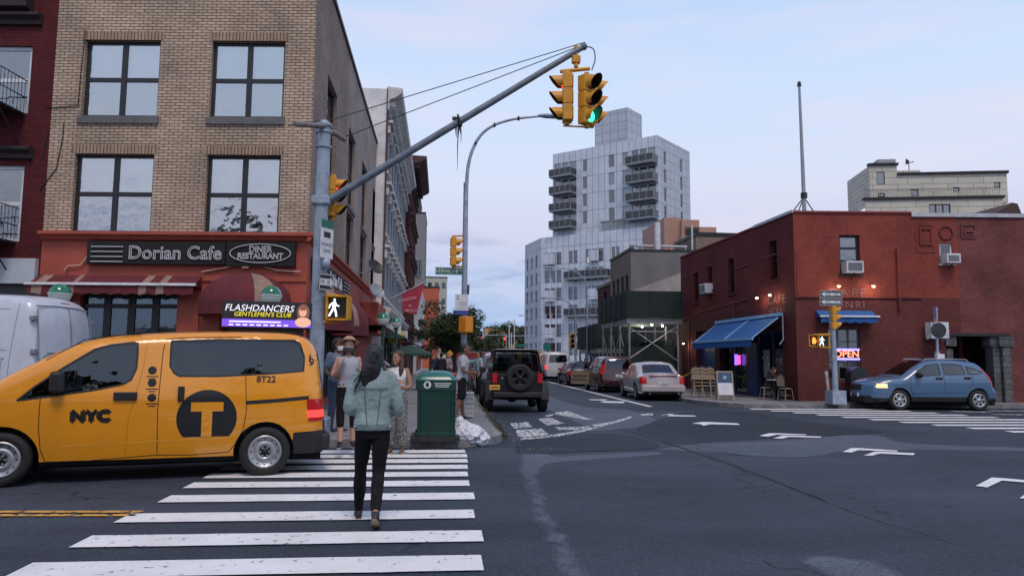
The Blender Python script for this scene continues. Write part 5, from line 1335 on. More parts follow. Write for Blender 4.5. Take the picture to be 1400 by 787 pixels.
    def finish(s):
        # dark arch liners and underbody
        b = s.bmb
        for ar in s.arches:
            for side in (1, -1):
                rows = [[Vector((x, side*(s.yw(x, z)-d), z)) for x, z in ar] for d in (0, .3)]
                b.grid(rows, 3, True)
                cx = sum(p[0] for p in ar)/len(ar); b.face([Vector((x, side*(s.W/2-.36), z)) for x, z in ar], 3)
        zs = s.arches[0][0][1]
        b.box(s.arches[0][0][0]-.35, s.arches[1][-1][0]+.3, -s.W/2+.37, s.W/2-.37, .16, .55, 3)
        b.box(s.arches[0][-1][0], s.arches[1][0][0], -s.W/2+.12, s.W/2-.12, zs-.05, zs+.02, 3)
        b.build('body', s.body, s.t)
        b = MB(); w = s.W/2-.17; zf = s.belt-.06; xa, xb = s.wheels[1]-.25, s.wheels[0]-.3
        for sd in (1, -1): b.box(xa, xb, sd*w, sd*(w-.03), .5, zf)
        b.box(xa-.03, xa, -w, w, .5, zf); b.box(xb, xb+.25, -w, w, .5, zf+.02)
        for sx in [q for q in (xb-.95, xb-1.85, xb-2.5) if q > xa+.1]:
            for sy in (-.36, .36): b.box(sx-.10, sx+.05, sy-.24, sy+.24, .55, zf+.10); b.box(sx-.09, sx, sy-.11, sy+.11, zf+.14, zf+.30)
        b.build('interior', SEAT, s.t, bev=.02)
    def ribbon(s, name, pts, w, m, off=.002, side=1, both=True, k=1):
        for sd in ((1, -1) if both else (side,)):
            b = MB(); q = cat_rom(pts, k) if k > 1 else pts; A, B = [], []
            qq = []
            for a, c in zip(q, q[1:]):
                n = max(1, int(math.hypot(c[0]-a[0], c[1]-a[1])/.06)); qq += [(a[0]+(c[0]-a[0])*i/n, a[1]+(c[1]-a[1])*i/n) for i in range(n)]
            qq.append(q[-1])
            for i, p in enumerate(qq):
                a = qq[max(0, i-1)]; c = qq[min(len(qq)-1, i+1)]; dx, dz = c[0]-a[0], c[1]-a[1]; L = math.hypot(dx, dz) or 1; nx, nz = -dz/L*w/2, dx/L*w/2
                A.append(s.S(p[0]+nx, p[1]+nz, sd, off)); B.append(s.S(p[0]-nx, p[1]-nz, sd, off))
            b.grid([A, B], 0); b.build(name, m, s.t)
    def decal(s, name, polys, m, off=.003, side=1, parent=None, step=.05):
        b = MB()
        for poly in polys:
            V = [Vector(p) for p in poly]; n = len(V); E = [(i, (i+1) % n) for i in range(n)]
            xs = [p[0] for p in poly]; zs = [p[1] for p in poly]
            x = min(xs)+step/2
            while x < max(xs):
                z = min(zs)+step/2
                while z < max(zs):
                    if pip(x, z, poly): V.append(Vector((x, z)))
                    z += step
                x += step
            vs, es, fs, *_ = geometry.delaunay_2d_cdt(V, E, [], 0, 1e-5)
            i0 = len(b.v)
            for v in vs: b.v.append(tuple(s.S(v.x, v.y, side, off)))
            for f in fs:
                cx = sum(vs[i].x for i in f)/3; cz = sum(vs[i].y for i in f)/3
                if pip(cx, cz, poly): b.f.append((tuple(i0+i for i in f), 0, None, True))
        return b.build(name, m, parent or s.t)
    def text(s, name, txt, x, z, size, m, side=1, off=.004, sx=1, flip=1, bold=0):
        b = MB(); textmesh(b, txt, size, Matrix.Identity(4), extrude=0, sx=sx)
        b.v = [tuple(s.S(x-flip*v[0], z+v[1], side, off)) for v in b.v]
        if bold:
            v0, f0 = list(b.v), list(b.f)
            for k, (dx, dz) in enumerate(((bold, 0), (-bold, 0), (0, bold), (0, -bold))):
                i = len(b.v); b.v += [(v[0]+dx, v[1]+side*.0004*(k+1), v[2]+dz) for v in v0]; b.f += [(tuple(i+q for q in f[0]), *f[1:]) for f in f0]
        return b.build(name, m, s.t)
def wheel(t, x, y, r, w, style='alloy', side=1, n=6, name='wheel'):
    M = Matrix.Translation((x, y, r)) @ Matrix.Rotation(-math.pi/2*side, 4, 'X')
    b = MB(); ri = r*.66
    b.lathe([(ri, -w/2+.02), (r*.92, -w/2), (r*.985, -w/2+.03), (r, -w/4), (r, w/4), (r*.985, w/2-.03), (r*.92, w/2), (ri+.02, w/2-.004), (ri, w/2-.02)], 40, M)
    o = b.build(name, RUB, t)
    b = MB()
    if style == 'steel':
        b.lathe([(ri+.005, w/2-.02), (ri-.012, w/2-.0), (ri-.03, w/2-.02), (ri*.80, w/2-.035), (ri*.74, w/2-.03), (ri*.70, w/2-.055), (ri*.6, w/2-.03), (ri*.36, w/2-.03), (ri*.32, w/2-.05)], 36, M)
        for k in range(12):
            a = 2*math.pi*k/12; b.tube([M @ Vector((ri*.82*math.cos(a), ri*.82*math.sin(a), w/2-.033)), M @ Vector((ri*.82*math.cos(a), ri*.82*math.sin(a), w/2-.024))], .013, 6, 1)
        for k in range(6):
            a = 2*math.pi*k/6; b.tube([M @ Vector((ri*.26*math.cos(a), ri*.26*math.sin(a), w/2-.05)), M @ Vector((ri*.26*math.cos(a), ri*.26*math.sin(a), w/2-.02))], .014, 6, 0)
        b.lathe([(ri*.33, w/2-.05), (ri*.18, w/2-.045), (ri*.16, w/2-.015), (0, w/2-.01)], 20, M, 1)
    else:
        b.lathe([(ri+.005, w/2-.02), (ri-.012, w/2-.0), (ri-.035, w/2-.03), (ri-.04, w/2-.09), (0, w/2-.10)], 36, M, 1)
        b.lathe([(ri+.005, w/2-.02), (ri-.012, w/2+.002), (ri-.04, w/2-.02)], 36, M)
        for k in range(n):
            a = 2*math.pi*(k+.25)/n; c, s_ = math.cos(a), math.sin(a); tx = Vector((-s_, c, 0)); rd = Vector((c, s_, 0))
            p = [rd*.03+tx*.035, rd*(ri-.03)+tx*(.045 if n < 8 else .02), rd*(ri-.03)-tx*(.045 if n < 8 else .02), rd*.03-tx*.035]
            for q in p: q.z = w/2-.02
            lo = [Vector((q.x, q.y, w/2-.06)) for q in p]
            b.face([M @ q for q in p]); 
            for i in range(4): b.face([M @ p[i], M @ p[(i+1) % 4], M @ lo[(i+1) % 4], M @ lo[i]])
        b.lathe([(.065, w/2-.05), (.06, w/2-.008), (0, w/2-.004)], 16, M)
    b.build('rim', [RIM if style != 'dark' else RIMD, RIMD], o)
    return o
def four(c, style, w=.2, n=6, inset=.11):
    for x in c.wheels:
        for s in (1, -1): wheel(c.t, x, s*(c.W/2-inset), c.wr, w, style, s, n)
def bx(t, name, m, x0, x1, y0, y1, z0, z1, bev=.015, M=None):
    b = MB(); b.box(x0, x1, y0, y1, z0, z1, M=M); return b.build(name, m, t, bev=bev)

# --- yellow taxi van
rw, fw = G(362, 650.5), G(-4, 666)
hd = (fw-rw).normalized(); lf = Vector((-hd.y, hd.x, 0)); TWd = 1.73
ang = math.atan2(hd.y, hd.x); mid = (rw+fw)/2-lf*(TWd/2-.06)
def tl(px, py, y=TWd/2-.03):
    q = onP(px, py, mid+lf*y, lf)-mid; return (q.dot(hd), q.z)
def tL(l, y=TWd/2-.03): return [tl(*p, y) for p in l]
top = [(2.28, .30), (2.36, .50), (2.34, .74), (2.24, .92), (2.02, 1.03)]+tL([(-22, 530), (0, 519), (40, 500), (75, 483), (110, 468.5), (150, 460.5), (190, 457.5), (240, 455), (300, 454), (370, 455), (405, 458), (424, 466), (434, 480)], .66)+tL([(439, 505), (443, 540), (445, 575), (446, 600), (444, 618)], .70)
YEL = paint('taxi_yellow_paint', (.79, .305, .006))
wb = 1.4625
taxi = Car('taxi_van', 'yellow taxi van with a black circled T crossing the striped crosswalk', 'taxi', (mid.x, mid.y, 0), ang, top, TWd, (wb, -wb), .315, .27, 1.02, .16, .13, .06, .30, .07, [YEL, PLA, CARG, UND], archr=.385, step=.06)
fwin = tL([(24, 547), (48, 528), (85, 503), (128, 477), (150, 471), (180, 467.5), (187, 468.5), (187, 485), (186, 503), (179, 519), (168, 525), (128, 533), (70, 541)])
rwin = tL([(233, 465.5), (300, 463.5), (405, 464.5), (414, 470), (420, 488), (419, 507), (380, 510), (300, 514), (245, 514), (238, 510), (232, 500)])
bump = tL([(404, 591), (450, 588), (450, 640), (398, 640), (401, 612)])
parts = taxi.sides([('side_window', fwin, CARG, .006), ('side_window', rwin, CARG, .006), (None, bump, 1, 0), (None, [(2.6, .2), (2.6, .42), (1.90, .42), (1.86, .2)], 1, 0)])
def ttag(x, z, k):
    if .48 < x < 1.52 and z > 1.12 and .08 < k < .92: return 'windshield'
    if x < -2 and 1.08 < z < 1.62 and .1 < k < .9: return 'rear_window'
    if x < -2.1 and z < .66: return 1
    if x > 2.1 and z < .45: return 1
    return 0
taxi.strip(ttag, .035); taxi.finish(); four(taxi, 'steel', .19)
taxi.ribbon('window_trim', fwin+[fwin[0]], .022, PLA, .003); taxi.ribbon('window_trim', rwin+[rwin[0]], .018, PLA, .003)
taxi.ribbon('panel_gap', tL([(56, 544), (53, 580), (54, 615), (60, 632), (120, 630), (214, 622), (216, 560), (222, 480), (226, 463)]), .009, GAPM)
taxi.ribbon('panel_gap', tL([(200, 462), (196, 500), (186, 540), (176, 570), (172, 610), (170, 624)]), .006, mat('crease_shade', (.50, .20, .006), .4))  # no gap here: darker yellow line paints the shade of a soft crease
taxi.ribbon('panel_gap', tL([(226, 463), (250, 461), (330, 460)]), .009, GAPM)
taxi.ribbon('panel_gap', tL([(214, 622), (260, 622), (312, 618), (322, 606), (333, 585), (337, 560), (336, 514)]), .009, GAPM)
taxi.ribbon('slide_rail', tL([(336, 550), (380, 547), (427, 543)]), .045, PLA, .004); taxi.ribbon('painted_crease', tL([(85, 610), (150, 607), (210, 603), (310, 598)]), .012, mat('crease_highlight', (.85, .42, .05), .3), .002)  # the brighter yellow line paints a highlight along the door crease
taxi.ribbon('roof_rail', tL([(60, 492), (110, 464.5), (140, 458.5), (190, 456)]), .010, GAPM)
# handles
def tbox(name, m, c, w, h, d, bev=.012, side=1):
    p = taxi.S(c[0], c[1], side, 0); b = MB(); b.box(p.x-w/2, p.x+w/2, p.y-.02*side, p.y+d*side, p.z-h/2, p.z+h/2); return b.build(name, m, taxi.t, bev=bev)
tbox('door_handle', PLA, tl(172, 541), .26, .10, .035); tbox('door_handle', PLA, tl(248, 538), .075, .19, .035)
# circle with T
cc = tl(283, 571); rad = .355
def arcp(a0, a1, n=26): return [(cc[0]+rad*math.cos(a), cc[1]+rad*math.sin(a)) for a in [R(a0+(a1-a0)*i/n) for i in range(n+1)]]
zb2 = cc[1]-.235
circ = [p for p in arcp(-41, 221, 40)]
Tz1, Tz0, Th = cc[1]+.20, cc[1]+.085, .19
x_ = cc[0]
Tpoly = [(x_-.19, Tz1), (x_+.19, Tz1), (x_+.19, Tz0), (x_+.062, Tz0), (x_+.062, zb2+.003), (x_-.062, zb2+.003), (x_-.062, Tz0), (x_-.19, Tz0)]
taxi.decal('roundel', [circ], mat('decal_black', (.012, .013, .016), .4), .003, step=.03)
taxi.decal('letter', [Tpoly], YEL, .0075, step=.03)
DB = MATS['decal_black']
q = tl(124.5, 569); taxi.text('lettering', 'NYC', q[0], q[1], .18, DB, bold=.021, sx=1.14)
q = tl(364, 518.5); taxi.text('lettering', '8T22', q[0], q[1], .115, DB, bold=.003)
pl = []
for k, y in enumerate((506, 523, 543)):
    q = tl(208, y); pl.append([(q[0]+.05*math.cos(a), q[1]+.05*math.sin(a)) for a in [2*math.pi*i/16 for i in range(16)]])
    q = tl(208, y+9); pl.append([(q[0]-.07, q[1]), (q[0]+.07, q[1]), (q[0]+.07, q[1]+.012), (q[0]-.07, q[1]+.012)]); pl.append([(q[0]-.04, q[1]-.03), (q[0]+.04, q[1]-.03), (q[0]+.04, q[1]-.018), (q[0]-.04, q[1]-.018)])
q = tl(429, 492); pl.append([(q[0]+.05*math.cos(a), q[1]-.02+.05*math.sin(a)) for a in [R(60+230*i/16) for i in range(17)]]+[(q[0]+.032*math.cos(a), q[1]-.02+.032*math.sin(a)) for a in [R(290-230*i/16) for i in range(17)]])
pl.append([(q[0]+.02, q[1]+.07), (q[0]-.005, q[1]+.07), (q[0]-.0, q[1]+.0), (q[0]-.04, q[1]-.05), (q[0]-.02, q[1]-.055), (q[0]+.025, q[1]-.01)])
taxi.decal('sticker', pl, DB, .003, step=.02)
# tail lamps wrapped round the rear corners
for s_ in (1, -1):
    zA, zB = tl(437, 545)[1], tl(437, 575)[1]
    b = MB(); rows = []
    for i in range(7):
        z = zB+(zA-zB)*i/6; xr = min(p[0] for p in taxi.top if abs(p[1]-z) < .12)
        row = []
        for x in (xr+.20, xr+.12, xr+.05, xr+.01): row.append(taxi.S(x, z, s_, .012))
        e = taxi.S(xr+.005, z, s_, 0); row.append(Vector((e.x-.02, e.y-.05*s_, z))); row.append(Vector((e.x-.03, e.y-.12*s_, z)))
        rows.append(row)
    b.grid(rows, 0)
    n0 = len(b.f)
    for i in range(n0):
        if 5 <= i < 15: b.f[i] = (b.f[i][0], 1, None, True)
    b.build('tail_lamp', [TAIL, TAIL_ON], taxi.t)
bx(taxi.t, 'rear_bumper', PLA, taxi.x0-.05, taxi.x0+.25, -.70, .70, .30, .52, .04)
# mirror, antenna-side mirror and roof advertisement
b = MB(); q = tl(80, 522); p = taxi.S(q[0], q[1], 1, 0); b.box(p.x-.07, p.x+.07, p.y, p.y+.17, p.z-.13, p.z+.13); b.build('mirror', PLA, taxi.t, bev=.04)
b = MB(); b.box(p.x-.07, p.x+.07, -p.y-.17, -p.y, p.z-.13, p.z+.13); b.build('mirror', PLA, taxi.t, bev=.04)
a0, a1 = tl(302, 447, .22), tl(427, 414, .22)
tp = thing('roof_advert', 'lit dancer club advertisement box mounted on the yellow taxi roof', 'sign', (mid.x, mid.y, 0)); tp.rotation_euler = (0, 0, ang)
xa, xb, za, zb_ = a1[0], a0[0], a0[1], a1[1]
b = MB(); b.box(xa, xb, -.22, .22, za, zb_); b.build('casing', BLK, tp, bev=.015)
b = MB(); b.box(xa+.1, xb-.1, -.15, .15, za-.10, za); b.build('bracket', DARKMET, tp)
b = MB(); y = .223
def rc(m, x0, x1, z0, z1, yy=.224): b.face([(x1, yy, z0), (x0, yy, z0), (x0, yy, z1), (x1, yy, z1)], m)
rc(0, xa+.01, xb-.01, za+.12, zb_-.01); rc(1, xa+.01, xb-.01, za+.015, za+.12); rc(2, xa+.42, xb-.1, za+.075, za+.095, .2255)
for k in range(9): rc(2, xa+.32+k*.09, xa+.38+k*.09, za+.03, za+.05, .2255)
Mt = MX(((xa+xb)/2+.10, .226, zb_-.10), (-1, 0, 0), (0, 0, 1))
def sk(s, txt, size, M, m, sx):
    i = len(b.v); textmesh(b, txt, size, Matrix.Identity(4), m=m, extrude=0, sx=sx)
    b.v[i:] = [tuple(M @ Vector((v[0]+v[1]*.22, v[1], v[2]))) for v in b.v[i:]]
sk(0, 'FLASHDANCERS', .128, Mt, 2, .98); sk(0, "GENTLEMEN'S CLUB", .085, MX(((xa+xb)/2+.06, .226, zb_-.185), (-1, 0, 0), (0, 0, 1)), 3, .98)
# portrait at the right end of the advertisement: hair, face, shoulder
def ell(m, cx, cz, rx, rz, yy):
    b.face([(cx-rx*math.cos(a), yy, cz+rz*math.sin(a)) for a in [2*math.pi*i/20 for i in range(20)]], m)
ell(4, xa+.12, zb_-.14, .085, .12, .2255); ell(5, xa+.125, zb_-.13, .05, .07, .227); ell(5, xa+.12, za+.09, .11, .07, .2275); ell(4, xa+.125, zb_-.085, .052, .028, .228)
for dx in (-.02, .02): ell(6, xa+.125+dx, zb_-.125, .008, .005, .2285)
ell(7, xa+.125, zb_-.165, .012, .005, .2285)
b.build('advert_face', [glow('ad_black', (.012, .012, .016), 1), glow('ad_purple', (.16, .07, .62), 1.1), glow('ad_white', (.8, .8, .9), 1), glow('ad_yellow', (.85, .7, .03), 1), glow('ad_hair', (.20, .08, .05), 1), glow('ad_skin', (.75, .42, .30), .9), BLK, TAIL], tp)

# --- grey-white delivery van behind the taxi
WHT = mat('van_white_paint', (.52, .57, .64), .35, var=.06, coat=.5, dirt=.12)
vn = G(49, 605); 
vtop = [(3.0, .35), (3.05, .8), (2.8, 1.15), (2.2, 1.4), (1.6, 2.1), (1.3, 2.4), (.6, 2.53), (-1, 2.55), (-2.3, 2.52), (-2.62, 2.44), (-2.74, 2.2), (-2.82, 1.4), (-2.86, .8), (-2.84, .4)]
vh = R(180-4); va = vh
vd = Vector((math.cos(vh), math.sin(vh), 0)); vl = Vector((-vd.y, vd.x, 0))
cn = Vector((ray(44, 487).x, ray(44, 487).y, 0))*11.9
vc = cn+vd*2.8-vl*1.0
van = Car('delivery_van', 'tall pale delivery van parked behind the yellow taxi', 'van', (vc.x, vc.y, 0), va, vtop, 2.0, (1.75, -1.75), .34, .38, 1.2, .07, .10, .03, .4, .10, [WHT, PLA, CARG, UND], step=.11)
van.sides([('side_window', [(2.0, 1.35), (1.55, 2.0), (.95, 2.05), (.95, 1.35)], CARG, .005)])
van.strip(lambda x, z, k: 'windshield' if x > 1.35 and z > 1.45 and .1 < k < .9 else 0, .05); van.finish(); four(van, 'steel', .2)
SEAM = mat('white_seam', (.22, .24, .28), .6)
for pts in ([(-2.45, .5), (-2.45, 2.4)], [(-2.3, 2.3), (-.5, 2.3), (.6, 2.3)], [(-2.35, 1.62), (-.5, 1.62)], [(.6, 2.4), (.6, .6)], [(-.5, 2.4), (-.5, .6)]): van.ribbon('panel_seam', pts, .012, SEAM)
van.ribbon('panel_seam', [(-2.3, .7), (-2.3, 1.4), (-2.22, 1.48), (-.75, 1.48), (-.65, 1.4), (-.65, .7)], .018, SEAM, k=4)
b = MB()
def rearx(z):
    for (a, c), (d, e) in zip(van.top, van.top[1:]):
        if a < 0 and (c-z)*(e-z) <= 0: return a+(d-a)*(z-c)/((e-c) or 1)
    return -2.8
def rp(y, z, o=.012): return Vector((van.warp(rearx(z), y)-.055*(1-(y/.95)**2)-o, y, z))
def rpath(p, r=.010): b.tube([rp(*q) for q in p], r, 5)
rpath([(0, .6), (0, 1.0), (0, 1.5), (0, 2.0), (0, 2.36)]); 
for s_ in (1, -1):
    rpath([(.80*s_, .6), (.80*s_, 1.2), (.80*s_, 1.8), (.78*s_, 2.3)]); rpath([(.78*s_, 2.36), (.4*s_, 2.38), (0, 2.38)])
    rpath([(.70*s_, .75), (.70*s_, 1.2), (.70*s_, 1.5), (.62*s_, 1.58), (.2*s_, 1.58), (.12*s_, 1.5), (.12*s_, .8)], .012)
b.build('rear_door_seam', SEAM, van.t)
for s_ in (1, -1):
    b = MB(); b.box(rp(.86, .95).x-.03, rp(.86, .95).x+.05, .84*s_-.06, .84*s_+.06, .75, 1.15); b.build('tail_lamp', TAIL, van.t, bev=.02)
    for z in (.9, 1.6, 2.15): b = MB(); p = rp(.86*s_, z); b.box(p.x-.02, p.x+.06, p.y-.05, p.y+.05, z-.04, z+.04); b.build('hinge', SEAM, van.t, bev=.01)
b = MB(); p = rp(0, 2.44); b.box(p.x-.01, p.x+.04, -.12, .12, 2.42, 2.46); b.build('brake_lamp', TAIL, van.t)
bx(van.t, 'rear_bumper', PLA, -2.98, -2.7, -.9, .9, .38, .58, .04)

# --- blue SUV on the right
BLU = paint('blue_car_paint', (.075, .155, .27))
ctop = [(2.24, .24), (2.32, .42), (2.31, .62), (2.25, .84), (2.05, .94), (1.65, 1.02), (1.18, 1.07), (.75, 1.34), (.35, 1.55), (0, 1.625), (-.5, 1.63), (-1.05, 1.60), (-1.40, 1.53), (-1.62, 1.34), (-1.84, 1.06), (-1.93, .80), (-2.05, .62), (-2.04, .40), (-1.92, .27)]
ca_, cb_ = G(1227, 560.8), G(1327, 561.4); hd2 = (ca_-cb_).normalized(); lf2 = Vector((-hd2.y, hd2.x, 0)); cm = (ca_+cb_)/2-lf2*(.91-.08)
cm += Vector((.18, 0, 0))
crv = Car('parked_car', 'light blue compact SUV with lit headlamp parked before the red wall', 'car', (cm.x, cm.y, 0), math.atan2(hd2.y, hd2.x), ctop, 1.82, (1.31, -1.31), .335, .30, .95, .22, .14, .07, .35, .12, [BLU, PLA, CARG, UND], archr=.40, step=.07)
z2 = lambda l: [((766-x)/251, (528-y)/251) for x, y in l]
w1 = z2([(570, 240), (600, 205), (680, 160), (780, 146), (786, 238), (640, 250)]); w2 = z2([(815, 146), (900, 150), (975, 160), (992, 234), (820, 237)]); w3 = z2([(1010, 170), (1080, 190), (1148, 220), (1100, 229), (1012, 233)])
crv.sides([('side_window', w1, CARG, .006), ('side_window', w2, CARG, .006), ('side_window', w3, CARG, .006), (None, [(.93, .20), (.93, .44), (-.93, .44), (-.93, .20)], 1, 0), (None, z2([(1175, 430), (1300, 425), (1300, 520), (1170, 520)]), 1, 0), (None, z2([(60, 425), (330, 430), (330, 520), (60, 520)]), 1, 0)])
crv.strip(lambda x, z, k: 'windshield' if .30 < x < 1.12 and z > 1.08 and .1 < k < .9 else ('rear_window' if x < -1.4 and z > 1.05 and .12 < k < .88 else (1 if (z < .45 and abs(x) > 1.8) or (x > 2.15 and .62 < z < .82 and .28 < k < .72) else 0)), .05)
crv.finish(); four(crv, 'alloy', .2, 6)
for w_ in (w1, w2, w3): crv.ribbon('window_trim', w_+[w_[0]], .025, PLA, .003)
crv.ribbon('panel_gap', z2([(800, 140), (808, 240), (812, 400), (812, 425)]), .010, GAPM); crv.ribbon('panel_gap', z2([(530, 250), (528, 330), (545, 400), (560, 425)]), .010, GAPM); crv.ribbon('panel_gap', z2([(1000, 165), (1050, 240), (1050, 310), (990, 350)]), .010, GAPM)
crv.ribbon('painted_crease', z2([(540, 285), (800, 278), (1200, 272)]), .008, GAPM); crv.ribbon('side_moulding', z2([(550, 385), (990, 375)]), .04, BLU, .012)  # the thin black line paints the shade of the crease below the windows
for px_ in (768, 1005):
    q = z2([(px_, 266 if px_ < 900 else 262)])[0]; p = crv.S(q[0], q[1], 1, 0)
    for s_ in (1, -1): b = MB(); b.box(p.x-.11, p.x+.11, s_*(p.y-.02), s_*(p.y+.04), p.z-.03, p.z+.03); b.build('door_handle', PLA, crv.t, bev=.012)
q = z2([(598, 240)])[0]; p = crv.S(q[0], q[1], 1, 0)
for s_ in (1, -1): b = MB(); b.ellip((p.x, s_*(p.y+.11), p.z), .10, .12, .10, 12); b.build('mirror', PLA, crv.t)
def wrap(car, name, zlo, zhi, front, length, m, inner=.3, off=.012, slope=0):
    for s_ in (1, -1):
        rows = []; b = MB()
        for i in range(6):
            z = zlo+(zhi-zlo)*i/5; cs = [p[0] for p in car.top if abs(p[1]-z) < .10 and (p[0] > 0) == front]
            xe = (max(cs) if front else min(cs)) if cs else (car.x1 if front else car.x0)
            for (a, c), (d, e) in zip(car.top, car.top[1:]):
                if (a > 0) == front and (c-z)*(e-z) <= 0 and e != c and abs(a) > 1: xe = a+(d-a)*(z-c)/(e-c)
            sg = 1 if front else -1; row = []
            for q in (1, .75, .5, .25, .08): row.append(car.S(xe-sg*(length+slope*i/5)*q, z, s_, off))
            e = car.S(xe-sg*.005, z, s_, 0); row.append(Vector((e.x+sg*.018, e.y-.04*s_, z))); row.append(Vector((e.x+sg*.04, e.y-inner*.6*s_, z))); row.append(Vector((e.x+sg*.05, e.y-inner*s_, z))); rows.append(row)
        b.grid(rows, 0); b.build(name, m, car.t)
for s_ in (1, -1): b = MB(); b.tube([(.3, s_*.60, 1.63), (.2, s_*.60, 1.67), (-1.1, s_*.58, 1.66), (-1.2, s_*.58, 1.60)], .018, 6); b.build('roof_rail', FR_G, crv.t)
wrap(crv, 'headlamp', .72, .86, True, .45, HEAD, .25, slope=-.1); wrap(crv, 'tail_lamp', .82, 1.38, False, .12, TAIL, .10)
b = MB(); b.box(2.22, 2.36, -.26, .26, .42, .54); b.build('number_plate', WHITE_M, crv.t)

# --- cars parked along the side street, seen from behind
def sedan(label, loc, rz, col, W=1.82, L=4.9, H=1.45, group='cars parked along the side street', plate='white', tail_in=.12, rear_win_blue=True, name='parked_car', step=.1, big=False, kind='sedan'):
    k = L/4.9; h = H/1.45
    if kind == 'sedan': top = [(2.36, .25), (2.45, .5), (2.40, .68), (1.6, .85), (1.0, .93), (.35, 1.32), (0, 1.43), (-.6, 1.45), (-1.0, 1.40), (-1.62, 1.05), (-1.85, .99), (-2.32, .97), (-2.40, .92), (-2.44, .62), (-2.45, .45), (-2.40, .28)]
    else: top = [(2.2, .25), (2.3, .5), (2.25, .8), (1.5, .98), (1.1, 1.05), (.5, 1.5), (.1, 1.62), (-1.2, 1.66), (-1.9, 1.6), (-2.1, 1.45), (-2.25, 1.0), (-2.32, .7), (-2.34, .5), (-2.28, .3)]
    top = [(x*k, z*h) for x, z in top]
    c = Car(name, label, 'car', (loc[0], loc[1], 0), rz, top, W, (1.42*k, -1.38*k), .33, .28, .85*h, .27, .10, .05, .3, .10, [col, PLA, CARG, UND], group=group, step=step, archr=.38)
    S_ = lambda l: [(x*k, z*h) for x, z in l]
    if kind == 'sedan': wn = [S_([(.98, .95), (.40, 1.27), (.05, 1.36), (.02, .96)]), S_([(-.06, .96), (-.03, 1.37), (-.6, 1.38), (-.95, 1.32), (-1.3, 1.03), (-1.3, .98)])]
    else: wn = [S_([(1.02, 1.05), (.5, 1.43), (.1, 1.54), (.08, 1.03)]), S_([(0, 1.03), (.02, 1.55), (-.9, 1.58), (-.92, 1.04)]), S_([(-1.0, 1.04), (-.98, 1.58), (-1.7, 1.54), (-1.95, 1.08)])]
    c.sides([('side_window', w, CARG, .006) for w in wn])
    rw0, rw1 = (1.02*h, 1.36*h) if kind == 'sedan' else (1.05*h, 1.5*h)
    c.strip(lambda x, z, q: 'rear_window' if x < -.9*k and rw0 < z < rw1 and .1 < q < .9 else ('windshield' if x > .3*k and z > .97*h and .1 < q < .9 else (1 if z < .36*h and abs(x) > 2 else 0)), .05)
    c.finish(); four(c, 'alloy', .2, 5)
    for w in wn: c.ribbon('window_trim', w+[w[0]], .025, CHR if big else PLA, .003)
    c.ribbon('panel_gap', S_([(-.02, 1.4), (-.02, .3)]), .010, GAPM); c.ribbon('panel_gap', S_([(1.05, .9), (1.05, .35)]), .010, GAPM)
    for s_ in (1, -1): b = MB(); p = c.S(.85*k, .98*h, s_, 0); b.ellip((p.x, p.y+.1*s_, p.z), .09, .11, .07, 10); b.build('mirror', col, c.t)
    xr = c.x0-.03
    b = MB(); b.box(xr-.035, xr+.01, -.17, .17, .60 if kind == 'sedan' else .75, .72 if kind == 'sedan' else .88); pl_ = b.build('number_plate', WHITE_M if plate == 'white' else mat('yellow_plate', (.75, .40, .03), .5), c.t)
    b = MB(); zz = .66 if kind == 'sedan' else .81
    for q in range(6): b.box(xr-.038, xr-.035, -.12+q*.042, -.095+q*.042, zz-.03, zz+.03)
    b.build('plate_marks', mat('plate_ink', (.03, .04, .12), .6), pl_)
    if kind == 'sedan': wrap(c, 'tail_lamp', .66*h, .92*h, False, .16, TAIL, .16)
    else: wrap(c, 'tail_lamp', .85*h, 1.3*h, False, .12, TAIL, .10)
    wrap(c, 'headlamp', .56*h, .70*h, True, .3, FR_W, .3)
    return c
HP = math.pi/2
SILV = paint('champagne_paint', (.40, .36, .36)); MARP = paint('maroon_paint', (.055, .008, .014)); DKP = paint('dark_paint', (.02, .022, .028)); WHP = paint('white_paint', (.55, .56, .60)); GRP = paint('grey_paint', (.14, .15, .17))
cad = sedan('big pale silver sedan with tall red tail lamps nearest the corner on the right kerb', (8.62, 30.0), HP-R(3.5), SILV, 1.80, 4.95, 1.46, big=True, step=.09)
bx(cad.t, 'rear_bumper', SILV, cad.x0-.06, cad.x0+.2, -.84, .84, .36, .60, .04); 
b = MB(); b.tube([(cad.x0-.02, -.55, .30), (cad.x0-.12, -.55, .30)], .04, 10); b.tube([(cad.x0-.02, .55, .30), (cad.x0-.12, .55, .30)], .04, 10); b.build('exhaust_pipe', CHR, cad.t)
b = MB(); b.box(cad.x0-.03, cad.x0+.05, -.55, .55, .965, .985); b.build('trunk_trim', TAIL, cad.t)
od = sedan('maroon wagon with its street-side front door swung open ahead of the silver sedan', (8.45, 36.8), HP, MARP, 1.82, 4.7, 1.52, kind='wagon')
b = MB(); M = Matrix.Translation((.35, .86, 0)) @ Matrix.Rotation(R(66), 4, 'Z'); b.prism([(0, .32), (.95, .34), (1.0, .6), (1.0, 1.0), (0, 1.0)], .09, M @ Matrix.Rotation(math.pi/2, 4, 'X')); 
dr_ = b.build('door', mat('tan_trim', (.20, .155, .11), .7), od.t, bev=.02)
b = MB(); b.tube([M @ Vector(p) for p in ((0, -.05, 1.0), (.12, -.05, 1.3), (.45, -.05, 1.48), (.75, -.05, 1.42), (1.0, -.05, 1.0))], .03, 6); b.build('window_frame', PLA, dr_)
b = MB(); b.box(.2, .95, .0, .01, .5, .62, M=M); b.box(.15, .9, .002, .03, .75, .80, M=M); b.build('door_pocket', mat('brown_trim', (.10, .07, .05), .7), dr_)
b = MB(); b.box(.0, .2, -.10, -.01, .42, .48, M=M @ Matrix.Translation((.8, .0, 0))); b.build('door_lamp', AMB, dr_)
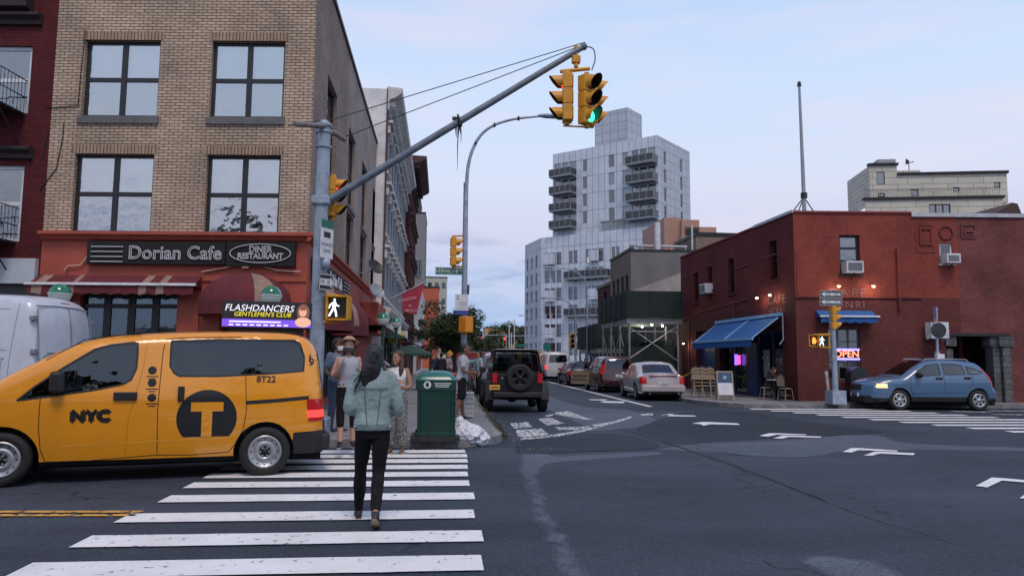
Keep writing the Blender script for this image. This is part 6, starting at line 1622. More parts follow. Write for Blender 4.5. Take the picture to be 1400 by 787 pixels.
ms = sedan('dark maroon sedan with a yellow plate parked ahead of the open-door car', (8.45, 45.8), HP, MARP, 1.8, 4.8, 1.44, plate='yellow')
vt2 = [(2.5, .35), (2.55, .8), (2.3, 1.05), (1.7, 1.3), (1.2, 1.9), (.7, 2.08), (-1, 2.12), (-2.2, 2.08), (-2.42, 1.98), (-2.5, 1.5), (-2.55, .8), (-2.5, .4)]
wv = Car('passenger_van', 'white passenger van with two dark rear windows parked down the street', 'van', (8.3, 54.5, 0), HP, vt2, 1.98, (1.6, -1.6), .35, .36, 1.1, .12, .12, .04, .3, .08, [WHP, PLA, CARG, UND], group='cars parked along the side street', step=.14)
wv.sides([('side_window', [(1.5, 1.35), (1.1, 1.8), (.5, 1.85), (.5, 1.35)], CARG, .005), ('side_window', [(.3, 1.35), (.3, 1.85), (-.9, 1.85), (-.9, 1.35)], CARG, .005), ('side_window', [(-1.05, 1.35), (-1.05, 1.85), (-2.1, 1.82), (-2.15, 1.35)], CARG, .005)])
wv.strip(lambda x, z, q: ('rear_window' if x < -2 and 1.35 < z < 1.9 and (.1 < q < .46 or .54 < q < .9) else ('windshield' if x > 1 and z > 1.35 and .1 < q < .9 else 0)), .03); wv.finish(); four(wv, 'steel')
wrap(wv, 'tail_lamp', .9, 1.2, False, .06, TAIL_ON, .08)
sedan('small dark car half hidden by the white passenger van', (6.0, 61), HP+R(8), DKP, 1.8, 4.6, 1.45)
sedan('silver car with lit tail lamps driving away beyond the black jeep', (4.2, 66), HP, SILV, 1.8, 4.6, 1.46)
sedan('dark wagon parked far down on the right kerb', (8.4, 74), HP, DKP, 1.82, 4.7, 1.6, kind='wagon')
sedan('white car parked farthest down the right kerb', (8.4, 84), HP, WHP, 1.8, 4.6, 1.45)
sedan('dark grey hatchback parked on the left kerb ahead of the black jeep', (2.3, 31.5), HP, GRP, 1.8, 4.5, 1.55, kind='wagon')
sedan('dark sedan parked second ahead of the black jeep on the left kerb', (2.3, 38.5), HP, DKP, 1.8, 4.6, 1.45)

# --- black off-road car with spare wheel
JB = mat('jeep_black', (.006, .006, .007), .35, var=.2, coat=.4, dirt=.05); JT = mat('jeep_soft_top', (.02, .021, .022), .7, bump=.2); 
jt = thing('offroad_car', 'black boxy off-road car with rear spare wheel parked at the left kerb', 'car', (2.22, 23.25, 0), HP)
def jb(name, m, *a, bev=.02, par=None): b = MB(); b.box(*a); return b.build(name, m, par or jt, bev=bev)
def lo(name, m, secs, par=None, bev=.02, cap=True):
    b = MB(); P = []
    for (x, hw, z0, z1, hw1) in secs: P.append([Vector((x, -hw, z0)), Vector((x, hw, z0)), Vector((x, hw1, z1)), Vector((x, -hw1, z1))])
    for a, c in zip(P, P[1:]):
        for k in range(4): b.face([a[k], a[(k+1) % 4], c[(k+1) % 4], c[k]])
    if cap: b.face(P[0]); b.face(P[-1][::-1])
    return b.build(name, m, par or jt, bev=bev, weld=True)
lo('body', JB, [(-1.78, .76, .52, 1.12, .74), (-.2, .77, .50, 1.13, .76), (.55, .77, .52, 1.12, .76)])
lo('hood', JB, [(.56, .76, .60, 1.14, .74), (1.9, .60, .62, 1.03, .56)])
jb('grille', JB, 1.90, 1.96, -.58, .58, .62, 1.0)
lo('hard_top', JT, [(-1.76, .73, 1.12, 1.76, .62), (-1.6, .73, 1.12, 1.80, .62), (-.2, .74, 1.13, 1.82, .64), (.25, .74, 1.13, 1.78, .64)], cap=False, bev=0)
b = MB(); b.face([(.5, -.68, 1.15), (.5, .68, 1.15), (.27, .60, 1.75), (.27, -.60, 1.75)]); b.build('windshield', CARG, jt); b = MB(); b.tube([(.5, -.72, 1.12), (.26, -.63, 1.79), (.26, .63, 1.79), (.5, .72, 1.12), (.5, -.72, 1.12)], .03, 6); b.build('window_frame', PLA, jt)
b = MB()
for y in (-.38, .38): b.box(-.35, -.2, y-.22, y+.22, 1.0, 1.42); b.box(-.34, -.24, y-.1, y+.1, 1.45, 1.62)
b.build('seat', SEAT, jt, bev=.03)
b = MB()
b.box(-1.80, .35, -.64, .64, 1.815, 1.85); b.build('roof_panel', mat('grey_roof', (.20, .20, .21), .4, dirt=.3), jt, bev=.02)
b = MB(); z0, z1 = 1.17, 1.70
b.face([(-1.79, -.66, z0), (-1.79, .66, z0), (-1.775, .57, z1), (-1.775, -.57, z1)]); b.build('rear_window', glassmat('jeep_glass', refl=.12, tint=(.4, .42, .44)), jt)
b = MB(); b.tube([(-1.79, -.66, z0), (-1.79, .66, z0), (-1.775, .57, z1), (-1.775, -.57, z1), (-1.79, -.66, z0)], .02, 6); b.tube([(-1.78, .3, z0), (-1.80, -.05, z0+.12)], .012, 5); b.build('window_seal', PLA, jt)
for s_ in (1, -1):
    for xa_, xc in ((-1.55, -.75), (-.62, .18)):
        b = MB(); b.face([(xa_, s_*.742, 1.2), (xc, s_*.748, 1.2), (xc, s_*.67, 1.68), (xa_, s_*.665, 1.68)]); b.build('side_window', CARG, jt)
    # flared wing over each wheel
    for cx in (-1.2, 1.25):
        b = MB(); r0 = .50; P = [(cx+r0*1.12*math.cos(a), .42+r0*math.sin(a)) for a in [R(-5+190*k/10) for k in range(11)]]
        rows = [[Vector((x, s_*.70, z)) for x, z in P], [Vector((x, s_*.93, z-.015)) for x, z in P], [Vector((x, s_*.94, z-.07)) for x, z in P], [Vector((cx+(x-cx)*.9, s_*.72, .42+(z-.42)*.88)) for x, z in P]]
        b.grid(rows, 0); b.build('wheel_flare', PLA, jt)
        wheel(jt, cx, s_*.81, .405, .25, 'dark', s_, 5)
    b = MB(); b.box(-1.83, -1.75, s_*.60, s_*.73, .86, 1.14); b.build('tail_lamp', TAIL, jt, bev=.012)
    b = MB(); b.box(.60, .70, s_*.78, s_*1.0, 1.12, 1.30); b.build('mirror', PLA, jt, bev=.03)
    b = MB(); b.tube([(1.95, s_*.42, .88), (1.99, s_*.42, .88)], .09, 14); b.build('headlamp', FR_W, jt)
sp = wheel(jt, -2.0, 0, .395, .24, 'dark', 1, 5, name='spare_wheel')
sp.rotation_euler = (0, 0, HP); 
# spare stands at the tailgate, facing back: rebuild in place
for o_ in [sp]+list(sp.children):
    me = o_.data
    for v in me.vertices:
        x, y, z = v.co; v.co = (-1.93-y*1.0, -.05+(x+2.0)*1.0, z+.62)
    me.flip_normals()
sp.rotation_euler = (0, 0, 0)
jb('tailgate', JB, -1.82, -1.78, -.60, .60, .60, 1.12, bev=.015); jb('rear_bumper', PLA, -2.0, -1.78, -.72, .72, .44, .60, bev=.03); jb('front_bumper', PLA, 2.0, 2.15, -.7, .7, .45, .6)
b = MB(); b.box(-1.90, -1.86, .52, .82, .66, .80); pl_ = b.build('number_plate', MATS['yellow_plate'], jt, bev=.005)
b = MB(); [b.box(-1.904, -1.90, .56+q*.04, .585+q*.04, .70, .765) for q in range(6)]; b.build('plate_marks', MATS['plate_ink'], pl_)
b = MB(); b.box(-1.84, -1.79, -.12, .12, 1.12, 1.17); b.build('brake_lamp', TAIL, jt)
jb('underbody', UND, -1.7, 1.8, -.45, .45, .36, .55); b = MB(); b.tube([(-1.2, -.75, .40), (-1.2, .75, .40)], .05, 8); b.ellip((-1.2, .1, .38), .13, .15, .12, 10); b.tube([(-1.4, -.4, .33), (-1.95, -.5, .36)], .035, 8); b.build('axle', UND, jt)
b = MB(); b.tube([(-1.8, .45, 1.0), (-1.84, .45, 1.0)], .03, 8); b.build('badge', FR_G, jt)
# ---------------------------------------------------------------- street furniture
POLE = mat('pole_grey_paint', (.30, .36, .44), .45, metal=.2, var=.25, vs=5, bump=.15, bs=30, dirt=.35)
SIGY = mat('signal_yellow', (.62, .285, .015), .45, var=.12, vs=6, dirt=.2); SIGB = mat('visor_black', (.01, .01, .01), .6); LENS = mat('dark_lens', (.03, .01, .01), .2, coat=.5)
GREENL = glow('green_lamp', (.05, 1, .55), 3.0); REDL = glow('red_signal_lamp', (1, .04, .03), 2.5); WHL = glow('walk_lamp', (.75, .93, 1), 2.0); HANDL = glow('hand_lamp', (1, .25, .04), 2.4)
SGREEN = mat('sign_green', (.01, .14, .10), .45); SWHITE = mat('sign_white', (.66, .68, .70), .45, dirt=.15); SBLK = mat('sign_black', (.012, .012, .014), .5); SBLUE = mat('sign_blue', (.03, .06, .30), .5)
def signal_head(par, c, yaw, sec=.31, lit=None, rear=True):
    """three-lamp head centred at c, lamps face local +Y turned by yaw"""
    M = Matrix.Translation(c) @ Matrix.Rotation(yaw, 4, 'Z'); w = sec*.96
    h = bpy.data.objects.new('signal_head', None)
    b = MB()
    for k in range(3):
        z = (1-k)*sec; b.box(-w/2, w/2, -w*.42, w*.18, z-sec*.485, z+sec*.485, M=M)
        b.box(-w*.4, w*.4, -w*.5, -w*.42, z-sec*.38, z+sec*.38, M=M)
    b.tube([M @ Vector((0, -w*.1, -1.5*sec)), M @ Vector((0, -w*.1, -1.5*sec-.06))], .05, 10); b.tube([M @ Vector((0, -w*.1, 1.5*sec)), M @ Vector((0, -w*.1, 1.5*sec+.07))], .05, 10)
    o = b.build('signal_head', SIGY, par, bev=.012)
    for k in range(3):
        z = (1-k)*sec; r = sec*.40; b = MB(); n = 20; a0, a1 = R(-50), R(230)
        fr = []
        for y, rr_ in ((w*.16, r), (w*.16+sec*.85, r*.98)):
            fr.append([M @ Vector((rr_*math.cos(a0+(a1-a0)*i/n), y, z+rr_*math.sin(a0+(a1-a0)*i/n))) for i in range(n+1)])
        # visor is cut back at its lower edge
        for i in range(n+1):
            a = a0+(a1-a0)*i/n; cut = .35+.65*max(0, (math.sin(a)+.77)/1.77)
            p = Vector((r*.98*math.cos(a), w*.16+sec*.85*cut, z+r*.98*math.sin(a))); fr[1][i] = M @ p
        b.grid(fr, 0); inn = [[M @ (M.inverted() @ p*1).xyz if False else p for p in row] for row in fr]
        C = M @ Vector((0, 0, z))
        fi = []
        for row in fr:
            q = []
            for p in row:
                l_ = M.inverted() @ p; l_ = Vector((l_.x*.96, l_.y, z+(l_.z-z)*.96)); q.append(M @ l_)
            fi.append(q)
        b.grid(fi, 1); b.build('visor', [SIGY, SIGB], o)
        b = MB(); b.lathe([(r*.93, 0), (r*.6, .02), (0, .03)], 18, M @ Matrix.Translation((0, w*.19, z)) @ Matrix.Rotation(-math.pi/2, 4, 'X'))
        m = LENS
        if lit is not None and k == lit: m = (REDL, AMB, GREENL)[k]
        b.build('lens', m, o)
    return o
def man_icon(b, M, h, m=1):
    """white walking figure in local XY of M"""
    s = h/10
    def P(l): b.face([M @ Vector((x*s, y*s, 0)) for x, y in l], m)
    P([(.6*math.cos(a)*1.0+.2, 4.2+.75*math.sin(a)) for a in [2*math.pi*i/14 for i in range(14)]])
    P([(-1.0, 3.0), (.6, 3.3), (1.0, 2.9), (.8, 0), (-.9, -.2)]); P([(-.9, -.2), (.2, -.1), (-.9, -2.4), (-2.2, -4.6), (-3.1, -4.3), (-1.9, -2.2)]); P([(-.2, -.1), (.8, 0), (1.5, -2.2), (1.9, -4.7), (1.0, -4.8), (.5, -2.4)])
    P([(.6, 3.2), (1.0, 2.8), (1.6, 1.6), (2.9, 1.1), (2.7, .5), (1.2, 1.0), (.5, 2.0)]); P([(-1.0, 3.0), (-.8, 2.2), (-1.9, 1.2), (-2.4, -.4), (-3.0, -.2), (-2.5, 1.7)])
def hand_icon(b, M, h, m=1):
    s = h/10
    def P(l): b.face([M @ Vector((x*s, y*s, 0)) for x, y in l], m)
    P([(-1.8, -3.5), (1.4, -3.5), (1.8, 0), (-2.0, 0)])
    for k, (x, t) in enumerate(((-1.9, 3.0), (-.95, 3.9), (0, 3.7), (.95, 2.9))): P([(x, 0), (x+.8, 0), (x+.8, t), (x, t)])
    P([(1.4, -2.5), (3.0, 0), (2.5, .6), (1.5, -.8)])
def ped_signal(par, c, yaw, w=.44, h=.46, icon='man', frame=True):
    M = Matrix.Translation(c) @ Matrix.Rotation(yaw, 4, 'Z')
    b = MB(); b.box(-w/2, w/2, -.24, 0, -h/2, h/2, M=M); o = b.build('pedestrian_signal', SIGY, par, bev=.015)
    b = MB(); b.box(-w/2+.03, w/2-.03, .001, .004, -h/2+.03, h/2-.03, 0, M=M)
    if icon: (man_icon if icon == 'man' else hand_icon)(b, M @ MX((w*.16 if icon == 'man' else 0, .008, 0), (-1, 0, 0), (0, 0, 1)), h*.78)
    b.build('display', [SBLK, WHL if icon == 'man' else HANDL], o)
    b = MB()
    for k in range(9): z = -h/2+.05+k*(h-.1)/8; b.box(-w/2+.02, w/2-.02, .004, .03, z-.002, z+.002, M=M) if k in (0, 8) else None
    b.box(-w/2-.01, w/2+.01, 0, .06, h/2-.02, h/2+.01, M=M); b.box(-w/2-.01, -w/2+.02, 0, .05, -h/2, h/2-.02, M=M); b.box(w/2-.02, w/2+.01, 0, .05, -h/2, h/2-.02, M=M); b.box(-w/2-.01, w/2+.01, 0, .03, -h/2-.01, -h/2+.02, M=M)
    b.build('visor', SIGY, o); return o
def flat_sign(par, name, c, yaw, w, h, face, txt=(), m_txt=None, arrow=None, border=None):
    """plate whose face looks along local +Y; txt: (string, size, dx, dz)"""
    M = Matrix.Translation(c) @ Matrix.Rotation(yaw, 4, 'Z'); b = MB()
    b.box(-w/2, w/2, -.004, .004, -h/2, h/2, M=M); o = b.build(name, face, par)
    b = MB(); T = lambda dx, dz, o_=.007: M @ MX((-dx, o_, dz), (-1, 0, 0), (0, 0, 1))
    for s_, sz, dx, dz in txt: textmesh(b, s_, sz, T(dx, dz), extrude=0)
    if border:
        for q in ((-w/2+.01, w/2-.01, h/2-.022, h/2-.01), (-w/2+.01, w/2-.01, -h/2+.01, -h/2+.022), (-w/2+.01, -w/2+.022, -h/2+.022, h/2-.022), (w/2-.022, w/2-.01, -h/2+.022, h/2-.022)): b.box(q[0], q[1], .004, .0055, q[2], q[3], M=M)
    if b.f: b.build('lettering', m_txt or SBLK, o)
    return o, M
def one_way(par, c, yaw, w=.9, h=.28, left=True):
    o, M = flat_sign(par, 'one_way_sign', c, yaw, w, h, SBLK, border=True, m_txt=SWHITE)
    b = MB(); d = 1 if left else -1
    T = M @ MX((0, .006, 0), (-1, 0, 0), (0, 0, 1)); k = w/.9; q = h/.28
    P = [(-.40, 0), (-.25, .10), (-.25, .055), (.38, .055), (.38, -.055), (-.25, -.055), (-.25, -.10)]
    b.face([T @ Vector((x*d*k, y*q, 0)) for x, y in P]); b.build('arrow', SWHITE, o)
    b = MB(); T2 = M @ MX((0, .009, 0), (-1, 0, 0), (0, 0, 1)); i = 0
    textmesh(b, 'ONE', .10*q, T2 @ Matrix.Translation((-.12*d*k*1.0, 0, 0)), extrude=0, sx=1.0*k); textmesh(b, 'WAY', .10*q, T2 @ Matrix.Translation((.22*d*k, 0, 0)), extrude=0, sx=1.0*k); b.build('lettering', SBLK, o)
    return o
PI = math.pi
# --- mast arm signal at the near left corner
pb = onY(433, 480, 13.25); pb = Vector((pb.x, 13.25, .15))
t = thing('traffic_signal', 'tall grey signal pole with long mast arm carrying yellow signals over the crossing', 'traffic light', pb)
L = lambda v: Vector(v)-pb
zt_ = onY(443, 172, 13.25).z-.15
b = MB(); b.tube([(0, 0, 0), (0, 0, zt_*.5), (0, 0, zt_)], [.135, .125, .115], 18); b.lathe([(.13, zt_), (.12, zt_+.05), (.06, zt_+.10), (0, zt_+.12)], 18); b.build('pole', POLE, t)
b = MB(); b.box(-.25, .25, -.25, .25, 0, .35); b.build('base', POLE, t, bev=.04)
za_ = onY(441, 275, 13.25).z-.15
b = MB()
for z in (za_+.07, za_-.07, zt_-.12, zt_-.0, za_+1.0): b.tube([(0, 0, z-.02), (0, 0, z+.02)], .145, 18)
b.box(-.16, .16, -.16, .16, za_-.07, za_+.07); build_each(b, 'clamp', POLE, t, bev=.01)
ae = L(onY(798, 64, 13.5)); a0_ = Vector((.1, 0, za_))
b = MB(); b.tube([a0_, a0_*.5+ae*.5, ae], [.074, .064, .054], 14); b.ellip(ae, .075, .075, .075, 10); b.build('mast_arm', mat('slate_paint', (.13, .16, .20), .45, var=.3, vs=6, dirt=.3), t)
b = MB(); b.tube([L(onY(403, 169, 12.6)), Vector((0, -.13, zt_-.05)), L(onY(471, 191, 14.0))], .05, 10); b.build('cross_pipe', mat('rusty_pipe', (.20, .17, .16), .6, var=.5, vs=12), t)
b = MB()
for q0, q1 in (((472, 187, 13.9), (786, 66)), ((440, 168, 13.2), (800, 58)), ((395, 172, 12.5), (440, 165))):
    b.tube([L(onY(q0[0], q0[1], q0[2])), L(onY(q1[0], q1[1], 13.5 if q1[0] > 700 else 13.2))], .0095, 5)
b.build('guy_wire', DARKMET, t)
# clamp and hanging strap on the arm
cp = L(onY(627, 166, 13.4)); b = MB(); b.tube([cp+Vector((-.03, 0, -.03)), cp+Vector((.03, 0, .0))], .10, 10); b.tube([cp+Vector((-.02, -.1, .1)), cp+Vector((.03, -.1, -.1))], .02, 5); b.box(cp.x-.12, cp.x+.12, -.0+cp.y-.03, cp.y+.03, cp.z+.02, cp.z+.08); b.build('clamp', DARKMET, t)
b = MB()
for k in range(7):
    x = cp.x-.04+k*.014; ln = random.uniform(.25, .5) if k != 3 else .95
    b.tube([(x, cp.y, cp.z), (x+random.uniform(-.02, .03), cp.y-.02, cp.z-ln*.5), (x+random.uniform(-.02, .02), cp.y, cp.z-ln)], [.014, .010, .003], 5)
b.build('hanging_straps', mat('grey_strap', (.07, .08, .10), .7), t)
# two heads at the end of the arm
hc = L(onY(783, 100, 13.5))
b = MB(); b.tube([ae+Vector((-.15, 0, 0)), ae+Vector((-.15, 0, -.42))], .045, 10); b.box(ae.x-.23, ae.x-.07, ae.y-.06, ae.y+.06, ae.z-.34, ae.z-.2)
b.tube([L(onY(766, 98, 13.5)), L(onY(806, 94, 13.5))], .04, 8); b.tube([L(onY(770, 172, 13.5)), L(onY(806, 174, 13.5))], .02, 6); build_each(b, 'hanger', SIGY, t, bev=.008)
b = MB(); b.tube([tuple(p) for p in cat_rom([tuple(ae), tuple(ae+Vector((.18, 0, -.03))), tuple(ae+Vector((.22, -.02, -.25))), tuple(L(onY(809, 96, 13.45)))], 6)], .012, 5); b.build('cable', DARKMET, t)
signal_head(t, L(onY(773, 134, 13.5)), PI/2-.12, .315, 0); signal_head(t, L(onY(804, 137, 13.4)), PI+.62, .32, 2); signal_head(t, L(onY(811, 139, 13.75)), -PI/2+.1, .31, None)
signal_head(t, L(onY(457, 270, 13.45)), -PI/2-.12, .24, 0)
b = MB(); b.tube([L(onY(443, 297, 13.3)), L(onY(456, 297, 13.45)), L(onY(457, 290, 13.45))], .015, 6); b.build('cable', DARKMET, t)
ped_signal(t, L(onY(461.5, 420.5, 13.1)), PI-.15, .38, .42)
b = MB(); b.tube([L(onY(440, 404, 13.2)), L(onY(463, 404, 13.2))], .025, 8); b.tube([L(onY(438, 440, 13.2)), L(onY(462, 440, 13.2))], .025, 8); b.build('bracket', SIGY, t)
o, M = flat_sign(t, 'lane_sign', L(onY(447, 327, 13.1)), PI+1.05, .34, .68, SWHITE, [('SHARED', .085, 0, -.10), ('LANE', .085, 0, -.21)])
b = MB(); b.box(-.17, .17, .005, .008, .20, .34, M=M); b.build('sign_band', SGREEN, o)
b = MB(); b.box(-.09, .09, .005, .008, .03, .13, M=M); b.build('pictogram', SBLK, o)
b = MB(); p = L(onY(446, 360, 13.1)); b.lathe([(0, -.1), (.07, -.08), (.07, .08), (0, .1)], 8, Matrix.Translation(p)); b.build('sensor', POLE, t)
one_way(t, L(onY(446, 385.5, 13.1)), PI+.95, .36, .30, left=False)
# --- lamp post at the corner of the side street
lp = Vector((.66, 22.3, .15)); Y = lp.y
t = thing('street_lamp', 'tall grey street lamp with curved arm carrying the green VERNON BLVD sign', 'street lamp', lp)
L = lambda v: Vector(v)-lp
zt_ = onY(638, 250, Y).z-.15
b = MB(); b.tube([(0, 0, 0), (0, 0, 2.2), (0, 0, zt_)], [.115, .095, .075], 14); b.build('pole', POLE, t)
arm = [L(onY(*p, Y)) for p in ((638, 252), (640, 228), (646, 205), (658, 184), (676, 171), (700, 163.5), (722, 160.5), (744, 158.5))]
b = MB(); q = cat_rom([tuple(p) for p in arm], 5); b.tube(q, [.06-.03*i/len(q) for i in range(len(q))], 10); b.build('lamp_arm', POLE, t)
b = MB(); e = arm[-1]; b.loft([(e+Vector((-.2, 0, 0)), (0, .05, 0), (0, 0, .04)), (e+Vector((.05, 0, .0)), (0, .13, 0), (0, 0, .07)), (e+Vector((.4, 0, -.0)), (0, .15, 0), (0, 0, .07)), (e+Vector((.6, 0, -.01)), (0, .08, 0), (0, 0, .04))], 12); b.build('lamp_head', POLE, t)
b = MB()
for k in (12, 20, 27): p = Vector(q[k]); b.tube([p+Vector((-.03, 0, 0)), p+Vector((.03, 0, .0))], .075, 8)
b.build('clamp', DARKMET, t)
signal_head(t, L(onY(621.5, 344, Y)), -PI/2, .29, 0)
b = MB(); b.tube([L(onY(618, 323, Y)), L(onY(637, 322, Y))], .028, 6); b.tube([L(onY(618, 364, Y)), L(onY(637, 364, Y))], .028, 6); b.build('bracket', SIGY, t)
c_ = L(onY(614.5, 370.5, Y)); flat_sign(t, 'street_name_sign', c_, PI-.02, .86, .235, SGREEN, [('VERNON', .165, -.09, 0), ('BLVD', .085, .31, .03)], SWHITE, border=True)
o, M = flat_sign(t, 'parking_sign', L(onY(631, 416, Y-.13)), PI, .40, .62, SWHITE, [('2', .16, -.12, .20), ('HR METER', .05, .05, .05), ('PARKING', .05, .05, -.02)])
b = MB(); b.box(-.20, .20, .005, .008, -.31, -.18, M=M); b.box(-.15, .15, .005, .008, -.125, -.115, M=M); b.build('sign_band', SBLUE, o)
flat_sign(t, 'parking_sign', L(onY(639.5, 396, Y+.1)), PI/2+.3, .3, .3, POLE)
b = MB(); c_ = L(onY(637, 443.5, Y-.25)); M = Matrix.Translation(c_) @ Matrix.Rotation(.75, 4, 'Z'); b.box(-.16, .16, -.16, .16, -.24, .24, M=M); b.build('pedestrian_signal', mat('signal_orange', (.70, .25, .015), .45, dirt=.15), t, bev=.025)
b = MB(); b.tube([c_+Vector((0, 0, -.24)), c_+Vector((0, 0, -.33))], .04, 8); b.build('bracket', SIGY, t)
# --- signal post at the red building
rp_ = G(1143, 552, .15)
t = thing('traffic_signal', 'short signal post with two ONE WAY signs at the red building corner', 'traffic light', rp_); L = lambda v: Vector(v)-rp_
Y = rp_.y; zt_ = onY(1137, 428, Y).z-.15
b = MB(); b.tube([(0, 0, 0), (-.02, 0, zt_)], [.10, .085], 14); b.build('pole', POLE, t)
b = MB(); b.prism([(-.24, -.24), (.24, -.24), (.24, .24), (-.24, .24)], .45); b.build('base', POLE, t, bev=.03)
signal_head(t, L(onY(1140, 434, Y)), -PI/2, .26, None)
Yf = onP(1136, 402, F3.A, F3.ey).y
one_way(t, L(onY(1136, 402, Y-.1)), PI, .80, .25); one_way(t, L(onY(1136, 412.6, Y-.1)), PI, .80, .25)
b = MB(); b.tube([L(onY(1137, 428, Y)), L(onY(1136, 396, Y))], .03, 8); b.build('sign_post', POLE, t)
ped_signal(t, L(onY(1126, 466, Y-.05)), PI, .36, .42); ped_signal(t, L(onY(1113, 465.5, Y+.1)), PI-.5, .30, .38, 'hand')
b = MB(); b.tube([L(onY(1112, 457, Y)), L(onY(1140, 456, Y))], .02, 6); b.tube([L(onY(1124, 475, Y)), L(onY(1140, 475, Y))], .02, 6); b.build('bracket', SIGY, t)
lp2 = G(1135, 551.5, .15)
t = thing('bollard', 'thin leaning pale board post beside the signal post base', 'post', lp2)
b = MB(); b.tube([(0, 0, 0), (-.10, 0, 1.02)], .05, 8); b.ellip((-.10, 0, 1.02), .07, .05, .07, 8); b.build('post', mat('weathered_white', (.42, .42, .42), .7, dirt=.5), t)
# post with box and small sign behind the SUV
q = onY(1283, 540, 24.45); q.z = .15; t = thing('sign_post', 'grey post with meter box and small purple sign behind the blue SUV', 'sign post', q); L = lambda v: Vector(v)-q; Y = q.y
b = MB(); b.tube([(0, 0, 0), L(onY(1280, 420, Y))], .05, 10); b.tube([(.0, 0, 0), L(onY(1281.5, 480, Y))], .085, 10); b.build('pole', POLE, t)
b = MB(); p = L(onY(1281.5, 490, Y)); b.box(p.x-.14, p.x+.14, -.20, -.05, p.z-.2, p.z+.16); b.build('meter_box', SWHITE, t, bev=.01)
flat_sign(t, 'sign_plate', L(onY(1277, 426, Y-.06)), PI+.8, .26, .34, mat('sign_purple', (.12, .10, .34), .5)); flat_sign(t, 'sign_plate', L(onY(1277.5, 437, Y-.06)), PI+.8, .16, .16, mat('sign_pink', (.5, .2, .25), .5))
b = MB(); b.tube([L(onY(1268, 464, Y)), L(onY(1279, 445, Y))], .015, 5); b.build('bracket', POLE, t)
# mailbox
q = onY(1172, 540, 24.6); q.z = .15; t = thing('mailbox', 'dark green round-topped mailbox on four short legs against the red wall', 'mailbox', q, -YAW)
MBX = mat('mailbox_green', (.012, .022, .024), .4, var=.2)
prof = [(-.30, .28)]+[(-.30, .95)]+[(-.30*math.cos(a), .95+.27*math.sin(a)) for a in [PI*k/12 for k in range(1, 12)]]+[(.30, .95), (.30, .28)]
b = MB(); b.prism(prof, .5, Matrix.Rotation(PI/2, 4, 'X') @ Matrix.Translation((0, 0, -.25))); b.build('box', MBX, t, bev=.015)
for x in (-.26, .26):
    for y in (-.2, .2): b = MB(); b.box(x-.03, x+.03, y-.03, y+.03, 0, .28); b.build('leg', MBX, t)
b = MB(); b.box(-.24, .24, -.285, -.27, .86, .92); b.build('pull_door', DARKMET, t)
# --- cafe furniture on the right pavement
WICK = mat('wicker', (.30, .23, .16), .8, var=.4, vs=60); WICKD = mat('dark_cane', (.05, .035, .025), .7)
def bistro_chair(label, loc, rz, group='wicker bistro chairs'):
    t = thing('bistro_chair', label, 'chair', loc, rz, group)
    b = MB(); b.lathe([(0, .455), (.19, .455), (.205, .44), (.19, .425), (0, .425)], 18); b.build('seat', WICK, t)
    b = MB(); prof = [(-.17, .52), (-.19, .70), (-.15, .84), (0, .90), (.15, .84), (.19, .70), (.17, .52)]
    rows = [[Vector((x, .20+.02*abs(x)*5-.03*(1 if i else 0), z)) for x, z in prof] for i in (0, 1)]
    b.face(rows[0]); b.face(rows[1][::-1]); b.grid(rows, 0); b.build('backrest', WICK, t)
    b = MB(); b.tube(cat_rom([(-.18, .18, .43), (-.20, .21, .70), (-.15, .21, .86), (0, .21, .92), (.15, .21, .86), (.20, .21, .70), (.18, .18, .43)], 4), .014, 6); b.build('back_frame', WICKD, t)
    for sx in (-1, 1):
        for sy in (-1, 1): b = MB(); b.tube([(sx*.15, sy*.15, .43), (sx*.19, sy*.20, 0)], .013, 6); b.build('leg', WICK, t)
    b = MB(); b.tube([(.17*math.cos(a), .17*math.sin(a), .2) for a in [2*PI*k/16 for k in range(17)]], .008, 5); b.build('stretcher', WICK, t)
    return t
ch = None
STK = [(954, 'left'), (964, 'middle'), (975, 'right')]
for i, (px_, nm) in enumerate(STK):
    g = G(px_, 543, .15)
    for k in range(3):
        lb = '%s wicker chair of the %s stack beside the blackboard sign' % (('bottom', 'second', 'top')[k], nm)
        loc = (g.x, g.y+.03*k, .15+.13*k)
        if ch is None: ch = bistro_chair(lb, loc, 0)
        else: dup(ch, loc, .1*i-.1, lb)
def atX(px_, X): d = ray(px_, 540); return Vector((X, X*d.y/d.x, .15))
g = atX(1074, 12.25); dup(ch, (g.x, g.y, .15), PI*.5+.3, 'empty wicker chair on the right of the small cafe table under the blue awning')
g2 = atX(1050, 11.95); dup(ch, (g2.x-.05, g2.y, .15), -PI*.5, 'wicker chair under the man sitting at the small cafe table')
gm = (g+g2)/2
t = thing('bistro_table', 'small round cafe table between the two chairs under the blue awning', 'table', (gm.x, gm.y+.15, .15))
b = MB(); b.lathe([(0, .74), (.28, .74), (.29, .725), (.28, .71), (0, .71)], 20); b.build('tabletop', FR_G, t); b = MB(); b.tube([(0, 0, .02), (0, 0, .71)], .025, 8); b.build('stem', DARKMET, t); b = MB(); b.lathe([(0, .04), (.2, .015), (.2, 0)], 14); b.build('foot', DARKMET, t)
g = G(991, 546.5, .15)
t = thing('menu_board', 'a-frame menu board with blue header and white lower sheet on the pavement', 'signboard', g, -.05)
b = MB(); M1 = Matrix.Rotation(R(9), 4, 'X')
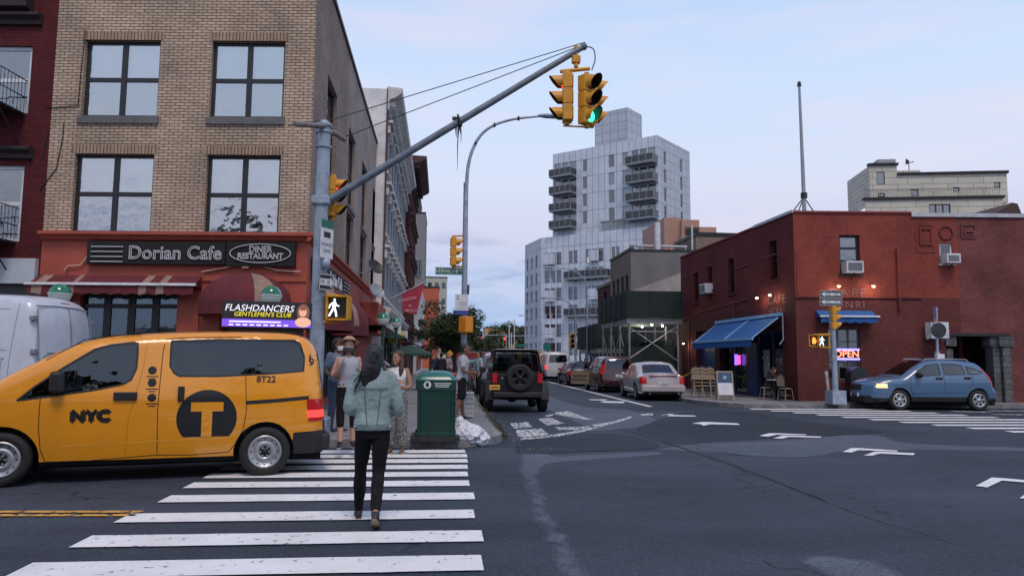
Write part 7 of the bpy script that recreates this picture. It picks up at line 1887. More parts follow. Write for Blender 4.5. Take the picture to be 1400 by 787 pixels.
for s_, nm in ((1, 'front_board'), (-1, 'rear_board')):
    Ms = Matrix.Translation((0, -s_*.16, 0)) @ Matrix.Rotation(R(-9)*s_, 4, 'X'); b = MB(); b.box(-.30, -.26, -.012, .012, 0, 1.05, M=Ms); b.box(.26, .30, -.012, .012, 0, 1.05, M=Ms); b.box(-.26, .26, -.012, .012, 1.0, 1.05, M=Ms); b.box(-.26, .26, -.012, .012, .16, .20, M=Ms); o = b.build(nm, mat('pale_wood', (.35, .30, .24), .7), t)
    b = MB(); b.box(-.26, .26, -.006, .006, .62, 1.0, 0, M=Ms); b.box(-.26, .26, -.006, .006, .2, .62, 1, M=Ms); 
    for q in range(14):
        a = 2*PI*q/14; a2 = 2*PI*(q+1)/14
        if s_ > 0: b.face([Ms @ Vector((0, -.009, .82)), Ms @ Vector((.07*math.cos(a), -.009, .82+.07*math.sin(a))), Ms @ Vector((.07*math.cos(a2), -.009, .82+.07*math.sin(a2)))], 2)
    b.build('panel', [mat('slate_blue', (.05, .08, .15), .6), SWHITE, mat('mint', (.2, .42, .40), .6)], o)
g0 = G(934, 534, .15); g1_ = G(947, 531, .15)
t = thing('barrier_tape', 'yellow tape strung between thin posts beside the stacked chairs', 'tape', g0)
b = MB(); D = g1_-g0; b.face([Vector((0, 0, .62)), D+Vector((0, 0, .80)), D+Vector((0, 0, .92)), Vector((0, 0, .70))]); D2 = G(985, 546, .15)-g0; b.face([D+Vector((0, 0, .86)), D2+Vector((0, .3, .95)), D2+Vector((0, .3, 1.0)), D+Vector((0, 0, .94))]); b.build('tape', mat('yellow_tape', (.65, .62, .04), .5), t)
b = MB(); b.tube([D, D+Vector((0, 0, 1.05))], .03, 6); b.tube([D2+Vector((0, .3, 0)), D2+Vector((0, .3, 1.05))], .025, 6); b.build('post', WICK, t)
# --- bin, bag, boxes on the left corner
g = G(595, 600, .15); bp_ = Vector((g.x, g.y+.25, .15))
t = thing('litter_bin', 'dark green slatted steel litter bin with domed lid at the kerb corner', 'bin', bp_)
BING = mat('bin_green', (.005, .045, .036), .4, var=.25, vs=6, dirt=.25); BIND = mat('bin_green_dark', (.006, .045, .036), .45, var=.2)
s_ = 1/72.0; wb_, wt_ = .345, .325
def rrect(w, z, n=6, r=.1, M=None):
    out = []
    for cx, cy, a0 in ((w-r, w-r, 0), (-w+r, w-r, 90), (-w+r, -w+r, 180), (w-r, -w+r, 270)):
        for k in range(n+1): a = R(a0+90*k/n); out.append(Vector((cx+r*math.cos(a), cy+r*math.sin(a), z)))
    return out
b = MB(); b.grid([rrect(w, z) for w, z in ((.31, .04), (.315, .06), (.325, .86))], 0, False, True); b.build('body', BIND, t)
for k in range(13):
    x = -.28+k*.56/12
    b = MB()
    b.box(x-.012, x+.012, -.345, -.318, .10, .84)
    b.build('slat', BING, t)
for k in range(9):
    y = -.26+k*.52/8; b = MB(); b.box(.318, .342, y-.012, y+.012, .10, .84); b.build('slat', BING, t)
b = MB(); b.grid([rrect(w, z) for w, z in ((.35, .84), (.352, .88), (.352, 1.0), (.335, 1.01))], 0, False, True); b.grid([rrect(w, z) for w, z in ((.35, .04), (.355, .06), (.355, .12), (.34, .13))], 0, False, True); b.face(rrect(.34, .06)); build_each(b, 'rim', BING, t)
b = MB(); b.grid([rrect(max(w, .101), z) for w, z in ((.355, 1.01), (.35, 1.03), (.30, 1.10), (.22, 1.155), (.12, 1.175))], 0, True, True); b.face(rrect(.12, 1.175)); b.build('lid', mat('lid_teal', (.012, .12, .10), .3, var=.2, coat=.4), t)
b = MB(); b.face([(-.15+.065*math.cos(a), -.3535, .935+.065*math.sin(a)) for a in [2*PI*k/20 for k in range(20)]])
for k in range(3): b.box(-.03+.01*k, .26-.02*k, -.3545, -.3535, .955-.03*k, .968-.03*k)
b.build('sticker', SWHITE, t); b = MB(); b.face([(-.15+.03*math.cos(a), -.3550, .935+.04*math.sin(a)) for a in [2*PI*k/12 for k in range(12)]]); b.build('sticker_mark', BIND, t)
b = MB(); b.box(-.42, .42, -.42, .40, -.02, .05); b.build('plinth', mat('dark_plinth', (.03, .028, .026), .9, var=.5, vs=10), t)
g = G(632, 610, 0)
def lumpy(name, label, catg, loc, lumps, m, seed, amp=.05, fr=5.0, res=44):
    b = MB()
    for c, rx, ry, rz_ in lumps: b.ellip(c, rx, ry, rz_, 20)
    o = b.build(name, m); o.location = loc; tag(o, label, catg)
    r = o.modifiers.new('remesh', 'REMESH'); r.mode = 'VOXEL'; r.voxel_size = .012; r.use_smooth_shade = True
    s = o.modifiers.new('smooth', 'SMOOTH'); s.factor = .7; s.iterations = 8
    tx = bpy.data.textures.new(name+'_folds', 'VORONOI'); tx.noise_scale = .11; tx.distance_metric = 'DISTANCE'; d = o.modifiers.new('folds', 'DISPLACE'); d.texture = tx; d.strength = amp; d.mid_level = .4
    tx2 = bpy.data.textures.new(name+'_creases', 'MUSGRAVE') if False else bpy.data.textures.new(name+'_creases', 'CLOUDS'); tx2.noise_scale = .05; tx2.noise_type = 'HARD_NOISE'; d = o.modifiers.new('creases', 'DISPLACE'); d.texture = tx2; d.strength = amp*.5
    return o
lumpy('rubbish_bag', 'crumpled white rubbish bag lying by the green bin at the kerb', 'bag', (g.x, g.y+.12, 0), [((.08, 0, .19), .34, .24, .20), ((.0, .05, .31), .20, .16, .14), ((-.05, .05, .43), .08, .07, .08), ((-.27, -.05, .10), .28, .18, .10), ((.30, .0, .12), .20, .18, .13)], mat('white_plastic', (.60, .64, .70), .35, var=.12, coat=.2), 1, .07)
NR = mat('news_red', (.28, .02, .03), .4, dirt=.2); NB = mat('news_blue', (.02, .10, .30), .4)
def news_box(label, px_, py_, m, w=.42, h=1.05, dy=0):
    g = G(px_, py_, .15); t = thing('newspaper_box', label, 'newspaper box', (g.x, g.y+dy, .15))
    b = MB(); b.box(-w/2, w/2, -.2, .2, .35, h); b.build('cabinet', m, t, bev=.03)
    b = MB(); b.box(-w/2+.05, w/2-.05, -.207, -.2, .62, h-.12); b.build('window', mat('news_window', (.35, .30, .32), .3), t)
    b = MB(); b.box(-.05, .05, -.05, .05, 0, .35); b.box(-.2, .2, -.2, .2, 0, .03); b.build('stand', m, t)
news_box('red newspaper box behind the young man in shorts', 622, 568, NR); news_box('blue newspaper box behind the red one', 613, 562, NB, .42, 1.0, .5)
g = G(632, 573, .15); t = thing('crate_stand', 'pale plastic crate standing on the pavement behind the young man', 'crate', (g.x+.02, g.y+.45, .15)); b = MB()
for k in range(5): b.box(-.26, .26, -.2, -.19, .04+k*.11, .09+k*.11); b.box(.25, .26, -.19, .19, .04+k*.11, .09+k*.11)
for x in (-.26, .24): b.box(x, x+.02, -.205, -.185, 0, .6)
b.box(-.26, .26, -.19, .2, .56, .6); b.build('crate_body', mat('pale_crate', (.38, .42, .46), .4), t)
# --- subway entrance lamps and railing
SG = mat('subway_green', (.012, .06, .045), .45, var=.2); GG = mat('globe_green', (.008, .16, .085), .15, coat=.7); GW = mat('globe_white', (.50, .56, .55), .25, coat=.4, emis=(.8, .9, .85), es=.05)
def subway_lamp(label, px_, py_, Yd, r):
    c = onY(px_, py_, Yd); t = thing('subway_lamp', label, 'lamp', (c.x, Yd, .15), group='green and white globe lamps'); z = c.z-.15
    b = MB(); b.lathe([(r*math.sin(a), z+r*math.cos(a)) for a in [R(88-88*k/8) for k in range(9)]], 24); b.build('upper_globe', GG, t)
    b = MB(); b.lathe([(r*math.sin(a), z+r*math.cos(a)) for a in [R(92+78*k/8) for k in range(9)]], 24); b.build('lower_globe', GW, t)
    b = MB(); b.lathe([(r*1.05, z-.012), (r*1.07, z), (r*1.05, z+.012)], 24); b.build('band', FR_W, t)
    b = MB(); b.tube([(0, 0, 0), (0, 0, z-r+.02)], .05, 10); b.tube([(0, 0, z-r-.02), (0, 0, z-r+.05)], .09, 12); b.build('post', SG, t); return t
subway_lamp('green and white globe lamp in front of the domed diner awning', 371, 404, 15.2, .205); subway_lamp('green and white globe lamp showing above the pale delivery van', 82, 402, 15.9, .215)
subway_lamp('nearer of the two green and white globe lamps behind the walking woman', 524, 436, 23.2, .20); subway_lamp('farther of the two green and white globe lamps beyond the walking woman', 542, 441, 27.4, .20)
t = thing('subway_railing', 'dark green subway stair railing between the two green globe lamps', 'railing', (-1.85, 23.3, .15))
for k in range(18): b = MB(); b.tube([(0, k*.24, 0), (0, k*.24, 1.0)], .014, 5); b.build('bar', SG, t)
b = MB(); b.tube([(0, 0, 1.02), (0, 4.1, 1.02)], .03, 6); b.tube([(0, 0, .12), (0, 4.1, .12)], .02, 6); b.tube([(0, 4.1, 1.02), (-1.0, 4.1, 1.02)], .03, 6); b.build('top_rail', SG, t)
for k in range(2): b = MB(); b.box(-.05, .05, k*4.1-.05, k*4.1+.05, 0, 1.15); b.build('post', SG, t)
# white stoop rails farther on
t = thing('stair_railing', 'white painted stair railing on a stoop past the subway entrance', 'railing', (-2.55, 29, .15)); b = MB()
for k in range(7): b.tube([(k*.18, 0, 0), (k*.18, 0, 1.5-k*.13)], .016, 4)
b.tube([(0, 0, 1.5), (1.1, 0, .72)], .03, 5); b.tube([(0, 0, 1.15), (1.1, 0, .42)], .02, 5); b.build('rail', FR_W, t)
# umbrella, banner, shop signs of the left row
c = onY(562, 471, 33); t = thing('patio_umbrella', 'open dark green patio umbrella on the left pavement', 'umbrella', (c.x, 33, .15)); z = c.z-.15
b = MB(); b.lathe([(0, z), (.35, z-.10), (.98, z-.40), (.98, z-.50)], 8, sm=False); b.build('canopy', mat('green_canvas', (.015, .05, .035), .8), t); b = MB(); b.tube([(0, 0, 0), (0, 0, z)], .02, 6); b.build('pole', FR_G, t)
Yb = 42.0; P = [onY(*p, Yb) for p in ((549.8, 402), (580, 386.5), (569.5, 430.5), (549.8, 425))]; bb = Vector((P[0].x, Yb, P[0].z))
t = thing('banner', 'red hanging restaurant banner reading CORAZON DE MEXICO on the left row', 'banner', bb)
b = MB(); n = 8; rows = []
for i in range(n+1):
    f = i/n; a = P[0].lerp(P[3], f); c = P[1].lerp(P[2], f); rows.append([a.lerp(c, k/n)-bb+Vector((0, .04*math.sin(k*1.1+i*.6), 0)) for k in range(n+1)])
b.grid(rows, 0); b.build('cloth', mat('banner_red', (.36, .035, .06), .8, var=.15), t)
ud = (P[1]-P[0]).normalized()
b = MB(); 
textmesh(b, 'CORAZON', .235, MX(P[0].lerp(P[2], .34)-bb+Vector((.02, -.08, .10)), (ud.x, 0, ud.z*.45), (0, 0, 1)), extrude=0, sx=.88); textmesh(b, 'MEXICO', .235, MX(P[0].lerp(P[2], .78)-bb+Vector((-.12, -.08, -.02)), (1, 0, .02), (0, 0, 1)), extrude=0, sx=.82); textmesh(b, 'DE', .15, MX(P[0].lerp(P[2], .55)-bb+Vector((0, -.08, .0)), (1, 0, .1), (0, 0, 1)), extrude=0)
b.build('lettering', mat('banner_pink', (.75, .45, .46), .7), t)
b = MB(); b.tube([Vector((-2.95, Yb, P[0].z-.25))-bb, P[1]-bb+Vector((.08, 0, .06))], .025, 6); b.ellip(P[1]-bb+Vector((.12, 0, .1)), .06, .06, .06, 8); b.build('pole', FR_W, t)
for k, (yy, zz, m, lb) in enumerate(((37.2, 3.0, SWHITE, 'white round-cornered shop sign on the grey rowhouse'), (40, 2.7, mat('yellow_panel', (.55, .38, .03), .5), 'small yellow shop sign on the grey rowhouse'), (44.5, 2.9, SWHITE, 'white shop sign farther along the pale row'))):
    t = thing('shop_sign', lb, 'sign', (-2.9, yy, zz)); b = MB(); b.box(0, .85, -.04, .04, -.3, .3); b.build('panel', m, t, bev=.03); b = MB(); b.box(.15, .7, -.045, -.04, -.04, .04); b.build('marks', SBLK, t)
for k, (yy, ln, m, lb) in enumerate(((37, 3.5, SG, 'dark green awning on the grey rowhouse'), (41.5, 3.8, mat('black_canvas', (.02, .02, .022), .8), 'black awning under the red banner'), (48, 5, MAROON_CL, 'maroon awning farther along the left row'))):
    F = Face((-2.95, yy), (-2.95, yy+ln), (0, 0), (-9, yy)); canopy('shop_awning', lb, F, 0, ln, 3.2, 2.4, 1.2, [m, m], bar=False)
# --- trees
BARK = mat('bark', (.06, .05, .04), .9, var=.4, vs=8, bump=.5, bs=25); LEAF = [mat('leaf_dark', (.022, .042, .018), .7, var=.4, vs=2), mat('leaf_mid', (.04, .065, .025), .7, var=.4, vs=2), mat('leaf_light', (.06, .085, .03), .7, var=.4, vs=2)]
def tree(label, x, y, hb, ht, rad, nleaf, leaf=.12, seed=1, group=None, sq=1.0):
    t = thing('street_tree', label, 'tree', (x, y, .1), group=group); rr = random.Random(seed); b = MB(); hc = (hb+ht)/2
    b.tube([(0, 0, 0), (.05, .02, hb), (.0, .05, hc+.3*(ht-hc))], [.05*rad+.05, .04*rad+.04, .02*rad], 9)
    tips = []
    for k in range(11):
        a = rr.uniform(0, 6.28); z0 = rr.uniform(hb*.8, hc); z1 = rr.uniform(hb+.1*(ht-hb), ht-.15*(ht-hb)); q = rr.uniform(.5, .9)*rad*math.sqrt(max(.15, 1-((z1-hc)/(ht-hb)*2)**2))
        e = Vector((q*math.cos(a), q*math.sin(a), z1)); b.tube([(0, 0, z0), (e.x*.45, e.y*.45, z0+(z1-z0)*.6), tuple(e)], [.018*rad+.02, .012*rad+.01, .008], 5); tips.append(e)
    b.build('trunk', BARK, t)
    cl = []
    for k in range(34):
        while True:
            p = Vector((rr.uniform(-1, 1), rr.uniform(-1, 1), rr.uniform(-1, 1)))
            if .2 < p.length < 1: break
        cl.append((Vector((p.x*rad*sq, p.y*rad*sq, hc+p.z*(ht-hb)/2)), rr.uniform(.22, .42)*rad, rr.choice([0, 0, 1, 1, 2])))
    b = MB()
    for k in range(nleaf):
        c, r_, ci = rr.choice(cl); d = Vector((rr.gauss(0, 1), rr.gauss(0, 1), rr.gauss(0, 1))).normalized()*r_*rr.uniform(.5, 1.08)
        p = c+Vector((d.x, d.y, d.z*.8)); u = Vector((rr.gauss(0, 1), rr.gauss(0, 1), rr.gauss(0, .6))).normalized()*leaf*rr.uniform(.5, 1.1); v = u.cross(Vector((rr.gauss(0, 1), rr.gauss(0, 1), rr.gauss(0, 1)))).normalized()*u.length*.55
        b.face([p-u, p-v*.9, p+u, p+v], ci if rr.random() < .8 else rr.choice([0, 1, 2]))
    b.build('crown', LEAF, t); return t
tree('leafy street tree on the left pavement past the lamp post', .75, 46, 1.6, 5.4, 1.95, 15000, .10, 3)
tree('small dark street tree behind the patio umbrella', -.9, 58, 1.6, 4.6, 1.5, 4000, .11, 5)
tree('dark tree far beyond the crossing, left of its pair', 10.5, 165, 1.5, 6.9, 3.6, 5000, .3, 7); tree('taller dark tree far beyond the crossing beside the slim poles', 16.2, 175, 1.5, 9.8, 4.6, 7000, .32, 8, sq=1.15)
for k, (x, y, h) in enumerate(((-17, -5, 9.5), (-10.5, -5, 10), (-5, -7.5, 8.5), (4, -9, 8.8), (13, -10, 8))):
    tree('leafy street tree behind the viewer, number %s along the near pavement' % ('one', 'two', 'three', 'four', 'five')[k], x, y, 2.2, h, 3.1, 3600, .26, 20+k, 'trees behind the viewer')
# --- far street clutter
def far_lamp(label, px_, ytop, Y, X=None, flip=-1):
    c = onY(px_, 480, Y); z = onY(px_, ytop+18, Y).z; t = thing('street_lamp', label, 'street lamp', (c.x, Y, .1))
    b = MB(); b.tube([(0, 0, 0), (0, 0, z)], [.09, .06], 8); b.build('pole', POLE, t)
    b = MB(); b.tube(cat_rom([(0, 0, z), (flip*.25, 0, z+.6), (flip*1.1, 0, z+1.1), (flip*2.4, 0, z+1.25)], 5), .04, 6); b.ellip((flip*2.6, 0, z+1.23), .3, .12, .08, 8); b.build('lamp_arm', POLE, t)
far_lamp('curved-arm street lamp beside the small dark green shed', 803, 376, 47.5); far_lamp('curved-arm street lamp before the pale tower, left of the shed lamp', 787, 412, 58); far_lamp('far curved-arm street lamp at the pale tower foot', 740, 428, 90)
def far_signal(label, px_, py_, Y, lit, arm=4):
    c = onY(px_, py_, Y); t = thing('traffic_signal', label, 'traffic light', (c.x+arm, Y, 0)); L_ = Vector((-arm, 0, c.z))
    b = MB(); b.tube([(0, 0, 0), (0, 0, c.z+.9)], .1, 8); b.build('pole', POLE, t); b = MB(); b.tube([(0, 0, c.z+.9), (-arm, 0, c.z+.75)], .06, 6); b.build('mast_arm', POLE, t)
    signal_head(t, L_, PI, .42, lit)
far_signal('far yellow traffic signal showing red, left of its pair', 657, 466, 100, 0, 3.5); far_signal('far yellow traffic signal showing amber, right of its pair', 690, 467, 100, 0, 4.5)
far_signal('yellow signal hanging before the pale tower above the parked cars', 782, 466, 62, None, 1.6)
def far_sign(label, px_, py_, Y, w, h, m, txt=None, pole=True, diamond=False, name='road_sign'):
    c = onY(px_, py_, Y); t = thing(name, label, 'sign', (c.x, Y, 0)); b = MB()
    if diamond: b.face([(-w/2, 0, c.z), (0, 0, c.z-w/2), (w/2, 0, c.z), (0, 0, c.z+w/2)]); b.face([(-w/2, .02, c.z), (0, .02, c.z-w/2), (w/2, .02, c.z), (0, .02, c.z+w/2)])
    else: b.box(-w/2, w/2, -.02, .02, c.z-h/2, c.z+h/2)
    o = b.build('panel', m, t)
    if txt: b = MB(); textmesh(b, txt, h*.6, MX((0, -.03, c.z), (1, 0, 0), (0, 0, 1)), extrude=0); b.build('lettering', SWHITE, o)
    b = MB(); b.tube([(0, .05, 0), (0, .05, c.z+h/2)], .04, 6); b.build('pole', POLE, t)
SOR = mat('warning_orange', (.70, .32, .02), .5)
far_sign('upper far green direction sign at the foot of the pale tower', 748, 474, 80, .85, .75, SGREEN); far_sign('lower far green direction sign nearer the parked cars', 749, 486, 76, .85, .8, SGREEN)
far_sign('small far green street name sign beside the amber signal', 711, 472, 96, 1.5, .35, SGREEN); far_sign('orange diamond warning sign right above the black jeep', 741, 485, 60, .75, .5, SOR, diamond=True); far_sign('orange diamond warning sign left of its twin above the black jeep', 730, 481, 74, .6, .5, SOR, diamond=True)
far_sign('yellow arrow-like warning sign on the left pavement under the tree', 615, 483, 40, .38, .38, SOR, diamond=True)
for k, (px_, yt) in enumerate(((696, 438), (699, 455), (703, 436))):
    c = onY(px_, 480, 150); h_ = onY(px_, yt, 150).z; t = thing('light_mast', ('left slim bare mast', 'short middle slim mast', 'right slim bare mast')[k]+' in front of the far tree', 'pole', (c.x, 150, 0)); b = MB(); b.tube([(0, 0, 0), (0, 0, h_)], .12, 5); b.build('pole', FR_W, t)
# dining shelter with red valance
a = onY(628, 488, 88); c = onY(692, 488, 88); t = thing('dining_shelter', 'long street dining shelter with pale roof and dark red valance', 'shelter', (a.x, 88, 0)); Wd = c.x-a.x; z1 = onY(660, 480, 88).z
b = MB(); b.face([(1, 0, z1+.55), (Wd, -.2, z1-.05), (Wd, 4, z1-.05), (1, 4, z1+.55)]); b.box(-.5, Wd, -.2, 4, z1-.12, z1-.06); b.build('roof', mat('shelter_roof', (.60, .56, .50), .7), t)
b = MB(); b.box(-1.6, Wd, -.25, -.21, z1-.85, z1-.1); b.build('valance', mat('valance_red', (.20, .02, .025), .7), t)
for k in range(5): b = MB(); b.box(-1+k*(Wd+.8)/4-.06, -1+k*(Wd+.8)/4+.06, -.2, -.08, 0, z1-.1); b.build('post', DARKMET, t)
b = MB(); b.box(-1.5, Wd, -.1, 0, 0, 1.0); b.build('barrier', DARKMET, t)
# bicycle by the kerb
def bicycle(label, x, y, rz):
    t = thing('bicycle', label, 'bicycle', (x, y, .15), rz)
    for cx in (-.52, .52):
        b = MB(); b.tube([(cx+.33*math.cos(a), 0, .34+.33*math.sin(a)) for a in [2*PI*k/28 for k in range(29)]], .018, 6, cap=False); o = b.build('wheel', RUB, t)
        b = MB(); [b.tube([(cx, 0, .34), (cx+.32*math.cos(a), 0, .34+.32*math.sin(a))], .002, 3) for a in [2*PI*k/16 for k in range(16)]]; b.build('spokes', FR_G, o)
    b = MB(); 
    for p, q_ in (((-.52, .34), (-.1, .32)), ((-.1, .32), (-.22, .85)), ((-.52, .34), (-.2, .78)), ((-.2, .78), (.36, .82)), ((-.1, .32), (.38, .72)), ((.36, .95), (.52, .34))): b.tube([(p[0], 0, p[1]), (q_[0], 0, q_[1])], .018, 6)
    b.build('frame', DARKMET, t); b = MB(); b.ellip((-.23, 0, .88), .13, .07, .03, 10); b.build('saddle', RUB, t); b = MB(); b.tube([(.30, -.28, .98), (.36, -.1, 1.0), (.36, .1, 1.0), (.30, .28, .98)], .014, 6); b.build('handlebar', DARKMET, t)
bicycle('dark bicycle parked along the left kerb before the jeep', .98, 26.2, 1.35); bicycle('dark bicycle leaning farther along the left kerb', .85, 29.0, 1.75)
# ---------------------------------------------------------------- people
def skinmat(n, c): return mat(n, c, .5, var=.08, vs=6, spec=.35)
def cloth(n, c, var=.18, vs=5, bump=.5, bs=14): return mat(n, c, .85, var=var, vs=vs, bump=bump, bs=bs, spec=.2)
def hairmat(n, c):
    if n in MATS: return MATS[n]
    m, nt, nn, l, b = nodemat(n); tc = nn.new('ShaderNodeTexCoord'); mp = nn.new('ShaderNodeMapping'); l.new(tc.outputs['Object'], mp.inputs[0]); mp.inputs['Scale'].default_value = (90, 90, 5)
    nz = nn.new('ShaderNodeTexNoise'); nz.inputs['Scale'].default_value = 1; nz.inputs['Detail'].default_value = 4; l.new(mp.outputs[0], nz.inputs[0])
    r = nn.new('ShaderNodeMapRange'); l.new(nz.outputs[0], r.inputs[0]); r.inputs[3].default_value = .5; r.inputs[4].default_value = 1.7; s = nn.new('ShaderNodeVectorMath'); s.operation = 'SCALE'; s.inputs[0].default_value = c; l.new(r.outputs[0], s.inputs['Scale']); l.new(s.outputs[0], b.inputs['Base Color'])
    b.inputs['Roughness'].default_value = .42; bp = nn.new('ShaderNodeBump'); bp.inputs['Strength'].default_value = .8; bp.inputs['Distance'].default_value = .01; l.new(nz.outputs[0], bp.inputs['Height']); l.new(bp.outputs[0], b.inputs['Normal']); MATS[n] = m; return m
def organic(b, name, m, par, vox=.008, it=6, folds=0, fs=.12, stretch=None, fac=.6):
    o = b.build(name, m, par)
    r = o.modifiers.new('remesh', 'REMESH'); r.mode = 'VOXEL'; r.voxel_size = vox; r.use_smooth_shade = True
    s = o.modifiers.new('smooth', 'SMOOTH'); s.factor = fac; s.iterations = it
    if folds:
        tx = bpy.data.textures.new('cloth_folds', 'CLOUDS'); tx.noise_scale = fs; tx.noise_depth = 3; d = o.modifiers.new('folds', 'DISPLACE'); d.texture = tx; d.strength = folds; d.mid_level = .5; d.texture_coords = 'LOCAL'
    return o
def limb(b, pts, rads, n=14, k=5):
    q = cat_rom([(*p, r) for p, r in zip(pts, rads)], k); b.tube([p[:3] for p in q], [p[3] for p in q], n)
    for p in (q[0], q[-1]): b.ellip(p[:3], p[3], p[3], p[3], 12)
def torso(b, secs, sc, k=4, e=.88):
    """secs: (z, half width, half depth, y, x) smoothly interpolated"""
    q = cat_rom([tuple(s)+(0,)*(5-len(s)) for s in secs], k)
    b.loft([((p[4], p[3], p[0]), (p[1], 0, 0), (0, p[2], 0), e) for p in q], 24)
def hand(b, w, d, side, curl=.6, s=1.0, palm=None):
    """palm and five fingers from wrist w along direction d"""
    d = Vector(d).normalized(); nrm = Vector(palm or (-side, 0, 0)); nrm = (nrm-d*nrm.dot(d)).normalized(); u = d.cross(nrm)*1.0
    w = Vector(w); c = w+d*.045*s
    b.loft([(w, u*.024*s, nrm*.018*s), (w+d*.03*s, u*.034*s, nrm*.017*s), (w+d*.075*s, u*.040*s, nrm*.014*s), (w+d*.088*s, u*.037*s, nrm*.010*s)], 12)
    for k, (o, ln) in enumerate(((-.030, .060), (-.010, .075), (.010, .080), (.030, .072))):
        p = w+d*.078*s+u*o*s; dd = d.copy(); pts = [p]
        for j in range(3):
            a = curl*(.45+.35*j); dd = (d*math.cos(a)+nrm*math.sin(a)).normalized(); p = p+dd*ln*s/3*(1.1-.1*j); pts.append(p)
        b.tube(pts, [.0092*s, .0088*s, .008*s, .0065*s], 8); b.ellip(pts[-1], .0066*s, .0066*s, .0066*s, 8)
    p = w+d*.025*s+u*.032*s; pts = [p, p+(u*.7+d*.6+nrm*.3)*.03*s, p+(u*.55+d*1.3+nrm*.7)*.038*s]
    b.tube(pts, [.0125*s, .011*s, .0085*s], 8)
def head(b, c, M, s=1.0):
    """head centred at c (eye level), facing local +Y of M"""
    P = lambda x, y, z: Vector(c)+M @ Vector((x*s, y*s, z*s))
    ax, ay = M @ Vector((s, 0, 0)), M @ Vector((0, s, 0))
    secs = [(-.118, .022, .020, .062), (-.108, .036, .032, .052), (-.085, .050, .055, .030), (-.055, .060, .074, .012), (-.02, .068, .086, .0), (.02, .073, .093, -.006), (.06, .073, .094, -.010), (.09, .062, .082, -.012), (.112, .042, .055, -.012), (.122, .018, .024, -.012)]
    q = cat_rom(secs, 3); b.loft([(P(0, p[3], p[0]), ax*p[1], ay*p[2], .95) for p in q], 24)
    b.ellip(P(0, .094, -.022), .0105*s, .017*s, .010*s, 10, M=M); b.tube([P(0, .086, .018), P(0, .098, -.018)], [.006*s, .010*s], 8)       # nose
    b.ellip(P(0, .083, -.060), .022*s, .010*s, .006*s, 10, M=M); b.ellip(P(0, .081, -.069), .019*s, .010*s, .006*s, 10, M=M)        # lips
    for x in (-1, 1):
        b.ellip(P(x*.030, .080, .020), .020*s, .010*s, .006*s, 8, M=M); b.ellip(P(x*.042, .060, -.030), .022*s, .022*s, .022*s, 8, M=M)
        b.ellip(P(x*.074, -.008, -.012), .009*s, .017*s, .031*s, 10, M=M)                                                                      # ears
    return P
def face_parts(par, P, M, s, browm, lip=None):
    for x in (-1, 1):
        b = MB(); b.ellip(P(x*.029, .083, .002), .012*s, .006*s, .0065*s, 10, M=M); e = b.build('eye', mat('eye_white', (.55, .53, .50), .3), par)
        b = MB(); b.ellip(P(x*.029, .0885, .002), .0055*s, .0025*s, .0058*s, 8, M=M); b.build('iris', mat('eye_dark', (.015, .01, .008), .2), e)
        b = MB(); b.tube([P(x*.015, .092, .020), P(x*.030, .091, .025), P(x*.044, .081, .020)], [.003*s, .0035*s, .002*s], 6); b.build('eyebrow', browm, par)
    if lip: b = MB(); b.ellip(P(0, .0925, -.0645), .019*s, .004*s, .006*s, 10, M=M); b.build('lips', lip, par)
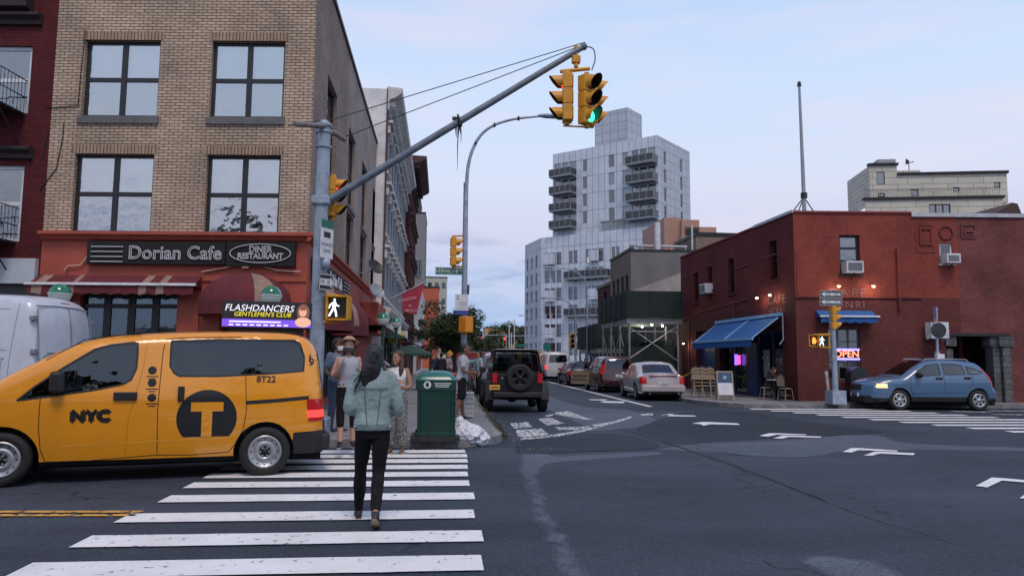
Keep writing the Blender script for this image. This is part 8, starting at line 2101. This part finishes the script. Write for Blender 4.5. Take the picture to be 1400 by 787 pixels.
def person(label, loc, rz, H=1.7, fem=False, pose=None, skin=None, top=None, sleeve=2, hem=.92, bottom=None, legs='long', lr=1.0, shoes=None, vox=.009, headrot=(0, 0, 0), extra=None, bare_arm=True, look=None, topr=1.0, group=None, sock=None):
    t = thing('person', label, 'person', loc, rz, group); s = H/1.7; p = dict(
        hip=(0, 0, .92), neck=(0, -.01, 1.43), head=(0, .015, 1.575), shL=(-.175, -.01, 1.375), shR=(.175, -.01, 1.375), elL=(-.22, -.02, 1.09), elR=(.22, -.02, 1.09), wrL=(-.21, .08, .86), wrR=(.21, .08, .86),
        hL=(-.088, 0, .90), hR=(.088, 0, .90), knL=(-.095, .02, .49), knR=(.095, .02, .49), anL=(-.10, -.02, .085), anR=(.10, -.02, .085), toL=(-.12, .15, .03), toR=(.12, .15, .03), hdL=(0, .3, -1), hdR=(0, .3, -1))
    if fem: p.update(shL=(-.155, -.01, 1.375), shR=(.155, -.01, 1.375))
    p.update(pose or {}); p = {k: (Vector(v) if k[:2] == 'hd' else Vector(v)*s) for k, v in p.items()}
    hip, neck = p['hip'], p['neck']; hs = s*(.97 if fem else 1.0)
    MH = Matrix.Rotation(headrot[2], 3, 'Z') @ Matrix.Rotation(headrot[0], 3, 'X') @ Matrix.Rotation(headrot[1], 3, 'Y')
    w_ = .90 if fem else 1.0; off = hip.xy; nk = neck.xy
    def sec(k, hw, hd, dy=0, f=0, dz=0):
        z = k*s; a = max(0, min(1, (z-hip.z)/(neck.z-hip.z))); o = off*(1-a)+nk*a
        return (z+0, hw*s, hd*s, o.y+dy*s, o.x)
    dzh = hip.z/s-.92
    base = [sec(.86+dzh, .155, .105), sec(.92+dzh, .165 if fem else .158, .118, -.01), sec(1.05+dzh*.8, .130*w_ if fem else .145, .095), sec(1.2+dzh*.8, .150*w_, .108, .012), sec(1.31+dzh*.8, .168*w_, .105), sec(1.385+dzh*.8, .150*w_, .075, -.01), sec(1.43+dzh*.8, .062, .055, -.01)]
    b = MB(); torso(b, base, s); P = head(b, p['head'], MH, hs)
    limb(b, [p['neck']-Vector((0, 0, .03)), p['neck']*.4+p['head']*.6-Vector((0, .012, .03))], [.052*s*w_, .050*s*w_])
    for q in 'LR':
        limb(b, [p['sh'+q], p['el'+q], p['wr'+q]], [.046*s*w_, .037*s*w_, .025*s*w_]); d = p['hd'+q]; hand(b, p['wr'+q], d, -1 if q == 'L' else 1, .5, s)
        limb(b, [p['h'+q], (p['h'+q]*.55+p['kn'+q]*.45), p['kn'+q], p['kn'+q]*.6+p['an'+q]*.4+Vector((0, -.015, 0)), p['an'+q]], [.080*s, .070*s, .052*s, .052*s, .036*s])
    organic(b, 'body', skin, t, vox*.72, 3, fac=.5)
    # clothes
    if top:
        k_ = 1.0*topr; b = MB(); h0 = hem+dzh
        sx = [(a[0], a[1]*1.0+.016*k_*s, a[2]+.018*k_*s, a[3], a[4]) for a in base[1:]]
        lo = sec(h0, (.170 if fem else .168)*k_, .125*k_); sx = [lo]+[a for a in sx if a[0] > lo[0]+.05*s]
        sx[-1] = (sx[-1][0]-.005, .082*s, .072*s, sx[-1][3], sx[-1][4]); torso(b, sx, s)
        for q in 'LR':
            if sleeve == 2: limb(b, [p['sh'+q]*.93+neck*.07, (p['sh'+q]+p['el'+q])/2, p['el'+q], (p['el'+q]+p['wr'+q])/2, p['wr'+q]*.93+p['el'+q]*.07], [.072*s*k_, .062*s*k_, .056*s*k_, .050*s*k_, .042*s*k_])
            elif sleeve == 1: limb(b, [p['sh'+q]*.93+neck*.07, p['sh'+q]*.5+p['el'+q]*.5, p['sh'+q]*.38+p['el'+q]*.62], [.068*s*k_, .060*s*k_, .062*s*k_])
        organic(b, 'top', top, t, vox, 6, .020, .09)
        t['_'] = 1; del t['_']
    if bottom:
        b = MB(); bs = [(a[0], a[1]+.010*s*lr, a[2]+.010*s*lr, a[3], a[4]) for a in base[:2]]
        torso(b, [(bs[0][0]-.05*s, bs[0][1]*.95, bs[0][2]*.95, bs[0][3], bs[0][4])]+bs+[sec(.99+dzh, (.15 if fem else .155), .115)], s)
        for q in 'LR':
            h, k, a = p['h'+q], p['kn'+q], p['an'+q]; e = lr
            if legs == 'long': limb(b, [h-Vector((0, 0, .02)), h*.5+k*.5, k, k*.6+a*.4+Vector((0, -.012, 0)), a*.93+k*.07], [.090*s*e, .080*s*e, .060*s*e, .060*s*e, .044*s*e])
            elif legs == 'knee': limb(b, [h, h*.5+k*.5, k*.9+h*.1], [.096*s*e, .090*s*e, .088*s*e])
            elif legs == 'wide': limb(b, [h, h*.5+k*.5, k, k*.5+a*.5, a*.75+k*.25], [.095*s, .098*s, .095*s, .090*s, .080*s])
            elif legs == 'capri': limb(b, [h, h*.5+k*.5, k, k*.65+a*.35], [.090*s*e, .080*s*e, .060*s*e, .056*s*e])
        organic(b, 'trousers', bottom, t, vox, 5, .014 if legs != 'wide' else .03, .07)
    for q in 'LR':
        a, o_ = p['an'+q], p['to'+q]; d = (o_-a); d.z = 0
        f = (o_-(a-Vector((0, 0, .055*s)))).normalized(); up = Vector((0, 0, 1)); up = (up-f*up.dot(f)).normalized(); sd = f.cross(up)
        hl = a-up*.045*s-f*.045*s
        b = MB(); Ln = .265*s*(.92 if fem else 1)
        b.loft([(hl-f*.005, sd*.024*s, up*.03*s), (hl+f*.02*s+up*.012*s, sd*.034*s, up*.045*s), (hl+f*.08*s+up*.012*s, sd*.034*s, up*.045*s), (hl+f*.15*s-up*.005*s, sd*.040*s, up*.032*s), (hl+f*Ln*.80-up*.012*s, sd*.040*s, up*.024*s), (hl+f*Ln*.97-up*.015*s, sd*.022*s, up*.016*s)], 14)
        b.ellip(a-Vector((0, 0, .01)), .042*s, .045*s, .045*s, 12)
        sh = organic(b, 'shoe', shoes, t, .006, 3)
        b = MB(); b.loft([(hl-f*.012-up*.030*s, sd*.026*s, up*.010*s), (hl+f*.03*s-up*.034*s, sd*.038*s, up*.011*s), (hl+f*.15*s-up*.036*s, sd*.042*s, up*.010*s), (hl+f*Ln*.82-up*.034*s, sd*.042*s, up*.010*s), (hl+f*Ln-up*.03*s, sd*.022*s, up*.009*s)], 14); b.build('sole', sock or SOLEW, sh)
    t['H'] = H; del t['H']
    return t, p, P, MH, hs
SOLEW = mat('white_sole', (.50, .48, .44), .7, dirt=.3); SOLET = mat('tan_sole', (.22, .16, .11), .8, dirt=.4)
SK1 = skinmat('skin_light', (.52, .30, .22)); SK2 = skinmat('skin_tan', (.36, .19, .12)); SK3 = skinmat('skin_brown', (.20, .10, .065)); LIP = mat('lip_colour', (.34, .09, .08), .4)
HB = hairmat('hair_black', (.010, .009, .011)); HBR = hairmat('hair_brown', (.05, .025, .014))
def hair_cap(t, P, M, s, m, long=None, vol=1.0, back=1.0, name='hair', part=0):
    b = MB(); ax, ay = M @ Vector((s, 0, 0)), M @ Vector((0, s, 0))
    secs = [(-.085, .052, .040, -.062), (-.05, .066, .052, -.055), (0, .078, .066, -.045), (.04, .084, .088, -.026), (.08, .078, .094, -.018), (.112, .058, .072, -.015), (.134, .030, .038, -.014)]
    q = cat_rom(secs, 3); b.loft([(P(0, p[3]*1.0-.004, p[0]), ax*p[1]*vol, ay*p[2]*vol, .95) for p in q], 22)
    if long:
        for pts, rads in long: limb(b, [P(*x) for x in pts], [r*s for r in rads], 12)
    return organic(b, name, m, t, .007, 4, .010, .03)
def mask(t, P, M, s, m):
    b = MB(); rows = []
    for i in range(7):
        z = -.105+i*.085/6; row = []
        for k in range(11):
            a = R(-78+156*k/10); f = 1-.25*abs(i-3)/3*.3; row.append(P(.071*math.sin(a)*f, .012+.092*math.cos(a)*(1 if 1 < i else .93), z))
        rows.append(row)
    b.grid(rows, 0); o = b.build('face_mask', m, t); sd = o.modifiers.new('thick', 'SOLIDIFY'); sd.thickness = .003
    b = MB()
    for x in (-1, 1): b.tube([P(x*.069, .03, -.045), P(x*.078, -.005, -.01)], .0018, 4)
    b.build('mask_strap', m, t)
# main walking woman, seen from behind
wp = onY(509, 600, 7.02); wl = (wp.x, 7.02, 0)
DEN = cloth('pale_denim', (.25, .335, .345), .22, 7, .6, 30); BLKL = cloth('black_leggings', (.009, .009, .011), .2, 6, .3)
t, p, P, MH, hs = person('woman in pale denim jacket and black leggings walking away over the crosswalk', wl, R(2), 1.665, True,
    dict(hL=(-.075, .01, .90), hR=(.085, -.01, .90), knL=(-.112, .16, .49), anL=(-.128, .26, .085), toL=(-.15, .44, .03), knR=(.066, -.01, .475), anR=(.062, -.30, .165), toR=(.068, -.15, .03),
         shL=(-.158, -.01, 1.37), shR=(.158, -.01, 1.37), elL=(-.215, -.03, 1.10), elR=(.235, -.03, 1.09), wrL=(-.15, .17, 1.05), wrR=(.15, .17, 1.04), hdL=(.9, .4, .1), hdR=(-.9, .4, .1)),
    SK2, None, 2, .905, BLKL, 'long', 1.0, mat('dark_sneaker', (.02, .02, .024), .6), .0085, (0, 0, R(-4)), sock=SOLET)
s = 1.665/1.7
def jsec(z, hw, hd, y=0): return (z*s, hw*s, hd*s, y*s, 0)
JS = [jsec(.895, .178, .130, -.01), jsec(.935, .180, .134, -.01), jsec(1.05, .168, .126), jsec(1.2, .182, .138, .004), jsec(1.30, .192, .130, 0), jsec(1.365, .178, .100, -.012), jsec(1.41, .120, .078, -.015), jsec(1.445, .075, .068, -.012)]
b = MB(); torso(b, JS, s, 5, .86)
for q in 'LR':
    sg = -1 if q == 'L' else 1
    limb(b, [p['sh'+q]*.90+p['neck']*.10, p['sh'+q]*.6+p['el'+q]*.4+Vector((sg*.012, -.005, 0)), p['el'+q]+Vector((sg*.006, -.01, -.015)), p['el'+q]*.45+p['wr'+q]*.55-Vector((0, 0, .012)), p['wr'+q]], [.070*s, .061*s, .056*s, .051*s, .044*s], 16)
jk = organic(b, 'jacket', DEN, t, .0085, 6, .018, .085)
tx = bpy.data.textures.new('jacket_creases', 'CLOUDS'); tx.noise_scale = .035; tx.noise_depth = 4; d = jk.modifiers.new('creases', 'DISPLACE'); d.texture = tx; d.strength = .009; d.texture_coords = 'LOCAL'
b = MB(); b.loft([((0, -.01*s, .885*s), (.175*s, 0, 0), (0, .130*s, 0), .86), ((0, -.01*s, .93*s), (.178*s, 0, 0), (0, .133*s, 0), .86)], 32, cap=False)
hb_ = b.build('hem_band', DEN, jk); m_ = hb_.modifiers.new('t', 'SOLIDIFY'); m_.thickness = .012
b = MB(); b.loft([((0, -.016*s, 1.40*s), (.105*s, 0, 0), (0, .078*s, 0)), ((0, -.02*s, 1.44*s), (.088*s, 0, 0), (0, .078*s, 0)), ((0, -.014*s, 1.475*s), (.075*s, 0, 0), (0, .070*s, 0))], 24, cap=False); cb_2 = b.build('collar', DEN, jk); m_ = cb_2.modifiers.new('t', 'SOLIDIFY'); m_.thickness = .010
JSI = cat_rom(JS, 8)
def jback(x, z, o=.004):
    best = min(JSI, key=lambda q: abs(q[0]-z)); hw, hd = best[1], best[2]; e = .86; r_ = min(1, abs(x)/hw); c = r_**(1/e); sy = math.sqrt(max(0, 1-c*c))**e
    return Vector((x, best[3]-hd*sy-o, z))
SEAMD = mat('denim_seam', (.05, .09, .095), .9)
b = MB()
for l_ in ([(-.15, 1.285), (-.08, 1.275), (0, 1.272), (.08, 1.275), (.15, 1.285)], [(-.075, 1.27), (-.062, 1.1), (-.045, .94)], [(.075, 1.27), (.062, 1.1), (.045, .94)], [(-.16, .935), (-.08, .935), (0, .935), (.08, .935), (.16, .935)]):
    q = cat_rom(l_, 6); b.tube([jback(x*s, z*s, .010) for x, z in q], .0032, 5)
b.build('stitched_seams', SEAMD, jk)
b = MB(); 
for x in (-.145, .145): pp = jback(x*s, .912*s, .014); b.ellip(pp, .010, .006, .010, 8)
b.build('metal_buttons', DARKMET, jk)
hair_cap(t, P, MH, hs, HB, [([(0, -.075, .03), (-.02, -.095, -.06), (-.045, -.115, -.17), (-.075, -.12, -.30)], [.075, .070, .062, .030]), ([(-.03, -.07, .0), (-.065, -.085, -.10), (-.085, -.095, -.22), (-.105, -.10, -.33)], [.055, .050, .042, .016]), ([(.03, -.07, .0), (.035, -.085, -.08), (.02, -.105, -.17), (-.02, -.115, -.26)], [.055, .050, .042, .02])], 1.06)
b = MB(); rr = random.Random(4)
for k in range(90):
    x0 = rr.uniform(-.07, .07); e = rr.uniform(-.36, -.12); dx = -.05+rr.uniform(-.06, .04)
    pts = [P(x0*.6, -.085+rr.uniform(-.01, .01), .08), P(x0, -.105+rr.uniform(-.012, .012), -.04), P(x0*1.0+dx*.5, -.125+rr.uniform(-.015, .02), -.15), P(x0*.6+dx*1.5, -.135+rr.uniform(-.02, .03), e)]
    b.tube(cat_rom([tuple(q) for q in pts], 4), .0028, 4)
b.build('hair_strands', HB, t)
# woman with straw hat and black mask, pink-white top
def at_foot(px, py, z=.15): g = G(px, py, z); return (g.x, g.y, z)
WSH = cloth('pale_grey_blouse', (.36, .38, .44)); t, p, P, MH, hs = person('woman in straw hat and patterned face mask with bare shoulders, standing at the kerb', at_foot(473, 611), PI+R(10), 1.69, True,
    dict(elR=(.235, .02, 1.12), wrR=(.115, .17, 1.29), hdR=(-.3, .2, 1), elL=(-.21, -.02, 1.08), wrL=(-.17, .10, .90), anR=(.10, .05, .085), toR=(.12, .22, .03)), SK1, WSH, 0, .93, cloth('black_capri', (.012, .012, .014)), 'capri', 1.0, mat('black_shoe', (.012, .012, .013), .5), .010, (0, 0, R(-8)))
hair_cap(t, P, MH, hs, HBR, [([(-.055, -.02, .0), (-.078, -.02, -.10), (-.085, .0, -.20)], [.03, .035, .02]), ([(.055, -.02, .0), (.078, -.02, -.10), (.085, .0, -.20)], [.03, .035, .02])]); face_parts(t, P, MH, hs, HBR)
mask(t, P, MH, hs, mat('patterned_mask', (.05, .045, .05), .8, var=.9, vs=60))
b = MB(); Mh = Matrix.Translation(P(0, -.02, .075)) @ (MH @ Matrix.Rotation(R(18), 3, 'X')).to_4x4(); b.lathe([(0, .075), (.06, .07), (.088, .045), (.095, -.005), (.10, -.01), (.135, .0), (.16, -.012)], 26, Mh); o = b.build('straw_hat', mat('straw', (.42, .27, .17), .85, var=.3, vs=50, bump=.5, bs=80), t); o.modifiers.new('t', 'SOLIDIFY').thickness = .006
# masked man in grey shirt
t, p, P, MH, hs = person('man in grey v-neck shirt, white mask and jeans holding folded papers', at_foot(458, 590), PI+R(48), 1.76, False,
    dict(elL=(-.23, .02, 1.10), wrL=(-.15, .23, 1.02), hdL=(.5, .8, -.2), elR=(.22, -.03, 1.10), wrR=(.19, .16, 1.02), hdR=(-.3, .8, -.3)), SK3, cloth('slate_shirt', (.17, .21, .27)), 1, .90, cloth('blue_jeans', (.055, .075, .12)), 'long', 1.12, mat('black_shoe', (.012, .012, .013), .5), .010, (0, 0, R(20)))
hair_cap(t, P, MH, hs, HB, None, .98); face_parts(t, P, MH, hs, HB); mask(t, P, MH, hs, mat('white_mask', (.70, .72, .75), .8))
b = MB(); b.tube([P(-.074, .0, .008), P(-.05, .09, .008), P(.05, .09, .008), P(.074, .0, .008)], .003, 5); b.build('glasses', DARKMET, t)
b = MB(); q = p['wrL']+Vector((.07, .09, -.05)); M = Matrix.Translation(q) @ Matrix.Rotation(R(20), 4, 'Z') @ Matrix.Rotation(R(-15), 4, 'X'); b.box(-.11, .11, -.012, .012, -.13, .12, M=M)
g_ = thing('papers', 'folded white papers held by the man in the grey shirt', 'papers', (0, 0, 0)); g_.location = t.location; g_.rotation_euler = t.rotation_euler; b.build('sheets', SWHITE, g_, bev=.004); b = MB(); b.box(-.03, .05, .0125, .014, -.05, .06, M=M); b.build('print', SBLK, g_)
# woman in white camisole and patterned trousers, arms crossed, in the road
PATT = mat('patterned_fabric', (.16, .16, .15), .85, var=.95, vs=38)
t, p, P, MH, hs = person('woman in white camisole and patterned wide trousers with arms crossed beside the bin', at_foot(541, 620, 0.0), PI-R(12), 1.66, True,
    dict(elL=(-.21, .03, 1.10), wrL=(.06, .17, 1.13), hdL=(1, .15, .15), elR=(.21, .03, 1.10), wrR=(-.03, .20, 1.19), hdR=(-1, .1, .1)), SK2, cloth('white_camisole', (.62, .62, .64)), 0, .98, PATT, 'wide', 1.0, mat('tan_sandal', (.16, .08, .05), .6), .010, (0, 0, R(-28)), topr=.7)
hair_cap(t, P, MH, hs, HBR, [([(-.05, -.03, .02), (-.08, -.02, -.09), (-.10, .01, -.20), (-.11, .04, -.30)], [.04, .045, .045, .02]), ([(.05, -.03, .02), (.08, -.02, -.09), (.10, .01, -.20), (.11, .04, -.32)], [.04, .045, .045, .02])], 1.05); face_parts(t, P, MH, hs, HBR, LIP)
# young man in white tee and black shorts by the newspaper box
t, p, P, MH, hs = person('young man in white printed tee and black shorts leaning by the red newspaper box', at_foot(631, 574), -PI/2+R(5), 1.74, False,
    dict(elL=(-.24, -.06, 1.12), wrL=(-.18, .15, 1.03), elR=(.22, .0, 1.10), wrR=(.16, .22, 1.06), hdR=(-.4, .9, -.2), hdL=(.2, .9, -.1), anL=(-.12, .05, .085), toL=(-.13, .22, .03), anR=(.09, -.16, .085), toR=(.11, .01, .03), knR=(.09, -.03, .49), neck=(0, .03, 1.43), head=(0, .06, 1.57)), SK3, cloth('white_tee', (.42, .43, .47)), 1, .86, cloth('black_shorts', (.012, .012, .014)), 'knee', 1.05, mat('black_sneaker', (.02, .02, .022), .6), .010, (0, 0, R(-10)))
hair_cap(t, P, MH, hs, HB, None, .97); face_parts(t, P, MH, hs, HB)
b = MB(); b.box(.10, .175, .02, .10, 1.12, 1.30); 
# seated man at the cafe table
gs = atX(1050, 11.95)
t, p, P, MH, hs = person('man sitting bent over the small cafe table under the big blue awning', (gs.x-.02, gs.y, .15-.02), -PI/2, 1.68, False,
    dict(hip=(0, 0, .50), hL=(-.09, .02, .50), hR=(.09, .02, .50), knL=(-.12, .42, .50), knR=(.12, .42, .50), anL=(-.12, .40, .09), anR=(.12, .36, .09), toL=(-.13, .57, .03), toR=(.13, .53, .03), neck=(0, .17, .98), head=(0, .26, 1.10), shL=(-.175, .15, .94), shR=(.175, .15, .94), elL=(-.23, .30, .74), elR=(.23, .30, .74), wrL=(-.08, .44, .84), wrR=(.08, .46, .84), hdL=(.3, .7, .5), hdR=(-.3, .7, .5)), SK1, cloth('dark_tee', (.04, .03, .03)), 1, .93, cloth('dark_trousers', (.02, .02, .025)), 'long', 1.0, mat('black_sneaker', (.02, .02, .022), .6), .012, (R(-25), 0, 0))
hair_cap(t, P, MH, hs, HB, None, .97)
# small figures farther down the left pavement and by the jeep
for k, (px_, py_, Yd, tp_, bt_, rz_, lb) in enumerate(((603, 500, 36, (.02, .02, .03), (.02, .02, .02), 0, 'distant pedestrian in black walking away down the left pavement'), (612, 500, 39, (.28, .22, .24), (.05, .05, .07), PI, 'distant pedestrian in a pale pink top on the left pavement'), (596, 500, 42, (.03, .05, .10), (.02, .02, .03), PI, 'distant pedestrian in navy on the left pavement by the umbrella'), (655, 500, 27.5, (.28, .40, .46), (.02, .02, .03), PI*.6, 'person in light blue reaching out beside the black jeep'))):
    c = onY(px_, py_, Yd); pose = dict(elR=(.30, .15, 1.28), wrR=(.32, .42, 1.34), hdR=(.0, 1, .1)) if k == 3 else dict(anL=(-.1, .18, .09), toL=(-.11, .34, .03), anR=(.1, -.15, .1), toR=(.11, .02, .03))
    t, p, P, MH, hs = person(lb, (c.x, Yd, .15 if k < 3 else .15), rz_, 1.7, k == 1, pose, SK2, cloth('far_top_%s' % 'abcd'[k], tp_), 2, .9, cloth('far_trousers_%s' % 'abcd'[k], bt_), 'long', 1.0, MATS['black_shoe'], .02)
    hair_cap(t, P, MH, hs, HB, None, 1.0)
